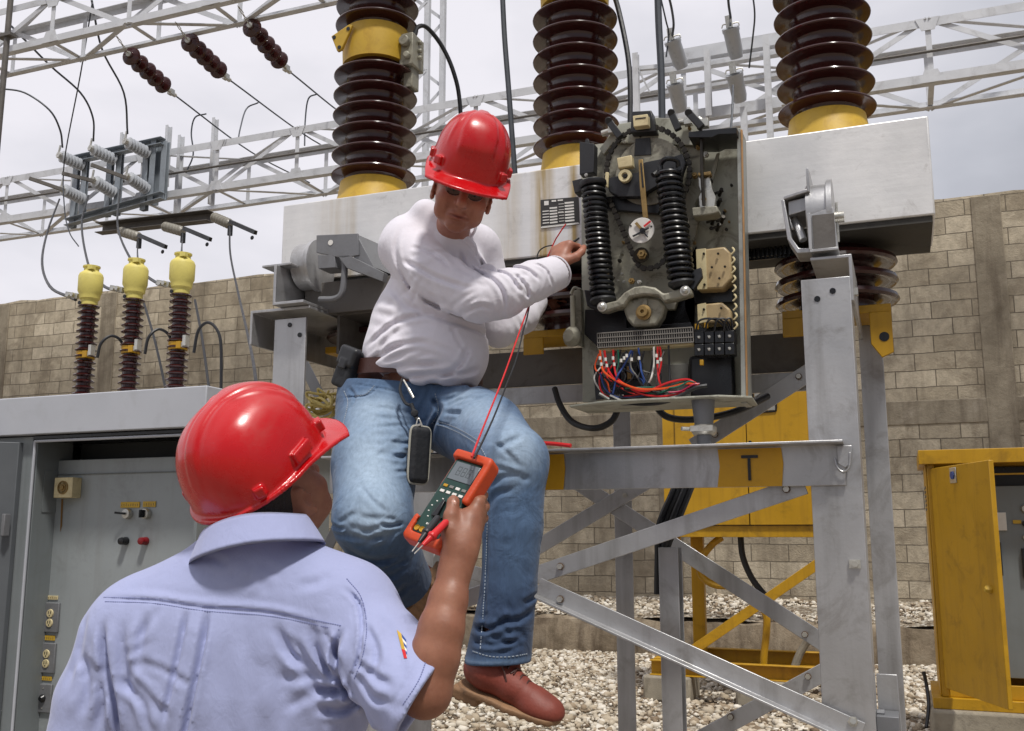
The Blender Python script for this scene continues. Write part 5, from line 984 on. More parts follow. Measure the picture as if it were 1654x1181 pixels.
# ------------------------------------------------------------------ smooth solid modelling for bodies, clothing and helmets
def smin(a, b, k):
    if k <= 0: return np.minimum(a, b)
    h = np.maximum(k - np.abs(a - b), 0) / k; return np.minimum(a, b) - h * h * k * .25
def smax(a, b, k): return -smin(-a, -b, k)
def seg_d(p, a, b):
    ab = b - a; t = np.clip(((p - a) @ ab) / (ab @ ab + 1e-12), 0, 1); return np.linalg.norm(p - a - t[:, None] * ab, axis=1), t
class Solid:
    def __init__(s, R=None, t=None): s.ops = []; s.R = np.eye(3) if R is None else R; s.t = np.zeros(3) if t is None else np.asarray(t, float)
    def set(s, R=None, t=None): s.R = np.eye(3) if R is None else R; s.t = np.zeros(3) if t is None else np.asarray(t, float); return s
    def w(s, p): return s.R @ np.asarray(p, float) + s.t
    def cap(s, a, b, ra, rb=None, k=.02, op='u', fl=None):   # fl = (axis, factor): flattened along a direction
        rb = ra if rb is None else rb; a = s.w(a); b = s.w(b); M = None
        if fl is not None: n = unit(s.R @ np.asarray(fl[0], float)); M = np.eye(3) + (1 / fl[1] - 1) * np.outer(n, n)
        def f(p):
            if M is None: d, t = seg_d(p, a, b)
            else: d, t = seg_d((p - a) @ M, a * 0, (b - a) @ M)
            d = d - (ra + (rb - ra) * t)
            return d * fl[1] if M is not None and fl[1] < 1 else d
        c = (a + b) / 2; rad = np.linalg.norm(b - a) / 2 + max(ra, rb) * (1 if fl is None else max(1, fl[1])); s.ops.append((op, f, c, rad + .01, k)); return s
    def chain(s, pts, k=.02, op='u', fl=None):                # [(point, r), ...]
        W_ = [s.w(p) for p, r in pts]; R_ = [r for p, r in pts]; M = None
        if fl is not None: n_ = unit(s.R @ np.asarray(fl[0], float)); M = np.eye(3) + (1 / fl[1] - 1) * np.outer(n_, n_)
        def f(p):
            d = None
            for i in range(len(W_) - 1):
                a, b = W_[i], W_[i + 1]
                e, t = seg_d(p, a, b) if M is None else seg_d((p - a) @ M, a * 0, (b - a) @ M)
                e = e - (R_[i] + (R_[i + 1] - R_[i]) * t); d = e if d is None else smin(d, e, min(.012, k))
            return d * fl[1] if M is not None and fl[1] < 1 else d
        W2 = np.array(W_); c = (W2.min(0) + W2.max(0)) / 2; rad = max(np.linalg.norm(w_ - c) + r_ * (1 if fl is None else max(1, fl[1])) for w_, r_ in zip(W_, R_))
        s.ops.append((op, f, c, rad + .01, k)); return s
    def ell(s, c, r, k=.02, op='u', rot=None):
        c = s.w(c); Q = (s.R if rot is None else s.R @ rot).T; r = np.asarray(r, float)
        def f(p):
            q = (p - c) @ Q.T; k0 = np.linalg.norm(q / r, axis=1); k1 = np.linalg.norm(q / (r * r), axis=1); return k0 * (k0 - 1) / (k1 + 1e-9)
        s.ops.append((op, f, c, r.max() + .01, k)); return s
    def box(s, c, h, r=.005, k=.01, op='u', rot=None):
        c = s.w(c); Q = (s.R if rot is None else s.R @ rot).T; h = np.asarray(h, float)
        def f(p):
            q = np.abs((p - c) @ Q.T) - (h - r); return np.linalg.norm(np.maximum(q, 0), axis=1) + np.minimum(q.max(1), 0) - r
        s.ops.append((op, f, c, np.linalg.norm(h) + .01, k)); return s
    def plane(s, p0, n, k=.005):                              # keep the side the normal points away from
        p0 = s.w(p0); n = unit(s.R @ np.asarray(n, float)); s.ops.append(('i', lambda p: (p - p0) @ n, p0, 9.0, k)); return s
    def fn(s, f, c, rad): s.ops.append(('f', f, np.asarray(c, float), rad, 0)); return s
    def crease(s, pts, amp=.006, w=.009, ymin=-9, ymax=9, world=True):  # groove (amp>0) or ridge (amp<0) pressed in along Y
        P_ = [np.asarray(p, float) for p in pts]; P_ = smooth_path(P_, 4) if len(P_) > 2 else P_
        A2 = np.array(P_)[:, [0, 2]]; n = len(A2) - 1; cen = np.mean(P_, 0); rad = max(np.linalg.norm(p - cen) for p in P_) + 3 * w; yc = np.array(P_)[:, 1]
        lo_, hi_ = A2.min(0) - 3 * w, A2.max(0) + 3 * w
        def f(p0):
            r_ = np.zeros(len(p0)); sel = (p0[:, 0] > lo_[0]) & (p0[:, 0] < hi_[0]) & (p0[:, 2] > lo_[1]) & (p0[:, 2] < hi_[1]) & (np.abs(p0[:, 1] - yc.mean()) < .1 + np.ptp(yc))
            if not sel.any(): return r_
            r_[sel] = f0(p0[sel]); return r_
        def f0(p):
            best = np.full(len(p), 9.0); ft = np.zeros(len(p)); q = p[:, [0, 2]]; yy = np.zeros(len(p))
            for i in range(n):
                ab = A2[i + 1] - A2[i]; t = np.clip(((q - A2[i]) @ ab) / (ab @ ab + 1e-12), 0, 1); d = np.linalg.norm(q - A2[i] - t[:, None] * ab, axis=1)
                m = d < best; best = np.where(m, d, best); ft = np.where(m, (i + t) / n, ft); yy = np.where(m, yc[i] + (yc[i + 1] - yc[i]) * t, yy)
            fade = np.clip(np.minimum(ft, 1 - ft) * 5, 0, 1); g = np.exp(-(best / w) ** 2) - .45 * np.exp(-((best - 1.9 * w) / w) ** 2)
            return amp * g * fade * (np.abs(p[:, 1] - yy) < .10)
        s.ops.append(('f', f, cen, rad + .1, 0)); return s
    def fan(s, c, a0, a1, n, l0, l1, y, amp, w, seed, px=True):   # creases that radiate from a point where the cloth is caught (pixels)
        rg = random.Random(seed)
        for i in range(n):
            a = math.radians(a0 + (a1 - a0) * (i + rg.uniform(.2, .8)) / n); r0 = rg.uniform(.05, .3) * l1; r1 = rg.uniform(l0, l1) + r0; bd = rg.uniform(-.25, .25); k = rg.uniform(.6, 1.2)
            q = []
            for j in range(4): t_ = r0 + (r1 - r0) * j / 3; b_ = a + bd * j / 3; q.append(P(c[0] + math.cos(b_) * t_, c[1] - math.sin(b_) * t_, y))
            s.crease(q, amp * k, w * rg.uniform(.8, 1.15))
        return s
    def wave(s, c, rad, d, lam, amp, ph=0):
        c = np.asarray(c, float); d = unit(d)
        def f(p):
            r2 = ((p - c) ** 2).sum(1) / (rad * rad); q = (p - c) @ d; wob = np.sin(p[:, 0] * 31 + 1.3) * .35 + np.sin(p[:, 2] * 37 + p[:, 1] * 23) * .35
            return amp * np.sin(q * 2 * math.pi / lam + wob + ph) * np.exp(-r2 * 2.2)
        s.ops.append(('f', f, c, rad * 1.3, 0)); return s
    def eval(s, p, c=None, br=1e9):
        d = np.full(len(p), .5)
        for op, f, oc, rad, k in s.ops:
            if c is not None and op != 'i':
                m = np.linalg.norm(c - oc) - br - rad
                if op in 'us' and m > k + .03: continue
                if op == 'f' and m > 0: continue
            if op == 'u': d = smin(d, f(p), k)
            elif op == 's': d = smax(d, -f(p), k)
            elif op == 'i': d = smax(d, f(p), k)
            else: d = d + f(p)
        return d
    def bounds(s):
        lo = np.min([o[2] - o[3] for o in s.ops if o[0] == 'u'], 0); hi = np.max([o[2] + o[3] for o in s.ops if o[0] == 'u'], 0); return lo, hi
    def mesh(s, h, lo=None, hi=None):
        l, u = s.bounds(); lo = l if lo is None else np.maximum(l, lo); hi = u if hi is None else np.minimum(u, hi)
        B = 12; nb = np.maximum(np.ceil((hi - lo) / (h * B)).astype(int), 1) + 1; lo = lo - h * 2; N = nb * B
        V = np.full(tuple(N), .5, np.float32); br = B * h * .87; g = (np.arange(B)) * h
        gx, gy, gz = np.meshgrid(g, g, g, indexing='ij'); off = np.stack([gx, gy, gz], -1).reshape(-1, 3)
        for i in range(nb[0]):
            for j in range(nb[1]):
                for k in range(nb[2]):
                    o = lo + np.array([i, j, k]) * B * h; c = o + (B - 1) * h / 2; v = s.eval(c[None], c, br)[0]
                    sl = (slice(i * B, i * B + B), slice(j * B, j * B + B), slice(k * B, k * B + B))
                    if abs(v) > br * 1.9 + .015: V[sl] = v; continue
                    V[sl] = s.eval(off + o, c, br).reshape(B, B, B)
        V[0] = V[-1] = .5; V[:, 0] = V[:, -1] = .5; V[:, :, 0] = V[:, :, -1] = .5
        I = V < 0; st3 = np.array([N[1] * N[2], N[2], 1]); acc_c = []; acc_p = []; quads = []
        for ax in range(3):
            a = [slice(None)] * 3; b = [slice(None)] * 3; a[ax] = slice(0, -1); b[ax] = slice(1, None)
            m = I[tuple(a)] != I[tuple(b)]; idx = np.argwhere(m); e = np.zeros(3, int); e[ax] = 1
            va = V[idx[:, 0], idx[:, 1], idx[:, 2]]; jx = idx + e; vb = V[jx[:, 0], jx[:, 1], jx[:, 2]]; t = va / (va - vb)
            p = idx.astype(float) + e * t[:, None]; o1, o2 = [(1, 2), (2, 0), (0, 1)][ax]; e1 = np.zeros(3, int); e1[o1] = 1; e2 = np.zeros(3, int); e2[o2] = 1
            cs = [(idx - e1 * x - e2 * y) @ st3 for x, y in ((0, 0), (1, 0), (1, 1), (0, 1))]
            for c in cs: acc_c.append(c); acc_p.append(p)
            q = np.stack(cs, 1); fl = va < 0; q[fl] = q[fl][:, ::-1]; quads.append(q[:, ::-1])
        cc = np.concatenate(acc_c); pp = np.concatenate(acc_p); uq, inv = np.unique(cc, return_inverse=True); cnt = np.bincount(inv)
        vv = np.stack([np.bincount(inv, pp[:, i]) / cnt for i in range(3)], 1) * h + lo
        qd = np.searchsorted(uq, np.concatenate(quads)); return vv, qd
def np_mesh(name, v, q, mat, cols=None):
    me = bpy.data.meshes.new(name); me.vertices.add(len(v)); me.vertices.foreach_set('co', v.astype(np.float32).reshape(-1)); n = len(q)
    me.loops.add(n * 4); me.loops.foreach_set('vertex_index', q.astype(np.int32).reshape(-1)); me.polygons.add(n)
    me.polygons.foreach_set('loop_start', np.arange(0, n * 4, 4, dtype=np.int32)); me.polygons.foreach_set('loop_total', np.full(n, 4, np.int32)); me.update(calc_edges=True); me.validate(); me.shade_smooth()
    if mat: me.materials.append(mat)
    if cols is not None:
        at = me.color_attributes.new('tint', 'FLOAT_COLOR', 'POINT'); c = np.ones((len(me.vertices), 4), np.float32); c[:, :3] = cols; at.data.foreach_set('color', c.reshape(-1))
    return me
def relax(v, q, it=2, lam=.5):
    for _ in range(it):
        acc = np.zeros_like(v); cnt = np.zeros(len(v))
        ia = np.concatenate([q[:, a] for a in (0, 1, 2, 3, 1, 2, 3, 0)]); ib = np.concatenate([q[:, a] for a in (1, 2, 3, 0, 0, 1, 2, 3)])
        cnt = np.bincount(ia, minlength=len(v)); acc = np.stack([np.bincount(ia, v[ib, i], minlength=len(v)) for i in range(3)], 1)
        v = v + lam * (acc / cnt[:, None] - v)
    return v
def solid_obj(name, s, h, mat, parent=None, org=None, rx=2, tint=None, lo=None, hi=None):
    v, q = s.mesh(h, lo, hi); v = relax(v, q, rx) if rx else v
    if parent is not None: org = INFO[root_of(parent).name][0]
    cols = tint(v) if tint else None
    o = bpy.data.objects.new(name, np_mesh(name, v - np.asarray(org), q, mat, cols)); COL.objects.link(o)
    if parent is not None: o.parent = parent
    else: o.location = org; INFO[o.name] = (np.asarray(org, float), 'W')
    return o
def rot3(yaw=0, pitch=0, roll=0):   # local y forward: roll about y, then pitch about x, then yaw about z (degrees)
    return np.array(Matrix.Rotation(math.radians(yaw), 3, 'Z') @ Matrix.Rotation(math.radians(pitch), 3, 'X') @ Matrix.Rotation(math.radians(roll), 3, 'Y'))

def mat_skin(name, c, dark):
    t = NT(name); at = t.n('ShaderNodeAttribute'); at.attribute_name = 'tint'; n = t.noise(18, 6, .65); n2 = t.noise(240, 3, .6)
    col = t.ramp(n, [(.3, dark), (.7, c)]); col = t.mix(1.0, col, at.outputs['Color'], 'MULTIPLY')
    t.set(Base_Color=col, Roughness=t.ramp(t.noise(30, 4, .6), [(.3, g1(.42)), (.7, g1(.58))]), Subsurface_Weight=.12)
    t.b.inputs['Subsurface Radius'].default_value = (.012, .004, .002); t.b.inputs['Subsurface Scale'].default_value = .5
    n4 = t.noise(55, 5, .7); t.bump(t.math('ADD', n2, t.math('ADD', t.math('MULTIPLY', n, .6), n4)), .14, .002); return t.m
def mat_cloth(name, c, var=.05, weave=900, wr=.35, rough=.85, fold=10, sheen=.2):
    t = NT(name); n = t.noise(5, 5, .6); d = tuple(x * (1 - var) for x in c[:3]) + (1,); l = tuple(min(1, x * (1 + var)) for x in c[:3]) + (1,)
    t.set(Base_Color=t.ramp(n, [(.3, d), (.7, l)]), Roughness=rough, Sheen_Weight=sheen)
    rn = t.n('ShaderNodeTexNoise', noise_type='RIDGED_MULTIFRACTAL'); rn.inputs['Scale'].default_value = fold * .8; rn.inputs['Detail'].default_value = 3; rn.inputs['Roughness'].default_value = .4; rn.inputs['Distortion'].default_value = .5
    mp = t.n('ShaderNodeMapping'); mp.inputs['Scale'].default_value = (1, 1, .55); t.l(t.tc, mp.inputs[0]); t.l(mp.outputs[0], rn.inputs['Vector'])
    f1 = t.math('MULTIPLY', rn.outputs['Fac'], .35); f2 = t.noise(fold * 4, 4, .55, dist=.3, sc=(1, 1, .6)); wv = t.noise(weave, 2, .5)
    b = t.bump(t.math('ADD', f1, t.math('MULTIPLY', f2, .35)), wr, .03); t.bump(wv, .15, .001, b); return t.m
def mat_denim():
    t = NT('faded_denim'); at = t.n('ShaderNodeAttribute'); at.attribute_name = 'tint'; sep = t.n('ShaderNodeSeparateColor'); t.l(at.outputs['Color'], sep.inputs[0])
    n = t.noise(7, 6, .65); n2 = t.noise(90, 4, .7, sc=(1, 1, .25)); fa = t.math('ADD', sep.outputs[0], t.math('MULTIPLY', t.math('SUBTRACT', n, .5), .5))
    col = t.ramp(fa, [(0, rgb(44, 64, 94)), (.45, rgb(80, 106, 138)), (.95, rgb(160, 180, 200))])
    col = t.mix(.55, col, t.ramp(n2, [(.3, g1(.66)), (.7, g1(1.15))]), 'MULTIPLY')
    t.set(Base_Color=col, Roughness=.85, Sheen_Weight=.1)
    f1 = t.noise(13, 3, .5, dist=1.0); b = t.bump(f1, .4, .02); t.bump(t.noise(700, 2, .5, sc=(1, 1, .5)), .25, .001, b); return t.m
M_SKIN = mat_skin('tanned_skin', rgb(172, 118, 96), rgb(146, 92, 72)); M_SKIN2 = mat_skin('brown_skin', rgb(158, 108, 84), rgb(130, 82, 62))
M_TEE = mat_cloth('white_cotton', rgb(222, 219, 228), .03, 900, .3, .9, 8)
M_SHIRT = mat_cloth('pale_blue_cotton', rgb(160, 167, 204), .04, 1100, .34, .85, 7)
M_DENIM = mat_denim(); M_LEATH = paint('brown_belt_leather', rgb(74, 44, 38), .45, 0, .15, 14, .2)
M_BOOT = paint('red_brown_boot_leather', rgb(124, 56, 42), .58, 0, .16, 12, .25, rgb(90, 44, 36), .4); M_SOLE = paint('tan_boot_sole', rgb(142, 108, 78), .7, 0, .15, 20, .3, rgb(92, 74, 58), .5)
M_NYL = paint('black_nylon', rgb(30, 32, 36), .65, 0, .12, 40, .3)
def mat_helmet(name, c):
    t = NT(name); n = t.noise(3, 4, .6); sc_ = t.noise(60, 6, .7, sc=(1, 1, 5)); col = t.ramp(n, [(.3, tuple(x * .88 for x in c[:3]) + (1,)), (.7, c)])
    col = t.mix(t.ramp(sc_, [(.62, g1(0)), (.75, g1(.18))]), col, rgb(226, 150, 150)); du = t.noise(7, 7, .7, dist=.5); col = t.mix(t.ramp(du, [(.5, g1(0)), (.75, g1(.22))]), col, rgb(150, 110, 100))
    t.set(Base_Color=col, Roughness=t.ramp(du, [(.3, g1(.16)), (.7, g1(.42))]), Coat_Weight=.25, Coat_Roughness=.08); t.bump(t.math('ADD', sc_, t.math('MULTIPLY', n, 2)), .03, .003); return t.m
M_HEL = mat_helmet('glossy_red_helmet', rgb(196, 8, 16))
HAIR = mat_cloth('dark_hair', rgb(44, 38, 36), .3, 500, .6, .6, 60, 0)

def helmet(R, t, parent, h=.0026, sx=1, sz=1):
    s = Solid(R, t); s_R, s_t = s.R, s.t
    def dome(p):      # rounded dome, a little squarer than an ellipsoid, with a raised band that opens into a V at the front
        q = (p - s_t) @ s_R; x, y, z = q[:, 0] / (.1165 * sx), (q[:, 1] + .002) / .139, q[:, 2] / (.155 * sz); e_ = 2.45
        d = ((np.abs(x) ** e_ + np.abs(y) ** e_ + np.abs(z) ** e_ + 1e-9) ** (1 / e_) - 1) * .128; ax, yy, zz = np.abs(q[:, 0]), q[:, 1], q[:, 2]
        sg = lambda v, w_: 1 / (1 + np.exp(-np.clip(v / w_, -30, 30)))
        hw = .015 + np.clip(yy - .0, 0, .1) * .36; band = sg(hw - ax, .0018) * sg(zz - .062 - np.clip(-yy, 0, 1) * -.1, .006) * sg(yy + .125, .01)
        gul = sg(.006 - np.abs(ax - hw - .012 - np.clip(yy, 0, .1) * .2), .002) * sg(zz - .075, .012) * sg(yy + .06, .02)
        return d - .0055 * band - .0032 * gul
    s.ops.append(('u', dome, s.w((0, 0, 0)), .165, 0))
    s.ops.append(('i', lambda p: -((p - s_t) @ s_R)[:, 2] - .006 - .012 * np.clip(((p - s_t) @ s_R)[:, 1] / .13, 0, 1), s.w((0, 0, 0)), 9, .002))
    # rim all round, visor in front
    def rim(p):
        q = (p - s_t) @ s_R; a, b = .1235 * sx, .144; kk = np.sqrt((q[:, 0] / a) ** 2 + ((q[:, 1] + .004) / b) ** 2); dr = (kk - 1) * .135
        f = np.clip((q[:, 1] - .0) / .13, 0, 1); ext = .006 + .042 * f ** 1.6; dz = q[:, 2] + .004 + .012 * f - np.clip(dr, 0, .06) * (.0 - .35) * f * 1.0
        return np.maximum(np.abs(dr - ext * .5 + .004) - ext * .5 - .006, np.abs(dz) - .0042)
    s.ops.append(('u', rim, s.w((0, .02, 0)), .22, .006))
    s.ell((0, -.004, -.004), (.110 * sx, .132, .146 * sz), .002, 's')
    for x in (-1, 1):
        s.box((x * .1185 * sx, .012, .022), (.008, .026, .012), .003, .003); s.box((x * .090, .100, .016), (.012, .012, .012), .003, .004, rot=rot3(-x * 42)); s.box((x * .093, -.092, .018), (.010, .014, .011), .003, .004, rot=rot3(x * 42))
    return solid_obj('hard_hat', s, h, M_HEL, parent, rx=1)

def head_ops(s, R, t, ear=True):
    s.set(R, t)
    s.ell((0, -.015, .03), (.078, .098, .088), .02); s.ell((0, .018, -.03), (.074, .076, .082), .03); s.ell((0, .034, -.076), (.058, .052, .040), .02)
    s.ell((0, .076, -.104), (.026, .018, .018), .02); s.cap((-.034, .080, .014), (.034, .080, .014), .012, k=.014)
    for x in (-1, 1):
        s.ell((x * .043, .062, -.034), (.028, .023, .022), .02); s.ell((x * .030, .102, -.004), (.018, .014, .012), .012, 's'); s.ell((x * .030, .078, -.006), (.015, .013, .012), .003)
        s.cap((x * .016, .0925, -.001), (x * .046, .080, -.003), .0050, k=.004); s.cap((x * .018, .0905, -.013), (x * .044, .080, -.013), .0045, k=.004); s.ell((x * .012, .096, -.041), (.010, .011, .008), .006)
        if ear:
            s.ell((x * .082, -.012, -.012), (.009, .020, .034), .006, rot=rot3(x * -20)); s.ell((x * .092, -.004, -.008), (.008, .011, .020), .003, 's', rot=rot3(x * -20)); s.ell((x * .086, .008, -.014), (.004, .006, .008), .003); s.ell((x * .083, .000, -.043), (.007, .010, .010), .005)
    s.cap((0, .088, .006), (0, .114, -.034), .0095, .0145, .010); s.ell((0, .110, -.038), (.0145, .013, .012), .006)
    s.cap((0, .092, -.046), (0, .093, -.058), .010, k=.01)
    s.chain([((-.031, .079, -.073), .0050), ((-.011, .093, -.068), .0070), ((0, .094, -.069), .0060), ((.011, .093, -.068), .0070), ((.031, .079, -.073), .0050)], .004)
    s.chain([((-.027, .081, -.078), .0055), ((0, .093, -.081), .0088), ((.027, .081, -.078), .0055)], .004)
    s.chain([((-.030, .086, -.0745), .0026), ((0, .101, -.0735), .0030), ((.030, .086, -.0745), .0026)], .003, 's'); s.ell((0, .096, -.088), (.022, .007, .004), .006, 's')
    for x in (-1, 1): s.chain([((x * .019, .101, -.038), .0035), ((x * .034, .088, -.058), .0040), ((x * .040, .078, -.080), .003)], .008, 's'); s.ell((x * .052, .05, -.07), (.016, .02, .02), .02)
    s.set(); return s
def head_tint(R, t):
    def f(v):
        q = (v - t) @ R; c = np.ones((len(v), 3))
        def blob(cen, rad, col, a):
            d = np.exp(-((((q - cen) / rad) ** 2).sum(1)) * 1.5)[:, None] * a; return c * (1 - d) + np.array(col) * d * c
        c = blob((0, .095, -.075), (.034, .03, .010), (.84, .48, .48), .9); c = blob((0, .11, -.03), (.02, .03, .02), (1.1, .82, .8), .8)
        for x in (-1, 1): c = blob((x * .045, .07, -.03), (.03, .03, .03), (1.08, .84, .82), .7)
        c = blob((0, .08, -.095), (.05, .05, .022), (.86, .84, .86), .8); c = blob((0, .095, -.057), (.03, .03, .010), (.84, .82, .84), .7)
        for x in (-1, 1): c = blob((x * .03, .09, .015), (.022, .03, .006), (.35, .30, .30), .9); c = blob((x * .036, .088, -.058), (.006, .03, .016), (.72, .62, .60), .6); c = blob((x * .012, .10, -.047), (.006, .02, .004), (.4, .3, .3), .8)  # brow colour, plus shade of smile folds and nostrils painted into the tint
        c = blob((0, .10, -.0745), (.036, .03, .0032), (.34, .2, .2), .9)  # shade along the mouth line, painted into the tint
        return c
    return f
def hand(s, R, t, curl, side=1, scale=1.0, spread=.35, thumb=None):
    """palm with five separate fingers; local z runs wrist -> fingertips, y out of the palm, x towards the thumb (side)"""
    def L(p): return R @ (np.asarray(p, float) * scale) + t
    s.set(); X = side
    s.cap(L((0, 0, -.01)), L((0, 0, .03)), .027 * scale, .030 * scale, .012, fl=(R @ np.array([0, 1., 0]), .62))
    s.chain([(L((X * .024, 0, .072)), .0125 * scale), (L((-X * .028, 0, .064)), .011 * scale)], .012)
    s.cap(L((X * .012, 0, .02)), L((X * .022, 0, .072)), .016 * scale, .012 * scale, .016); s.cap(L((-X * .014, 0, .015)), L((-X * .026, 0, .062)), .015 * scale, .011 * scale, .016); s.cap(L((0, 0, .02)), L((0, -.002, .07)), .015 * scale, .012 * scale, .016)
    fin = [(.030, .074, (.042, .026, .020), .0095), (.010, .079, (.046, .029, .021), .0098), (-.010, .075, (.042, .027, .020), .0092), (-.028, .066, (.034, .021, .018), .0082)]
    for i, (x, z, ls, r) in enumerate(fin):
        p = np.array([X * x, 0, z]); ang = 0; pts = [(L(p), r * scale * 1.08)]
        for j, l in enumerate(ls):
            ang += math.radians(curl[i][j]); d = np.array([X * spread * (x * 2.2) * (1 - j * .5), math.sin(ang), math.cos(ang)]); p = p + unit(d) * l; pts.append((L(p), r * scale * (1 - .09 * (j + 1))))
        s.chain(pts, .0035)
    th = thumb or [(X * .022, .004, .012), (X * .046, .018, .034), (X * .054, .030, .062), (X * .050, .040, .088)]
    s.chain([(L(th[0]), .016 * scale), (L(th[1]), .0135 * scale), (L(th[2]), .0112 * scale), (L(th[3]), .0095 * scale)], .006)
    return s
# ------------------------------------------------------------------ seated worker
W = P
sm = thing('person', 'seated worker in red hard hat, white shirt and faded jeans, reaching into the mechanism', 'person', P(690, 720, 3.05), fr='W')
HR1 = rot3(180 + 10, -20, 0) ; HR1 = np.array(Matrix.Rotation(math.radians(13), 3, 'Y')) @ HR1
HC1 = P(749, 306, 2.74)
SHR, ELR, WRR = P(662, 398, 2.93), P(778, 488, 2.76), P(893, 443, 2.93)
SHL, ELL, WRL = P(775, 405, 3.10), P(806, 530, 3.14), P(862, 488, 3.34)
NK = P(728, 372, 3.0)
HPR, KNR, ANR = P(618, 662, 3.02), P(602, 835, 2.70), P(668, 968, 2.98)
HPL, KNL, ANL = P(736, 664, 3.02), P(830, 742, 2.54), P(806, 1066, 2.54)
fwd = unit(P(905, 1152, 2.46) - P(765, 1096, 2.56))
b = Solid(); head_ops(b, HR1, HC1)
b.cap(HC1 + HR1 @ np.array([0, -.03, -.06]), P(724, 396, 3.0), .050, .056, .03)
b.chain([(P(722, 395, 3.03), .075), (P(716, 470, 3.03), .10), (P(690, 570, 3.03), .12), (P(680, 640, 3.05), .12)], .05)
b.chain([(SHR, .05), (ELR, .042), (WRR, .030)], .02); b.chain([(SHL, .05), (ELL, .042), (WRL, .028)], .02); b.cap(SHR, SHL, .06, k=.04)
b.chain([(HPR, .09), (KNR, .058), (ANR, .042)], .03); b.chain([(HPL, .09), (KNL, .058), (ANL, .042)], .03)
b.cap(ANL, ANL + fwd * .05 - np.array([0, 0, .04]), .032, .026, .02); b.cap(ANR, ANR + np.array([-.02, .0, -.10]), .035, .028, .02)
# right hand closed on the probe, going up from the cuff
zd = unit(P(918, 372, 3.0) - P(902, 432, 2.95)); yd = unit(np.cross(zd, np.array([-.9, .35, 0]))) ; yd = unit(np.array([.55, .75, .2]) - zd * (np.array([.55, .75, .2]) @ zd)); xd = np.cross(yd, zd)
b = hand(b, np.stack([xd, yd, zd], 1), P(901, 428, 2.95), [(62, 78, 50), (68, 82, 50), (72, 84, 50), (76, 84, 50)], 1, 1.0)
b.cap(WRR, P(901, 430, 2.95), .029, .027, .015)
b.cap(WRL, P(880, 474, 3.38), .028, .027, .01); b = hand(b, np.stack([np.array([0, 0, 1.]), np.array([0, 1., 0]), np.array([1., 0, 0])], 1), P(880, 472, 3.39), [(50, 60, 40)] * 4, -1, .95)
solid_obj('body', b, .0035, M_SKIN, sm, rx=1, tint=head_tint(HR1, HC1))
helmet(HR1 @ rot3(0, -8, 0), HC1 + HR1 @ np.array([0, .000, .061]), sm, sx=.95, sz=1.04)
# hair at the temples and nape, eyes, glasses
hs = Solid(HR1, HC1); hs.ell((0, -.018, .03), (.080, .101, .09), 0); hs.plane((0, 0, .05), (0, 0, 1)); hs.plane((0, 0, -.03), (0, -.35, -1)); hs.plane((0, .045, 0), (0, 1, -.25)); solid_obj('hair', hs, .004, HAIR, sm)
M_EYE = paint('eye_white', rgb(200, 196, 190), .2, 0, .02, 10, 0); M_LENS = paint('dark_glasses', rgb(26, 24, 26), .15, 0, .05, 10, 0)
def L1(p): return HR1 @ np.array(p) + HC1
for x in (-1, 1):
    mb = MB(); mb.lathe([(0, .0118), (.004, .0112), (.008, .0088), (.0105, .005), (.0115, 0), (0, -.004)], L1((x * .030, .0795, -.006)), HR1 @ np.array([0, 1, 0]), 14); e_ = obj('eye', mb, M_EYE, sm)
    mb = MB(); mb.lathe([(0, .0125), (.0045, .0122), (.0046, .008), (0, .008)], L1((x * .030, .0795, -.006)), HR1 @ np.array([0, 1, 0]), 12); obj('iris', mb, M_BLK2, e_)
t_ = NT('brim_shade_lens'); t_.set(Base_Color=(.02, .018, .018, 1), Roughness=.08, Alpha=.55); M_LENS_SHADE = t_.m  # lens colour darkened to stand for the brim's shadow over the eyes
for x in (-1, 1):
    mb = MB(); mb.add([L1((x * (.031 + .019 * math.cos(a)), .1035 - .018 * abs(.031 + .019 * math.cos(a)) / .05, -.006 + .0125 * math.sin(a))) for a in np.linspace(0, 2 * math.pi, 16, endpoint=False)], [tuple(range(16))]); obj('lens', mb, M_LENS_SHADE, sm)
mb = MB()
for x in (-1, 1):
    pts = [L1((x * (.031 + .021 * math.cos(a)), .103 - .018 * abs(.031 + .021 * math.cos(a)) / .05, -.006 + .014 * math.sin(a))) for a in np.linspace(0, 2 * math.pi, 17)]
    mb.tube(pts, .0013, 5, 0); mb.tube([L1((x * .052, .088, 0)), L1((x * .078, .05, .002)), L1((x * .083, -.01, .0))], .0016, 5)
mb.tube([L1((-.010, .106, -.002)), L1((0, .109, 0)), L1((.010, .106, -.002))], .0013, 5); obj('glasses', mb, M_LENS, sm)

# shirt
s = Solid()
s.chain([(P(724, 398, 3.02), .088), (P(712, 455, 3.01), .152), (P(690, 530, 3.0), .178), (P(682, 575, 3.0), .186), (P(676, 612, 3.02), .178)], .06, fl=(np.array([.25, 1, 0]), .80))
s.ell(P(712, 572, 2.93), (.135, .12, .105), .06)
s.cap(P(668, 392, 2.97), P(765, 398, 3.08), .072, .066, .05); s.cap(P(716, 362, 3.0), P(660, 384, 2.95), .062, .07, .04); s.cap(P(712, 350, 3.02), P(690, 372, 2.98), .045, .05, .03); s.cap(P(728, 378, 3.0), P(770, 395, 3.06), .05, .055, .04)
s.chain([(P(655, 402, 2.93), .084), (P(700, 445, 2.84), .077), (P(775, 482, 2.76), .072), (P(812, 476, 2.78), .066)], .03)
s.chain([(P(812, 476, 2.78), .066), (P(862, 454, 2.87), .060), (P(893, 443, 2.925), .0545)], .02)
s.chain([(SHL, .07), (P(790, 470, 3.12), .068), (ELL, .062), (P(842, 512, 3.25), .057), (WRL, .048)], .03)
s.plane(P(676, 612, 2.95), (-.03, .05, -1), .004) if False else None
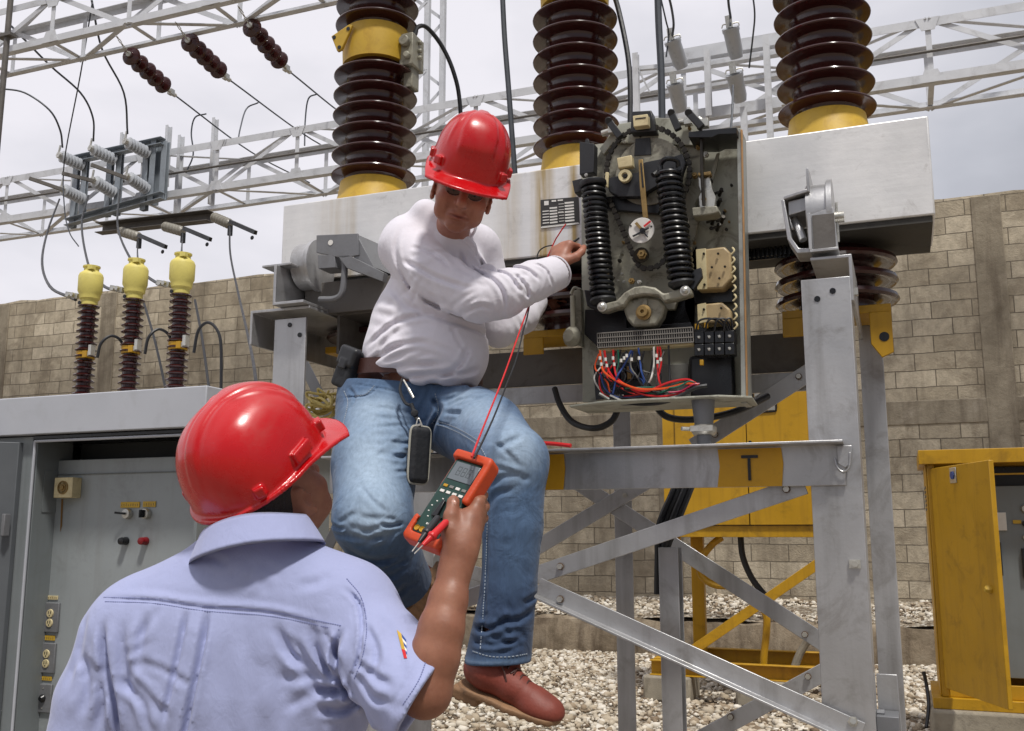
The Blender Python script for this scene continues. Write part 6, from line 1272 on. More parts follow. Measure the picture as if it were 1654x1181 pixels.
# cuff opening, neck opening, hem
cu = unit(P(905, 436, 2.96) - P(870, 452, 2.88)); s.cap(P(893, 443, 2.925) + cu * .024, P(893, 443, 2.925) + cu * .12, .052, .06, .004, 's')
s.cap(P(893, 443, 2.925) + cu * .0, P(893, 443, 2.925) + cu * .1, .047, .045, .004, 's')
s.cap(WRL + np.array([.02, .05, .03]), WRL + np.array([.07, .16, .08]), .050, k=.003, op='s')
nd = unit(HC1 + HR1 @ np.array([0, -.02, -.1]) - P(722, 392, 3.02)); s.cap(P(738, 362, 2.93), P(748, 300, 2.80), .054, .085, .006, 's')
s.cap(P(688, 346, 2.92), P(728, 384, 2.90), .046, .04, .03); s.cap(P(728, 384, 2.90), P(752, 402, 2.92), .038, .035, .02)
def hem(p):    # hem line: lower in the middle, rising to the belt at both sides
    x = (p[:, 0] - P(690, 615, 3)[0]) / .2; z0 = P(690, 618, 2.84)[2] + .090 * np.clip(-x, 0, 1.3) ** 1.1 - .006 * np.sin(p[:, 0] * 60)
    return z0 - p[:, 2]
s.ops.append(('i', hem, P(690, 620, 3), 9, .006))
A_ = lambda *px: [P(u, v, y) for u, v, y in px]
for pts, amp, w in (
    (A_((648, 372, 2.88), (640, 410, 2.86), (655, 450, 2.84), (690, 485, 2.84), (740, 508, 2.84)), .0045, .010),
    (A_((625, 455, 2.9), (655, 490, 2.86), (710, 515, 2.86), (770, 530, 2.86), (800, 532, 2.86)), .0055, .012),
        (A_((740, 400, 2.88), (752, 430, 2.86), (772, 450, 2.84), (800, 458, 2.8)), .007, .009),
    (A_((665, 405, 2.86), (700, 418, 2.84), (735, 445, 2.8)), .005, .009), (A_((650, 425, 2.86), (700, 452, 2.8), (760, 474, 2.74)), .006, .010),
    (A_((770, 440, 2.74), (795, 452, 2.72), (812, 475, 2.72), (815, 505, 2.74)), .008, .009), (A_((785, 430, 2.76), (822, 447, 2.74), (838, 475, 2.76)), .006, .008),
    (A_((800, 425, 2.78), (845, 434, 2.8), (872, 460, 2.84)), .006, .008), (A_((745, 510, 2.74), (775, 495, 2.7), (795, 500, 2.72)), .005, .008), (A_((825, 440, 2.76), (850, 470, 2.8), (850, 492, 2.84)), .006, .008), (A_((860, 425, 2.82), (880, 440, 2.86), (892, 470, 2.9)), .004, .006),
    (A_((590, 560, 2.92), (640, 520, 2.87), (700, 510, 2.86)), .006, .011), (A_((585, 590, 2.92), (640, 560, 2.86), (700, 555, 2.83)), .006, .011), (A_((600, 600, 2.9), (660, 590, 2.83), (720, 585, 2.8)), .005, .010),
    (A_((640, 612, 2.86), (690, 604, 2.82), (750, 600, 2.82), (775, 590, 2.86)), .005, .009), (A_((760, 560, 2.86), (740, 590, 2.82), (700, 612, 2.82)), .006, .010),
    (A_((770, 400, 2.9), (785, 430, 2.88), (795, 450, 2.88)), .005, .008), (A_((742, 385, 2.9), (760, 400, 2.9), (790, 430, 2.9)), .004, .008)):
    s.crease(pts, amp * 1.5, w * .72)
s.ell(P(787, 442, 2.86), (.03, .03, .03), .02)
s.fan((800, 468), 130, 215, 7, 40, 90, 2.74, .0026, .0070, 11); s.fan((815, 470), -40, 60, 5, 20, 50, 2.78, .0022, .0066, 12); s.fan((640, 430), -75, 20, 6, 50, 110, 2.86, .0022, .0080, 13); s.fan((590, 590), -5, 60, 7, 50, 120, 2.86, .0026, .0076, 14); s.fan((770, 590), 120, 200, 5, 40, 90, 2.83, .0024, .0076, 15); s.fan((700, 440), 200, 330, 5, 50, 90, 2.84, .0018, .0078, 16)
s.wave(P(800, 490, 2.75), .09, (1, 0, .5), .030, .0022); s.wave(P(690, 600, 2.85), .15, (.3, 0, 1), .035, .0022); s.wave(P(640, 500, 2.9), .12, (.6, 0, 1), .04, .0026); s.wave(P(860, 455, 2.85), .07, (1, .5, -.3), .022, .0018); s.wave(P(835, 525, 3.15), .08, (1, 0, .6), .028, .003)
solid_obj('shirt', s, .0041, M_TEE, sm, rx=1)
mb = MB(); c = P(893, 443, 2.925) + cu * .020; x_, y_ = frame(cu); mb.tube([c + (x_ * math.cos(a) + y_ * math.sin(a)) * .0505 for a in np.linspace(0, 2 * math.pi, 33)], .0035, 6, 0); obj('cuff', mb, M_TEE, sm)

mb = MB(); x_, y_ = frame(nd); cn = P(738, 361, 2.93); mb.tube([cn + (x_ * math.cos(a) + y_ * math.sin(a)) * .059 for a in np.linspace(0, 2 * math.pi, 33)], .0045, 6, 0); obj('neck_rib', mb, M_TEE, sm)

# jeans with fading on thigh tops and knees
j = Solid()
j.ell(P(678, 632, 3.05), (.200, .16, .12), .03); j.cap(P(600, 622, 3.04), P(750, 634, 3.06), .095, .095, .04)
j.chain([(P(612, 665, 3.02), .132), (P(606, 750, 2.86), .124), (P(602, 838, 2.72), .104)], .05); j.chain([(P(602, 838, 2.72), .104), (P(628, 905, 2.82), .094), (P(660, 958, 2.93), .083)], .03)
j.chain([(P(735, 672, 3.02), .125), (P(785, 700, 2.78), .112), (P(829, 745, 2.54), .086)], .05); j.chain([(P(829, 745, 2.54), .086), (P(828, 850, 2.54), .076), (P(822, 950, 2.54), .069), (P(804, 1072, 2.545), .083)], .03)
dl_ = unit(np.array([.03, 0, -1])); hc = P(804, 1070, 2.545)
j.plane(hc, (dl_[0] * .6, dl_[1], dl_[2]), .003) if False else j.ops.append(('i', lambda p: np.where(np.linalg.norm(p - hc, axis=1) < .25, (p - hc) @ dl_, -.5), hc, 9, .003))
j.cap(hc + dl_ * .0, hc + dl_ * .1, .070, k=.003, op='s'); j.cap(hc - dl_ * .04, hc + dl_ * .1, .062, k=.003, op='s')
dr_ = unit(P(668, 972, 2.98) - P(628, 905, 2.84)); hr = P(648, 938, 2.92)
j.ops.append(('i', lambda p: np.where(np.linalg.norm(p - hr, axis=1) < .2, (p - hr) @ dr_, -.5), hr, 9, .003)); j.cap(hr - dr_ * .03, hr + dr_ * .1, .070, k=.003, op='s')
zt_j = P(600, 612, 3.0)[2]; j.ops.append(('i', lambda p: p[:, 2] - (P(680, 618, 2.9)[2] - .10 * (p[:, 0] - P(680, 600, 3)[0])), P(680, 600, 3), 9, .005))
for pts, amp, w in (
    (A_((695, 640, 2.9), (712, 665, 2.88), (700, 690, 2.88), (690, 720, 2.86)), .012, .010), (A_((697, 648, 2.9), (730, 650, 2.88), (760, 640, 2.88)), .004, .008),
    (A_((560, 622, 2.92), (575, 645, 2.9), (565, 670, 2.9)), .004, .006), (A_((690, 700, 2.82), (655, 715, 2.76), (620, 712, 2.76)), .006, .008), (A_((685, 722, 2.8), (655, 735, 2.74), (630, 738, 2.74)), .005, .008),
    (A_((680, 745, 2.8), (655, 760, 2.72), (635, 762, 2.7)), .005, .007), (A_((535, 845, 2.72), (548, 854, 2.66), (560, 852, 2.64)), .006, .006), (A_((655, 845, 2.7), (632, 850, 2.64), (612, 846, 2.62)), .008, .006), (A_((540, 860, 2.72), (580, 870, 2.64), (640, 866, 2.66)), .004, .008),
    (A_((560, 880, 2.74), (600, 905, 2.72), (650, 900, 2.76)), .005, .010), (A_((575, 910, 2.78), (620, 930, 2.78), (660, 915, 2.8)), .006, .010), (A_((600, 950, 2.84), (640, 960, 2.84), (665, 940, 2.86)), .005, .009),
    (A_((745, 700, 2.86), (775, 722, 2.74), (800, 760, 2.62)), .007, .010), (A_((795, 735, 2.62), (815, 722, 2.52), (845, 705, 2.5)), .005, .009), (A_((790, 790, 2.56), (815, 770, 2.48), (850, 770, 2.48)), .004, .009), (A_((785, 830, 2.52), (800, 800, 2.48), (830, 790, 2.46)), .004, .010),
    (A_((765, 1010, 2.54), (790, 1016, 2.48), (830, 1000, 2.48)), .006, .009), (A_((860, 985, 2.54), (835, 1002, 2.48), (800, 1000, 2.48)), .006, .009), (A_((762, 1035, 2.54), (800, 1042, 2.47), (850, 1030, 2.48)), .005, .007), (A_((870, 960, 2.54), (845, 975, 2.49)), .005, .008),
    (A_((790, 760, 2.58), (787, 900, 2.5), (780, 1040, 2.5)), .0035, .004), (A_((700, 683, 2.9), (740, 698, 2.8), (778, 725, 2.7)), .004, .004), (A_((556, 616, 2.9), (680, 640, 2.86)), .002, .004), (A_((548, 640, 2.9), (590, 640, 2.88), (612, 622, 2.88)), .004, .004)):
    j.crease(pts, amp * 1.4, w * .8)
j.fan((700, 668), 170, 260, 7, 40, 110, 2.82, .0050, .0070, 21); j.fan((705, 662), -40, 40, 5, 40, 90, 2.8, .0045, .0070, 22); j.fan((655, 845), 140, 230, 6, 30, 80, 2.66, .0045, .0065, 23); j.fan((545, 850), -50, 45, 5, 25, 60, 2.66, .0040, .0062, 24); j.fan((862, 770), 140, 215, 6, 30, 70, 2.49, .0038, .0062, 25); j.fan((765, 1030), -20, 60, 5, 30, 70, 2.49, .0050, .0065, 26); j.fan((860, 1040), 120, 200, 5, 30, 70, 2.49, .0045, .0065, 27); j.fan((600, 930), -30, 60, 6, 30, 70, 2.8, .0050, .0070, 28)
j.wave(P(640, 730, 2.78), .10, (.1, .2, 1), .030, .0028); j.wave(P(800, 1020, 2.5), .07, (0, 0, 1), .028, .0030); j.wave(P(610, 900, 2.75), .10, (0, .4, 1), .034, .0035); j.wave(P(770, 700, 2.75), .10, (1, -.6, -.3), .035, .003); j.wave(P(700, 650, 2.9), .08, (1, 0, -.5), .03, .003)
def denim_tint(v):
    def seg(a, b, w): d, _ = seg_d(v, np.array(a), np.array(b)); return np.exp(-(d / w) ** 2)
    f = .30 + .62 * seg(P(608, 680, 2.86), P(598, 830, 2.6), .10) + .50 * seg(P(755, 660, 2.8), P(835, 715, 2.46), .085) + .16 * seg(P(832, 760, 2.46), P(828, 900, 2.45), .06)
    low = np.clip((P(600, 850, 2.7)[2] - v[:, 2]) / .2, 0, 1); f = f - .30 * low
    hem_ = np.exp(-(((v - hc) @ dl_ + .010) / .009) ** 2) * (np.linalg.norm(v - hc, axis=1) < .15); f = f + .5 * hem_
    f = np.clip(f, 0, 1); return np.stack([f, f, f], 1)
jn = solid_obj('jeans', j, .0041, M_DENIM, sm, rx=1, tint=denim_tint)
def project(u, v, obj_):   # nearest hit of a garment's surface along a sight line
    r = ray(u, v); o_ = np.array(obj_.parent.location); hit, loc, nor, idx = obj_.ray_cast(Vector(np.array([0, 0, H]) - o_), Vector(r)); return (np.array(loc) + o_, np.array(nor)) if hit else (P(u, v, 1.7), np.array([0, -1, 0]))
M_STITCH = paint('pale_stitching', rgb(150, 160, 172), .8, 0, .1, 40, .1)
bpy.context.view_layer.update()
def stitch(px, gap=.006, off=0.0008, r=.0011, par=None, garment=None, mat=None):
    pts = [project(u, v, garment) for u, v in [tuple(q) for q in smooth_path([np.array([a, b, 0.]) for a, b in px], 5) for q in [q[:2]]]]
    P3 = [q + n_ * off for q, n_ in pts]; mb = MB(); acc = 0
    for a, b_ in zip(P3[:-1], P3[1:]):
        L_s = np.linalg.norm(b_ - a)
        if L_s > .06: continue
        n_ = max(1, int(L_s / gap)) if gap else 1
        for i in range(n_):
            c0 = a + (b_ - a) * (i / n_); c1 = a + (b_ - a) * ((i + (.62 if gap else 1)) / n_); mb.bar(c0, c1, r * 2, r * 2)
    obj('stitching', mb, mat or M_STITCH, par, smooth=False)
for px in (((697, 684), (720, 690), (748, 703), (775, 722), (786, 740)), ((699, 679), (722, 685), (750, 698), (778, 716)), ((788, 770), (787, 830), (785, 900), (782, 960), (778, 1020), (776, 1050)), ((764, 1052), (790, 1060), (820, 1061), (852, 1056)), ((703, 636), (708, 655), (705, 672), (697, 684)), ((556, 632), (562, 650), (556, 680), (549, 710)), ((574, 640), (592, 636), (606, 622))):
    stitch(px, garment=jn, par=sm)
# belt
mb = MB(); n = 40; bc = P(676, 604, 3.04); ring = []
for i in range(n):
    a = 2 * math.pi * i / n; ring.append((bc[0] + .200 * math.cos(a), bc[1] + .168 * math.sin(a) , bc[2] - .015 * math.cos(a) + .002 * math.sin(a)))
v = [(x, y, z - .024) for x, y, z in ring] + [(x, y, z + .022) for x, y, z in ring] + [(bc[0] + (x - bc[0]) * .965, bc[1] + (y - bc[1]) * .965, z - .024) for x, y, z in ring] + [(bc[0] + (x - bc[0]) * .965, bc[1] + (y - bc[1]) * .965, z + .022) for x, y, z in ring]
f = []
for i in range(n): k_ = (i + 1) % n; f += [(i, k_, n + k_, n + i), (2 * n + k_, 2 * n + i, 3 * n + i, 3 * n + k_), (n + i, n + k_, 3 * n + k_, 3 * n + i), (k_, i, 2 * n + i, 2 * n + k_)]
mb.add(v, f); obj('belt', mb, M_LEATH, sm)
# boots
def boot(R, t, parent, h=.004, ank=None):
    s = Solid(R, t)
    if ank is not None: hl = s.w((0, -.035, .055)); s.set(); s.cap(hl, ank, .041, .050, .03); s.set(R, t)
    s.chain([((0, -.058, .045), .034), ((0, -.02, .045), .040), ((0, .05, .034), .038), ((0, .105, .020), .035), ((0, .148, .012), .029)], .03); (s.cap((0, -.045, .06), (0, -.035, .095), .043, .044, .025) if ank is None else 0); s.ell((0, .125, .012), (.046, .060, .034), .02)
    s.plane((0, 0, .003), (0, 0, -1), .004)
    fw = R @ np.array([0, 1, 0])
    for y in (.03, .045, .06, .075): s.chain([((-.028, y, .070 - y * .25), .0025), ((0, y + .004, .082 - y * .3), .003), ((.028, y, .070 - y * .25), .0025)], .003)
    if ank is None: s.cap((0, -.035, .11), (0, -.03, .2), .036, .04, .004, 's')
    bo = solid_obj('boot', s, h, M_BOOT, parent, rx=1)
    mb = MB()
    for y, z in ((.022, .088), (.040, .080), (.058, .071), (.076, .062)):
        mb.tube([s.w((-.018, y, z - .006)), s.w((0, y + .006, z + .003)), s.w((.018, y + .008, z - .006))], .0022, 6); mb.tube([s.w((.018, y, z - .006)), s.w((0, y + .007, z + .002)), s.w((-.018, y + .010, z - .006))], .0022, 6)
    mb.tube([s.w((0, .02, .096)), s.w((.022, .012, .094)), s.w((.030, .03, .074)), s.w((.034, .04, .058))], .002, 6); obj('laces', mb, M_LEATH, bo)
    s = Solid(R, t); s.cap((0, -.05, 0), (0, .06, 0), .047, .050, .01, fl=((0, 0, 1), 1)); s.cap((.004, .06, 0), (.002, .135, 0), .052, .046, .01); s.plane((0, 0, .006), (0, 0, 1), .002); s.plane((0, 0, -.010), (0, 0, -1), .002)
    s.box((0, -.062, -.016), (.043, .040, .016), .006, .003)
    for y in np.arange(-.09, .18, .022): s.box((0, y, -.031 if y < -.02 else -.011), (.06, .0045, .004), .001, .001, 's')
    solid_obj('boot_sole', s, .003, M_SOLE, parent, rx=0)
fx = fwd; ux = unit(np.array([-.10, -.12, 1]) - fx * (np.array([-.10, -.12, 1]) @ fx)); boot(np.stack([np.cross(fx, ux), fx, ux], 1), P(799, 1122, 2.53), sm, ank=P(808, 1072, 2.545))
fx = unit(np.array([-.42, -.35, -.84])); ux = unit(np.array([-1, .5, .0]) - fx * (np.array([-1, .5, .0]) @ fx)); boot(np.stack([np.cross(fx, ux), fx, ux], 1), P(688, 966, 2.92), sm)

# phone holster on the belt, key pouch on its strap, both hanging from the belt
ph = thing('phone_holster', 'black nylon phone holster clipped to the brown belt', 'holster', P(545, 620, 2.98), fr='W')
hR = np.array(Matrix.Rotation(math.radians(-35), 3, 'Z') @ Matrix.Rotation(math.radians(-4), 3, 'X') @ Matrix.Rotation(math.radians(22), 3, 'Y'))
hs = Solid(hR, P(562, 596, 2.98)); hs.box((0, 0, 0), (.036, .022, .062), .012, 0); solid_obj('case', hs, .0035, M_NYL, ph, rx=1)
hs = Solid(hR, P(562, 596, 2.98)); hs.box((0, -.012, .036), (.038, .017, .032), .012, 0); hs.box((0, -.028, .012), (.016, .004, .016), .003, .003); solid_obj('flap', hs, .003, M_BLACK, ph, rx=1)
kp = thing('key_pouch', 'small black zipped pouch hanging from the belt on a clip in front of the jeans', 'pouch', P(675, 778, 2.78), fr='W')
kR = np.array(Matrix.Rotation(math.radians(35), 3, 'Z') @ Matrix.Rotation(math.radians(3), 3, 'Y')); kc = P(676, 735, 2.76)
hs = Solid(kR, kc); hs.box((0, 0, 0), (.032, .017, .080), .016, 0); solid_obj('case', hs, .003, M_NYL, kp, rx=1)
mb = MB(); pts = []
for a in np.linspace(0, 2 * math.pi, 41): ca, sa = math.cos(a), math.sin(a); pts.append(kR @ np.array([.0325 * np.sign(ca) * abs(ca) ** .35, -.004, .080 * np.sign(sa) * abs(sa) ** .3]) + kc)
mb.tube(pts, .0035, 6, 0); obj('zip', mb, paint('pale_zip_tape', rgb(170, 168, 156), .6, 0, .1, 60, .1), kp)
mb = MB(); mb.tube([P(672, 688, 2.76), P(676, 676, 2.76), P(682, 688, 2.76)], .0022, 6); mb.tube([P(668, 698, 2.75), P(670, 690, 2.75), P(680, 686, 2.75)], .004, 6); obj('split_ring', mb, M_ZINC, kp)
mb = MB(); mb.tube([P(650, 612, 2.84), P(646, 630, 2.82), P(654, 650, 2.80), P(664, 655, 2.79)], .0045, 6); mb.lathe([(0, 0), (.010, 0), (.011, .006), (.008, .010), (0, .011)], P(670, 668, 2.78), (0, -1, 0), 16); mb.tube([P(664, 652, 2.79), P(670, 668, 2.785), P(674, 678, 2.775)], .006, 6); obj('strap', mb, M_NYL, kp)
mb = MB(); mb.cyl(P(660, 628, 2.81), P(668, 643, 2.80), .0042, n=10); mb.cyl(P(652, 614, 2.83), P(660, 628, 2.81), .0028, n=8); obj('clip', mb, M_ZINC, kp)

# ------------------------------------------------------------------ standing worker seen from behind
fm = thing('person', 'standing worker seen from behind in red hard hat and pale blue shirt, raising a meter', 'person', P(380, 1200, 1.9) * [1, 1, 0], fr='W')
HR2 = rot3(-33, 43, 0); HC2 = P(440, 798, 1.94)
S2R, E2R, W2R = P(566, 982, 1.86), P(684, 1125, 1.71), P(741, 900, 1.75)
b = Solid(); head_ops(b, HR2, HC2)
b.cap(HC2 + HR2 @ np.array([0, -.02, -.05]), P(412, 900, 1.88), .060, .066, .03)
b.chain([(P(405, 970, 1.9), .085), (P(390, 1100, 1.9), .105), (P(385, 1400, 1.9), .11), (P(385, 1480, 1.9), .11)], .04)
b.cap(P(240, 1010, 1.9), P(545, 995, 1.88), .045, k=.04); b.chain([(S2R, .045), (P(640, 1070, 1.78), .044), (P(684, 1118, 1.71), .042)], .02)
b.chain([(P(690, 1116, 1.71), .041), (P(702, 1060, 1.71), .0415), (P(713, 1015, 1.715), .038), (P(724, 970, 1.73), .0325), (P(734, 925, 1.745), .0275), (P(741, 890, 1.755), .0255)], .015, fl=(np.array([.3, 1, 0]), .9))
b.chain([(P(185, 1010, 1.9), .05), (P(110, 1290, 1.88), .042), (P(150, 1480, 1.75), .03)], .02)
for x in (300, 470): b.chain([(P(x, 1480, 1.9), .10), (np.array([P(x, 1480, 1.9)[0], 1.88, .48]), .062), (np.array([P(x, 1480, 1.9)[0], 1.92, .08]), .042)], .04)
for x in (300, 470): b.cap(np.array([P(x, 1480, 1.9)[0], 1.90, .045]), np.array([P(x, 1480, 1.9)[0], 2.06, .03]), .036, .028, .02)
# right hand round the meter: local z wrist->fingers, y out of palm, x thumb side
MC = P(727, 808, 1.80)
mz = unit(np.array([.50, .30, .84])); mn = np.array([-.52, -.82, .16]); mn = unit(mn - mz * (mn @ mz)); mx = unit(np.cross(mz, mn)); mx = -mx if mx[0] < 0 else mx
pt = MC + mx * .004
palm = P(750, 862, 1.755)
zz = unit(P(764, 812, 1.785) - P(748, 880, 1.755)); yy = unit(np.array([-.80, .40, .25]) - zz * (np.array([-.80, .40, .25]) @ zz)); xx = np.cross(yy, zz)
Rh = np.stack([xx, yy, zz], 1)
thp = [Rh.T @ (P(*q) - palm) for q in ((736, 880, 1.748), (727, 862, 1.735), (730, 835, 1.745), (732, 812, 1.765))]
wr_ = P(743, 893, 1.757); b.set()
kn_ = [((772, 812, 1.785), (779, 800, 1.822), (752, 792, 1.850), (722, 792, 1.846)), ((774, 827, 1.795), (782, 818, 1.832), (752, 811, 1.858), (718, 812, 1.852)), ((773, 843, 1.800), (780, 837, 1.838), (750, 830, 1.860), (718, 832, 1.854)), ((768, 858, 1.802), (774, 853, 1.836), (748, 848, 1.856), (722, 850, 1.850))]
for (a_, b1, c1_, d1), r_ in zip(kn_, (.0100, .0102, .0096, .0086)):
    b.cap(wr_, P(*a_), .020, r_ * 1.25, .012); b.chain([(P(*a_), r_ * 1.16), (P(*b1), r_ * 1.06), (P(*c1_), r_), (P(*d1), r_ * .9)], .0035)
b.cap(P(745, 885, 1.752), P(752, 846, 1.768), .024, .026, .015, fl=(np.array([.35, 1, 0]), .75))
b.cap(P(738, 880, 1.748), P(727, 856, 1.748), .0185, .0165, .012); b.chain([(P(727, 856, 1.748), .0155), (P(728, 834, 1.752), .0125), (P(732, 812, 1.770), .0105), (P(733, 808, 1.774), .0095)], .006)
b.cap(W2R, P(745, 872, 1.765), .0245, .028, .02, fl=(np.array([.5, 1, 0]), .85))
solid_obj('body', b, .0042, M_SKIN2, fm, rx=1, tint=head_tint(HR2, HC2))
mb = MB(); mb.lathe([(0, .0026), (.004, .0022), (.0062, .0006), (.0064, -.002), (0, -.002)], P(731.5, 813, 1.7585), (-.25, -.93, .22), 14); obj('thumb_nail', mb, paint('nail', rgb(196, 150, 132), .3, 0, .04, 30, 0), fm)
helmet(HR2, P(441, 782, 1.94) + HR2 @ np.array([0, -.008, .050]), fm, .0026)
hs = Solid(HR2, HC2); hs.ell((0, -.020, .02), (.0795, .101, .095), 0); hs.cap((0, -.06, -.02), (0, -.05, -.06), .055, .045, .03); hs.plane((0, 0, .05), (0, 0, 1)); hs.plane((0, 0, -.075), (0, 0, -1)); hs.plane((0, .02, 0), (0, 1, -.45), .01); hs.ell((.085, -.002, -.015), (.02, .024, .038), .006, 's'); solid_obj('hair', hs, .0035, HAIR, fm)

s = Solid()
s.chain([(P(400, 1000, 1.9), .150), (P(392, 1110, 1.9), .205), (P(385, 1260, 1.9), .205), (P(385, 1520, 1.9), .205)], .08, fl=(np.array([0, 1, 0]), .66))
s.cap(P(235, 1010, 1.90), P(545, 995, 1.87), .088, .090, .06); s.cap(P(395, 925, 1.895), P(232, 1015, 1.9), .078, .083, .05); s.cap(P(425, 925, 1.89), P(560, 985, 1.86), .080, .085, .05); s.ell(P(405, 905, 1.89), (.085, .07, .06), .05)
s.ell(P(300, 1100, 1.85), (.12, .07, .15), .06); s.ell(P(500, 1100, 1.85), (.11, .07, .15), .06)
s.chain([(P(204, 1040, 1.9), .083), (P(160, 1130, 1.89), .076), (P(124, 1290, 1.88), .076)], .035)
s.chain([(P(562, 1002, 1.86), .092), (P(615, 1058, 1.79), .083), (P(662, 1112, 1.735), .079), (P(692, 1146, 1.70), .077)], .03)
cu2 = unit(P(676, 1128, 1.72) - P(615, 1058, 1.79)); cc = P(668, 1120, 1.728)
cn2 = unit(np.array([.86, -.12, -.50])); cq2 = P(684, 1124, 1.72)
s.ops.append(('i', lambda p: np.where((np.linalg.norm(p - cc, axis=1) < .24) & (p[:, 0] > cc[0] - .06), (p - cq2) @ cn2, -.5) * 1.0, cc, 9, .003)); s.cap(cc + cu2 * .005, cc + cu2 * .12, .062, k=.003, op='s')
s.cap(P(414, 868, 1.89), P(425, 800, 1.88), .054, .10, .008, 's')
B_ = lambda *px: [P(u, v, y) for u, v, y in px]
for pts, amp, w in (
    (B_((168, 958, 1.86), (250, 962, 1.80), (330, 975, 1.77), (440, 984, 1.76), (556, 1008, 1.80)), -.0022, .0055), (B_((168, 966, 1.86), (250, 970, 1.80), (330, 983, 1.77), (440, 992, 1.76), (556, 1016, 1.80)), .0022, .003),
    (B_((332, 985, 1.77), (322, 1060, 1.76), (300, 1181, 1.77), (280, 1250, 1.78)), .010, .007), (B_((298, 985, 1.77), (285, 1060, 1.76), (262, 1181, 1.77)), .007, .007), (B_((316, 990, 1.77), (304, 1060, 1.76), (280, 1181, 1.77)), -.003, .010),
    (B_((180, 1000, 1.85), (178, 1060, 1.83), (192, 1130, 1.83), (200, 1200, 1.84)), .010, .009), (B_((205, 1000, 1.82), (200, 1060, 1.80), (215, 1120, 1.80), (218, 1181, 1.80)), .004, .012), (B_((240, 985, 1.8), (225, 1050, 1.78), (215, 1100, 1.79)), .004, .010),
    (B_((556, 945, 1.80), (585, 980, 1.78), (592, 1040, 1.78), (575, 1100, 1.8)), 0.0064, 0.0043), (B_((560, 1010, 1.79), (545, 1060, 1.78), (560, 1110, 1.79), (580, 1140, 1.8)), 0.0144, 0.0076), (B_((500, 1020, 1.78), (530, 1080, 1.77), (560, 1120, 1.78)), 0.0080, 0.0085), (B_((440, 1010, 1.765), (480, 1070, 1.76), (530, 1120, 1.775)), 0.0064, 0.0102),
    (B_((575, 1105, 1.79), (540, 1118, 1.775), (490, 1108, 1.765)), 0.0096, 0.0085), (B_((580, 1130, 1.8), (550, 1150, 1.78), (510, 1145, 1.77)), 0.0080, 0.0085), (B_((590, 1130, 1.8), (598, 1160, 1.8), (600, 1200, 1.82)), .010, .010),
    (B_((600, 985, 1.76), (640, 1040, 1.70), (655, 1100, 1.68)), .003, .010), (B_((580, 1060, 1.76), (610, 1085, 1.73), (640, 1100, 1.70)), .005, .008), (B_((585, 1080, 1.77), (610, 1115, 1.74), (640, 1125, 1.71)), .004, .008), (B_((678, 1062, 1.68), (660, 1100, 1.66), (630, 1140, 1.68)), .0025, .0035),
    (B_((590, 1000, 1.76), (612, 1050, 1.72), (606, 1090, 1.73)), .005, .008), (B_((520, 1010, 1.78), (545, 1045, 1.775), (560, 1090, 1.78)), .005, .007), (B_((470, 1030, 1.765), (510, 1085, 1.765), (555, 1128, 1.78)), .005, .007), (B_((600, 1110, 1.76), (640, 1130, 1.71), (665, 1128, 1.69)), .0022, .008),
    (B_((150, 990, 1.87), (140, 1040, 1.86), (120, 1110, 1.86)), .004, .010), (B_((195, 1090, 1.82), (235, 1130, 1.80), (250, 1181, 1.80)), .005, .010), (B_((300, 905, 1.84), (340, 900, 1.82), (380, 915, 1.82)), .003, .007), (B_((540, 925, 1.82), (520, 940, 1.81), (480, 945, 1.80)), .003, .008),
    (B_((140, 1040, 1.86), (150, 1100, 1.83), (135, 1160, 1.83)), .005, .012), (B_((165, 1060, 1.84), (172, 1120, 1.83), (160, 1181, 1.83)), .005, .010), (B_((380, 1010, 1.76), (370, 1090, 1.75), (385, 1181, 1.76)), .0025, .018), (B_((420, 1060, 1.76), (450, 1120, 1.75), (440, 1200, 1.76)), .003, .016)):
    s.crease(pts, amp * (1.2 if amp > .003 else 1), w * (.78 if amp > .003 else 1))
s.fan((572, 1095), 120, 215, 7, 60, 130, 1.78, .0042, .0075, 3); s.fan((572, 1095), -60, 20, 5, 30, 80, 1.73, .0015, .0080, 4); s.fan((190, 1060), -70, 40, 6, 60, 120, 1.80, .0036, .0080, 5); s.fan((190, 1060), 180, 260, 4, 30, 60, 1.86, .0034, .0075, 6); s.fan((415, 900), 200, 340, 5, 30, 70, 1.80, .0018, .0075, 8)
s.wave(P(560, 1090, 1.79), .11, (.9, 0, .5), .034, .0034); s.wave(P(200, 1080, 1.82), .12, (1, 0, .1), .040, .0032); s.wave(P(620, 1100, 1.74), .08, (.3, 0, 1), .030, .0024); s.wave(P(400, 1120, 1.77), .16, (1, 0, .25), .06, .0026); s.wave(P(400, 940, 1.84), .08, (.2, 0, 1), .03, .0015)
s.ops.append(('i', lambda p: .78 - p[:, 2], P(385, 1500, 1.9), 9, .004))
sh2 = solid_obj('shirt', s, .0042, M_SHIRT, fm, rx=1)
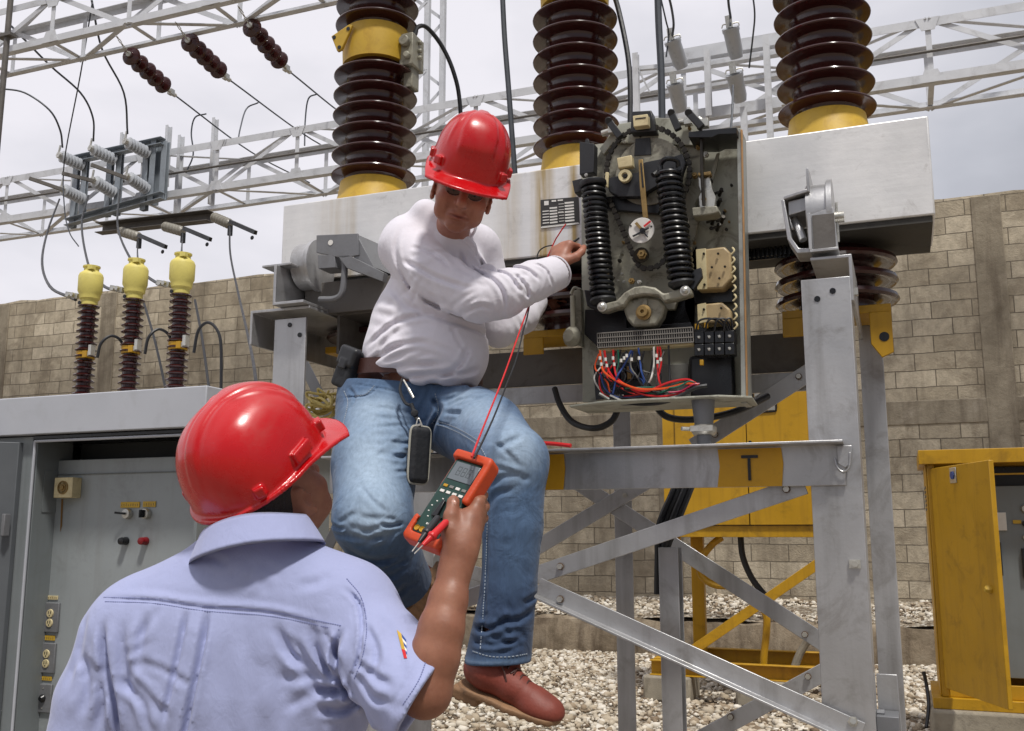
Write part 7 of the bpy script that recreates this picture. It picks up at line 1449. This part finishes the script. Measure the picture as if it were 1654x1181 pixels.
# collar: stand and turned-down leaf around the neck
def collar(c, tilt, r0, r1, h, name, a0=0, a1=360, lift=0):
    n = 48; v = []; f = []; Rt = rot3(*tilt)
    for i in range(n + 1):
        a = math.radians(a0 + (a1 - a0) * i / n); w_ = .004 * math.sin(a * 3)
        for (r, z) in ((r0, 0), (r0 + .004, .003), (r1 + .003, -h), (r1, -h - .001)):
            v.append(Rt @ np.array([r * 1.0 * math.cos(a), r * .92 * math.sin(a), z + w_ * (1 if z == 0 else .5) + lift * math.cos(a)]) + c)
    for i in range(n):
        for k_ in range(4): f.append((i * 4 + k_, (i + 1) * 4 + k_, (i + 1) * 4 + (k_ + 1) % 4, i * 4 + (k_ + 1) % 4))
    f += [(0, 1, 2, 3), (n * 4, n * 4 + 3, n * 4 + 2, n * 4 + 1)]; mb = MB(); mb.add(v, f); o = obj(name, mb, M_SHIRT, fm, ang=60); m = o.modifiers.new('s', 'SUBSURF'); m.levels = m.render_levels = 1; return o
collar(P(412, 844, 1.87), (0, -8, -10), .092, .124, .062, 'collar', 105, 435)
jn2 = Solid(); jn2.ell(P(385, 1500, 1.9), (.19, .14, .12), .05); jn2.cap(P(385, 1440, 1.9), P(385, 1500, 1.9), .13, .15, .05)
for x in (300, 470): jn2.chain([(P(x, 1510, 1.9), .115), (np.array([P(x, 1480, 1.9)[0], 1.88, .48]), .085), (np.array([P(x, 1480, 1.9)[0], 1.92, .06]), .082)], .04)
solid_obj('trousers', jn2, .009, mat_cloth('navy_cotton', rgb(44, 50, 70), .1), fm)
for x in (300, 470):
    c = P(x, 1480, 1.9); q = Solid(rot3(0), np.array([c[0], 1.93, .03])); q.chain([((0, -.05, .05), .045), ((0, .04, .03), .045), ((0, .13, .01), .040)], .03); q.plane((0, 0, -.028), (0, 0, -1)); solid_obj('boot', q, .007, M_BLK2, fm)
# woven patch on the sleeve
bpy.context.view_layer.update()
M_SEAM = paint('blue_thread', rgb(118, 124, 168), .8, 0, .1, 40, .1)
for px in (((168, 965), (250, 968), (330, 980), (440, 989), (552, 1011)), ((170, 972), (250, 975), (330, 987), (440, 996), (550, 1018)), ((560, 935), (583, 965), (592, 1010), (586, 1060), (572, 1098)), ((690, 1062), (676, 1100), (650, 1140))):
    stitch(px, .004, .0002, .0008, fm, sh2, M_SEAM)
cols_ = [M_YELP, M_RED, M_WHITE, M_BLUE]
mb_ = [MB() for _ in cols_]; k_ = 0
def patch_quad(mb, quad, off=.0012):
    pts = []
    for u, v in quad: q, n_ = project(u, v, sh2); pts.append(q + n_ * off)
    mb.add(pts, [(0, 1, 2, 3)])
for i in range(6):
    t0, t1 = i / 6, (i + 1) / 6
    def row(t): return (641 + 12 * t, 1018 + 46 * t), (648 + 10 * t, 1024 + 40 * t), (656 + 2 * t, 1034 + 30 * t)
    a, b_ = row(t0), row(t1)
    patch_quad(mb_[0 if i < 4 else 1], (a[0], a[1], b_[1], b_[0])); patch_quad(mb_[2 if i % 2 else 3], (a[1], a[2], b_[2], b_[1]))
pm = None
for m_, mat_ in zip(mb_, cols_):
    if m_.v: obj('sleeve_patch', m_, mat_, fm, smooth=False)

# ------------------------------------------------------------------ multimeter in the raised hand
mt = thing('multimeter', 'green and orange digital multimeter held up in the raised hand, red and black leads attached', 'multimeter', MC - mz * .09, fr='W')
MR = np.stack([mx, -mn, mz], 1)      # local x right, y away from the viewer, z up
def ml(x, y, z): return MR @ np.array([x, y, z]) + MC
hs = Solid(MR, MC); hs.box((0, .014, 0), (.042, .020, .095), .014, 0); hs.box((.036, .004, .045), (.011, .018, .048), .006, .004); hs.box((-.036, .006, -.070), (.010, .017, .024), .006, .004); hs.box((.036, .006, -.072), (.010, .017, .022), .006, .004); hs.box((0, .004, .088), (.044, .018, .010), .006, .004); hs.box((0, .006, -.088), (.042, .016, .010), .006, .004)
hs.box((0, -.016, 0), (.033, .016, .080), .003, .002, 's'); hs.box((0, .004, -.02), (.0405, .012, .040), .004, .002, 's'); solid_obj('holster', hs, .0022, paint('orange_rubber_holster', rgb(196, 66, 20), .5, 0, .06, 20, .1), mt, rx=1)
hs = Solid(MR, MC); hs.box((0, .006, 0), (.0375, .013, .084), .008, 0); M_MG = paint('dark_green_case', rgb(20, 58, 50), .4, 0, .08, 20, .05); cs = solid_obj('case', hs, .0022, M_MG, mt, rx=1)
def mrect(x0, x1, z0, z1, y, t, name, mat, par, bev=.0006): mb = MB(); mb.add([ml(x, yy_, z) for yy_ in (y, y + t) for x, z in ((x0, z0), (x1, z0), (x1, z1), (x0, z1))], [(0, 1, 2, 3), (7, 6, 5, 4), (0, 4, 5, 1), (1, 5, 6, 2), (2, 6, 7, 3), (3, 7, 4, 0)]); return obj(name, mb, mat, par, bevel=bev)
sc_ = mrect(-.028, .028, .036, .074, -.0085, .003, 'screen', paint('lcd_grey', rgb(104, 112, 118), .18, 0, .05, 10, 0), mt)
M_LCD = paint('lcd_digit', rgb(84, 92, 96), .3, 0, .05, 10, 0)
for i in range(3):
    x = -.012 + i * .012
    for (a0, a1, b0, b1) in ((-.003, .003, .064, .0655), (-.003, .003, .0555, .057), (-.003, .003, .047, .0485), (.003, .0042, .047, .0655), (-.0042, -.003, .047, .0655)): mrect(x + a0, x + a1, b0, b1, -.0089, .0003, 'digit', M_LCD, sc_, 0)
for r_ in range(2):
    for i in range(4): mrect(-.026 + i * .0145, -.0165 + i * .0145, .019 - r_ * .012, .0245 - r_ * .012, -.0088, .003, 'button', M_YEL if (i == 0 and r_ == 0) else M_WHITE if i % 2 == 0 or r_ else M_GREY, mt)
mb = MB(); c = ml(.002, -.007, -.028); mb.lathe([(0, 0), (.019, 0), (.018, .004), (0, .005)], c, mn, 24); kn = obj('dial', mb, paint('dark_dial', rgb(22, 44, 40), .4, 0, .1, 20, .1), mt)
mb = MB(); mb.add([ml(x, y, z) for y in (-.018, -.011) for x, z in ((-.004, -.045), (.008, -.043), (.005, -.010), (-.001, -.010))], [(0, 1, 2, 3), (7, 6, 5, 4), (0, 4, 5, 1), (1, 5, 6, 2), (2, 6, 7, 3), (3, 7, 4, 0)]); obj('grip', mb, M_BLK2, kn, bevel=.001)
for a in np.linspace(-40, 220, 11):
    x, z = .002 + .026 * math.cos(math.radians(a)), -.028 + .026 * math.sin(math.radians(a)); mrect(x - .0016, x + .0016, z - .001, z + .001, -.0078, .001, 'dial_mark', M_WHITE, mt, 0)
for i in range(4): mrect(-.012 + i * .0045, -.009 + i * .0045, -.060, -.0565, -.0078, .001, 'case_mark', M_WHITE, mt, 0)
for x, m_ in ((-.024, M_YEL), (-.012, M_YEL), (.004, M_RED), (.018, M_BLACK)):
    mb = MB(); mb.lathe([(0, .001), (.0035, .001), (.0055, .003), (.0055, 0), (0, 0)], ml(x, -.0068, -.072), mn, 14); obj('socket', mb, m_, mt)
# probes clamped across the lower end
g = 'test probes resting on the meter'
for (a, b_, m_, lab) in (((700, 846, 1.735), (668, 888, 1.70), M_BLACK, 'black test probe lying across the lower end of the meter'), ((712, 852, 1.725), (672, 892, 1.69), M_RED, 'red test probe lying across the lower end of the meter')):
    pr = thing('test_probe', lab, 'probe', P(*b_), g, 'W'); a, b_ = P(*a), P(*b_); d = unit(b_ - a); L_p = np.linalg.norm(b_ - a)
    mb = MB(); mb.lathe([(0, 0), (.0035, 0), (.0062, .004), (.0068, L_p * .55), (.0090, L_p * .60), (.0085, L_p * .66), (.006, L_p * .7), (.0035, L_p)], a - d * .018, d, 14); obj('handle', mb, m_, pr)
    mb = MB(); mb.cyl(b_ - d * .018, b_ + d * .004, .0012, n=8); obj('tip', mb, M_ZINC, pr)
def lead(px, m_, lab): mb = MB(); mb.tube([P(*q) for q in px], .0022, 8); tag(obj('test_lead', mb, m_, org=P(*px[0]), fr='W'), lab, 'test lead', 'test leads between meter and mechanism')
lead([(762, 738, 1.76), (772, 712, 1.9), (788, 672, 2.15), (812, 612, 2.4), (830, 562, 2.58), (843, 525, 2.70), (852, 500, 2.85), (866, 460, 3.0), (893, 396, 3.02), (903, 378, 3.0), (914, 362, 2.99)], M_RED, 'red test lead rising from the meter past the white sleeve to the hand')
lead([(766, 740, 1.76), (782, 708, 1.95), (800, 668, 2.2), (818, 622, 2.42), (834, 580, 2.58), (845, 535, 2.70), (853, 505, 2.85), (862, 450, 3.0), (868, 412, 3.04), (878, 400, 3.04), (893, 396, 3.02)], M_BLACK, 'black test lead running beside the red one up to the hand')
mb = MB(); mb.lathe([(0, 0), (.004, 0), (.005, .05), (.003, .09), (0, .09)], P(905, 405, 2.98), P(935, 385, 3.02) - P(905, 405, 2.98), 10); tag(obj('test_probe', mb, M_BLACK, org=P(905, 405, 2.98), fr='W'), 'dark probe gripped in the seated hand beside the left coil spring', 'probe')
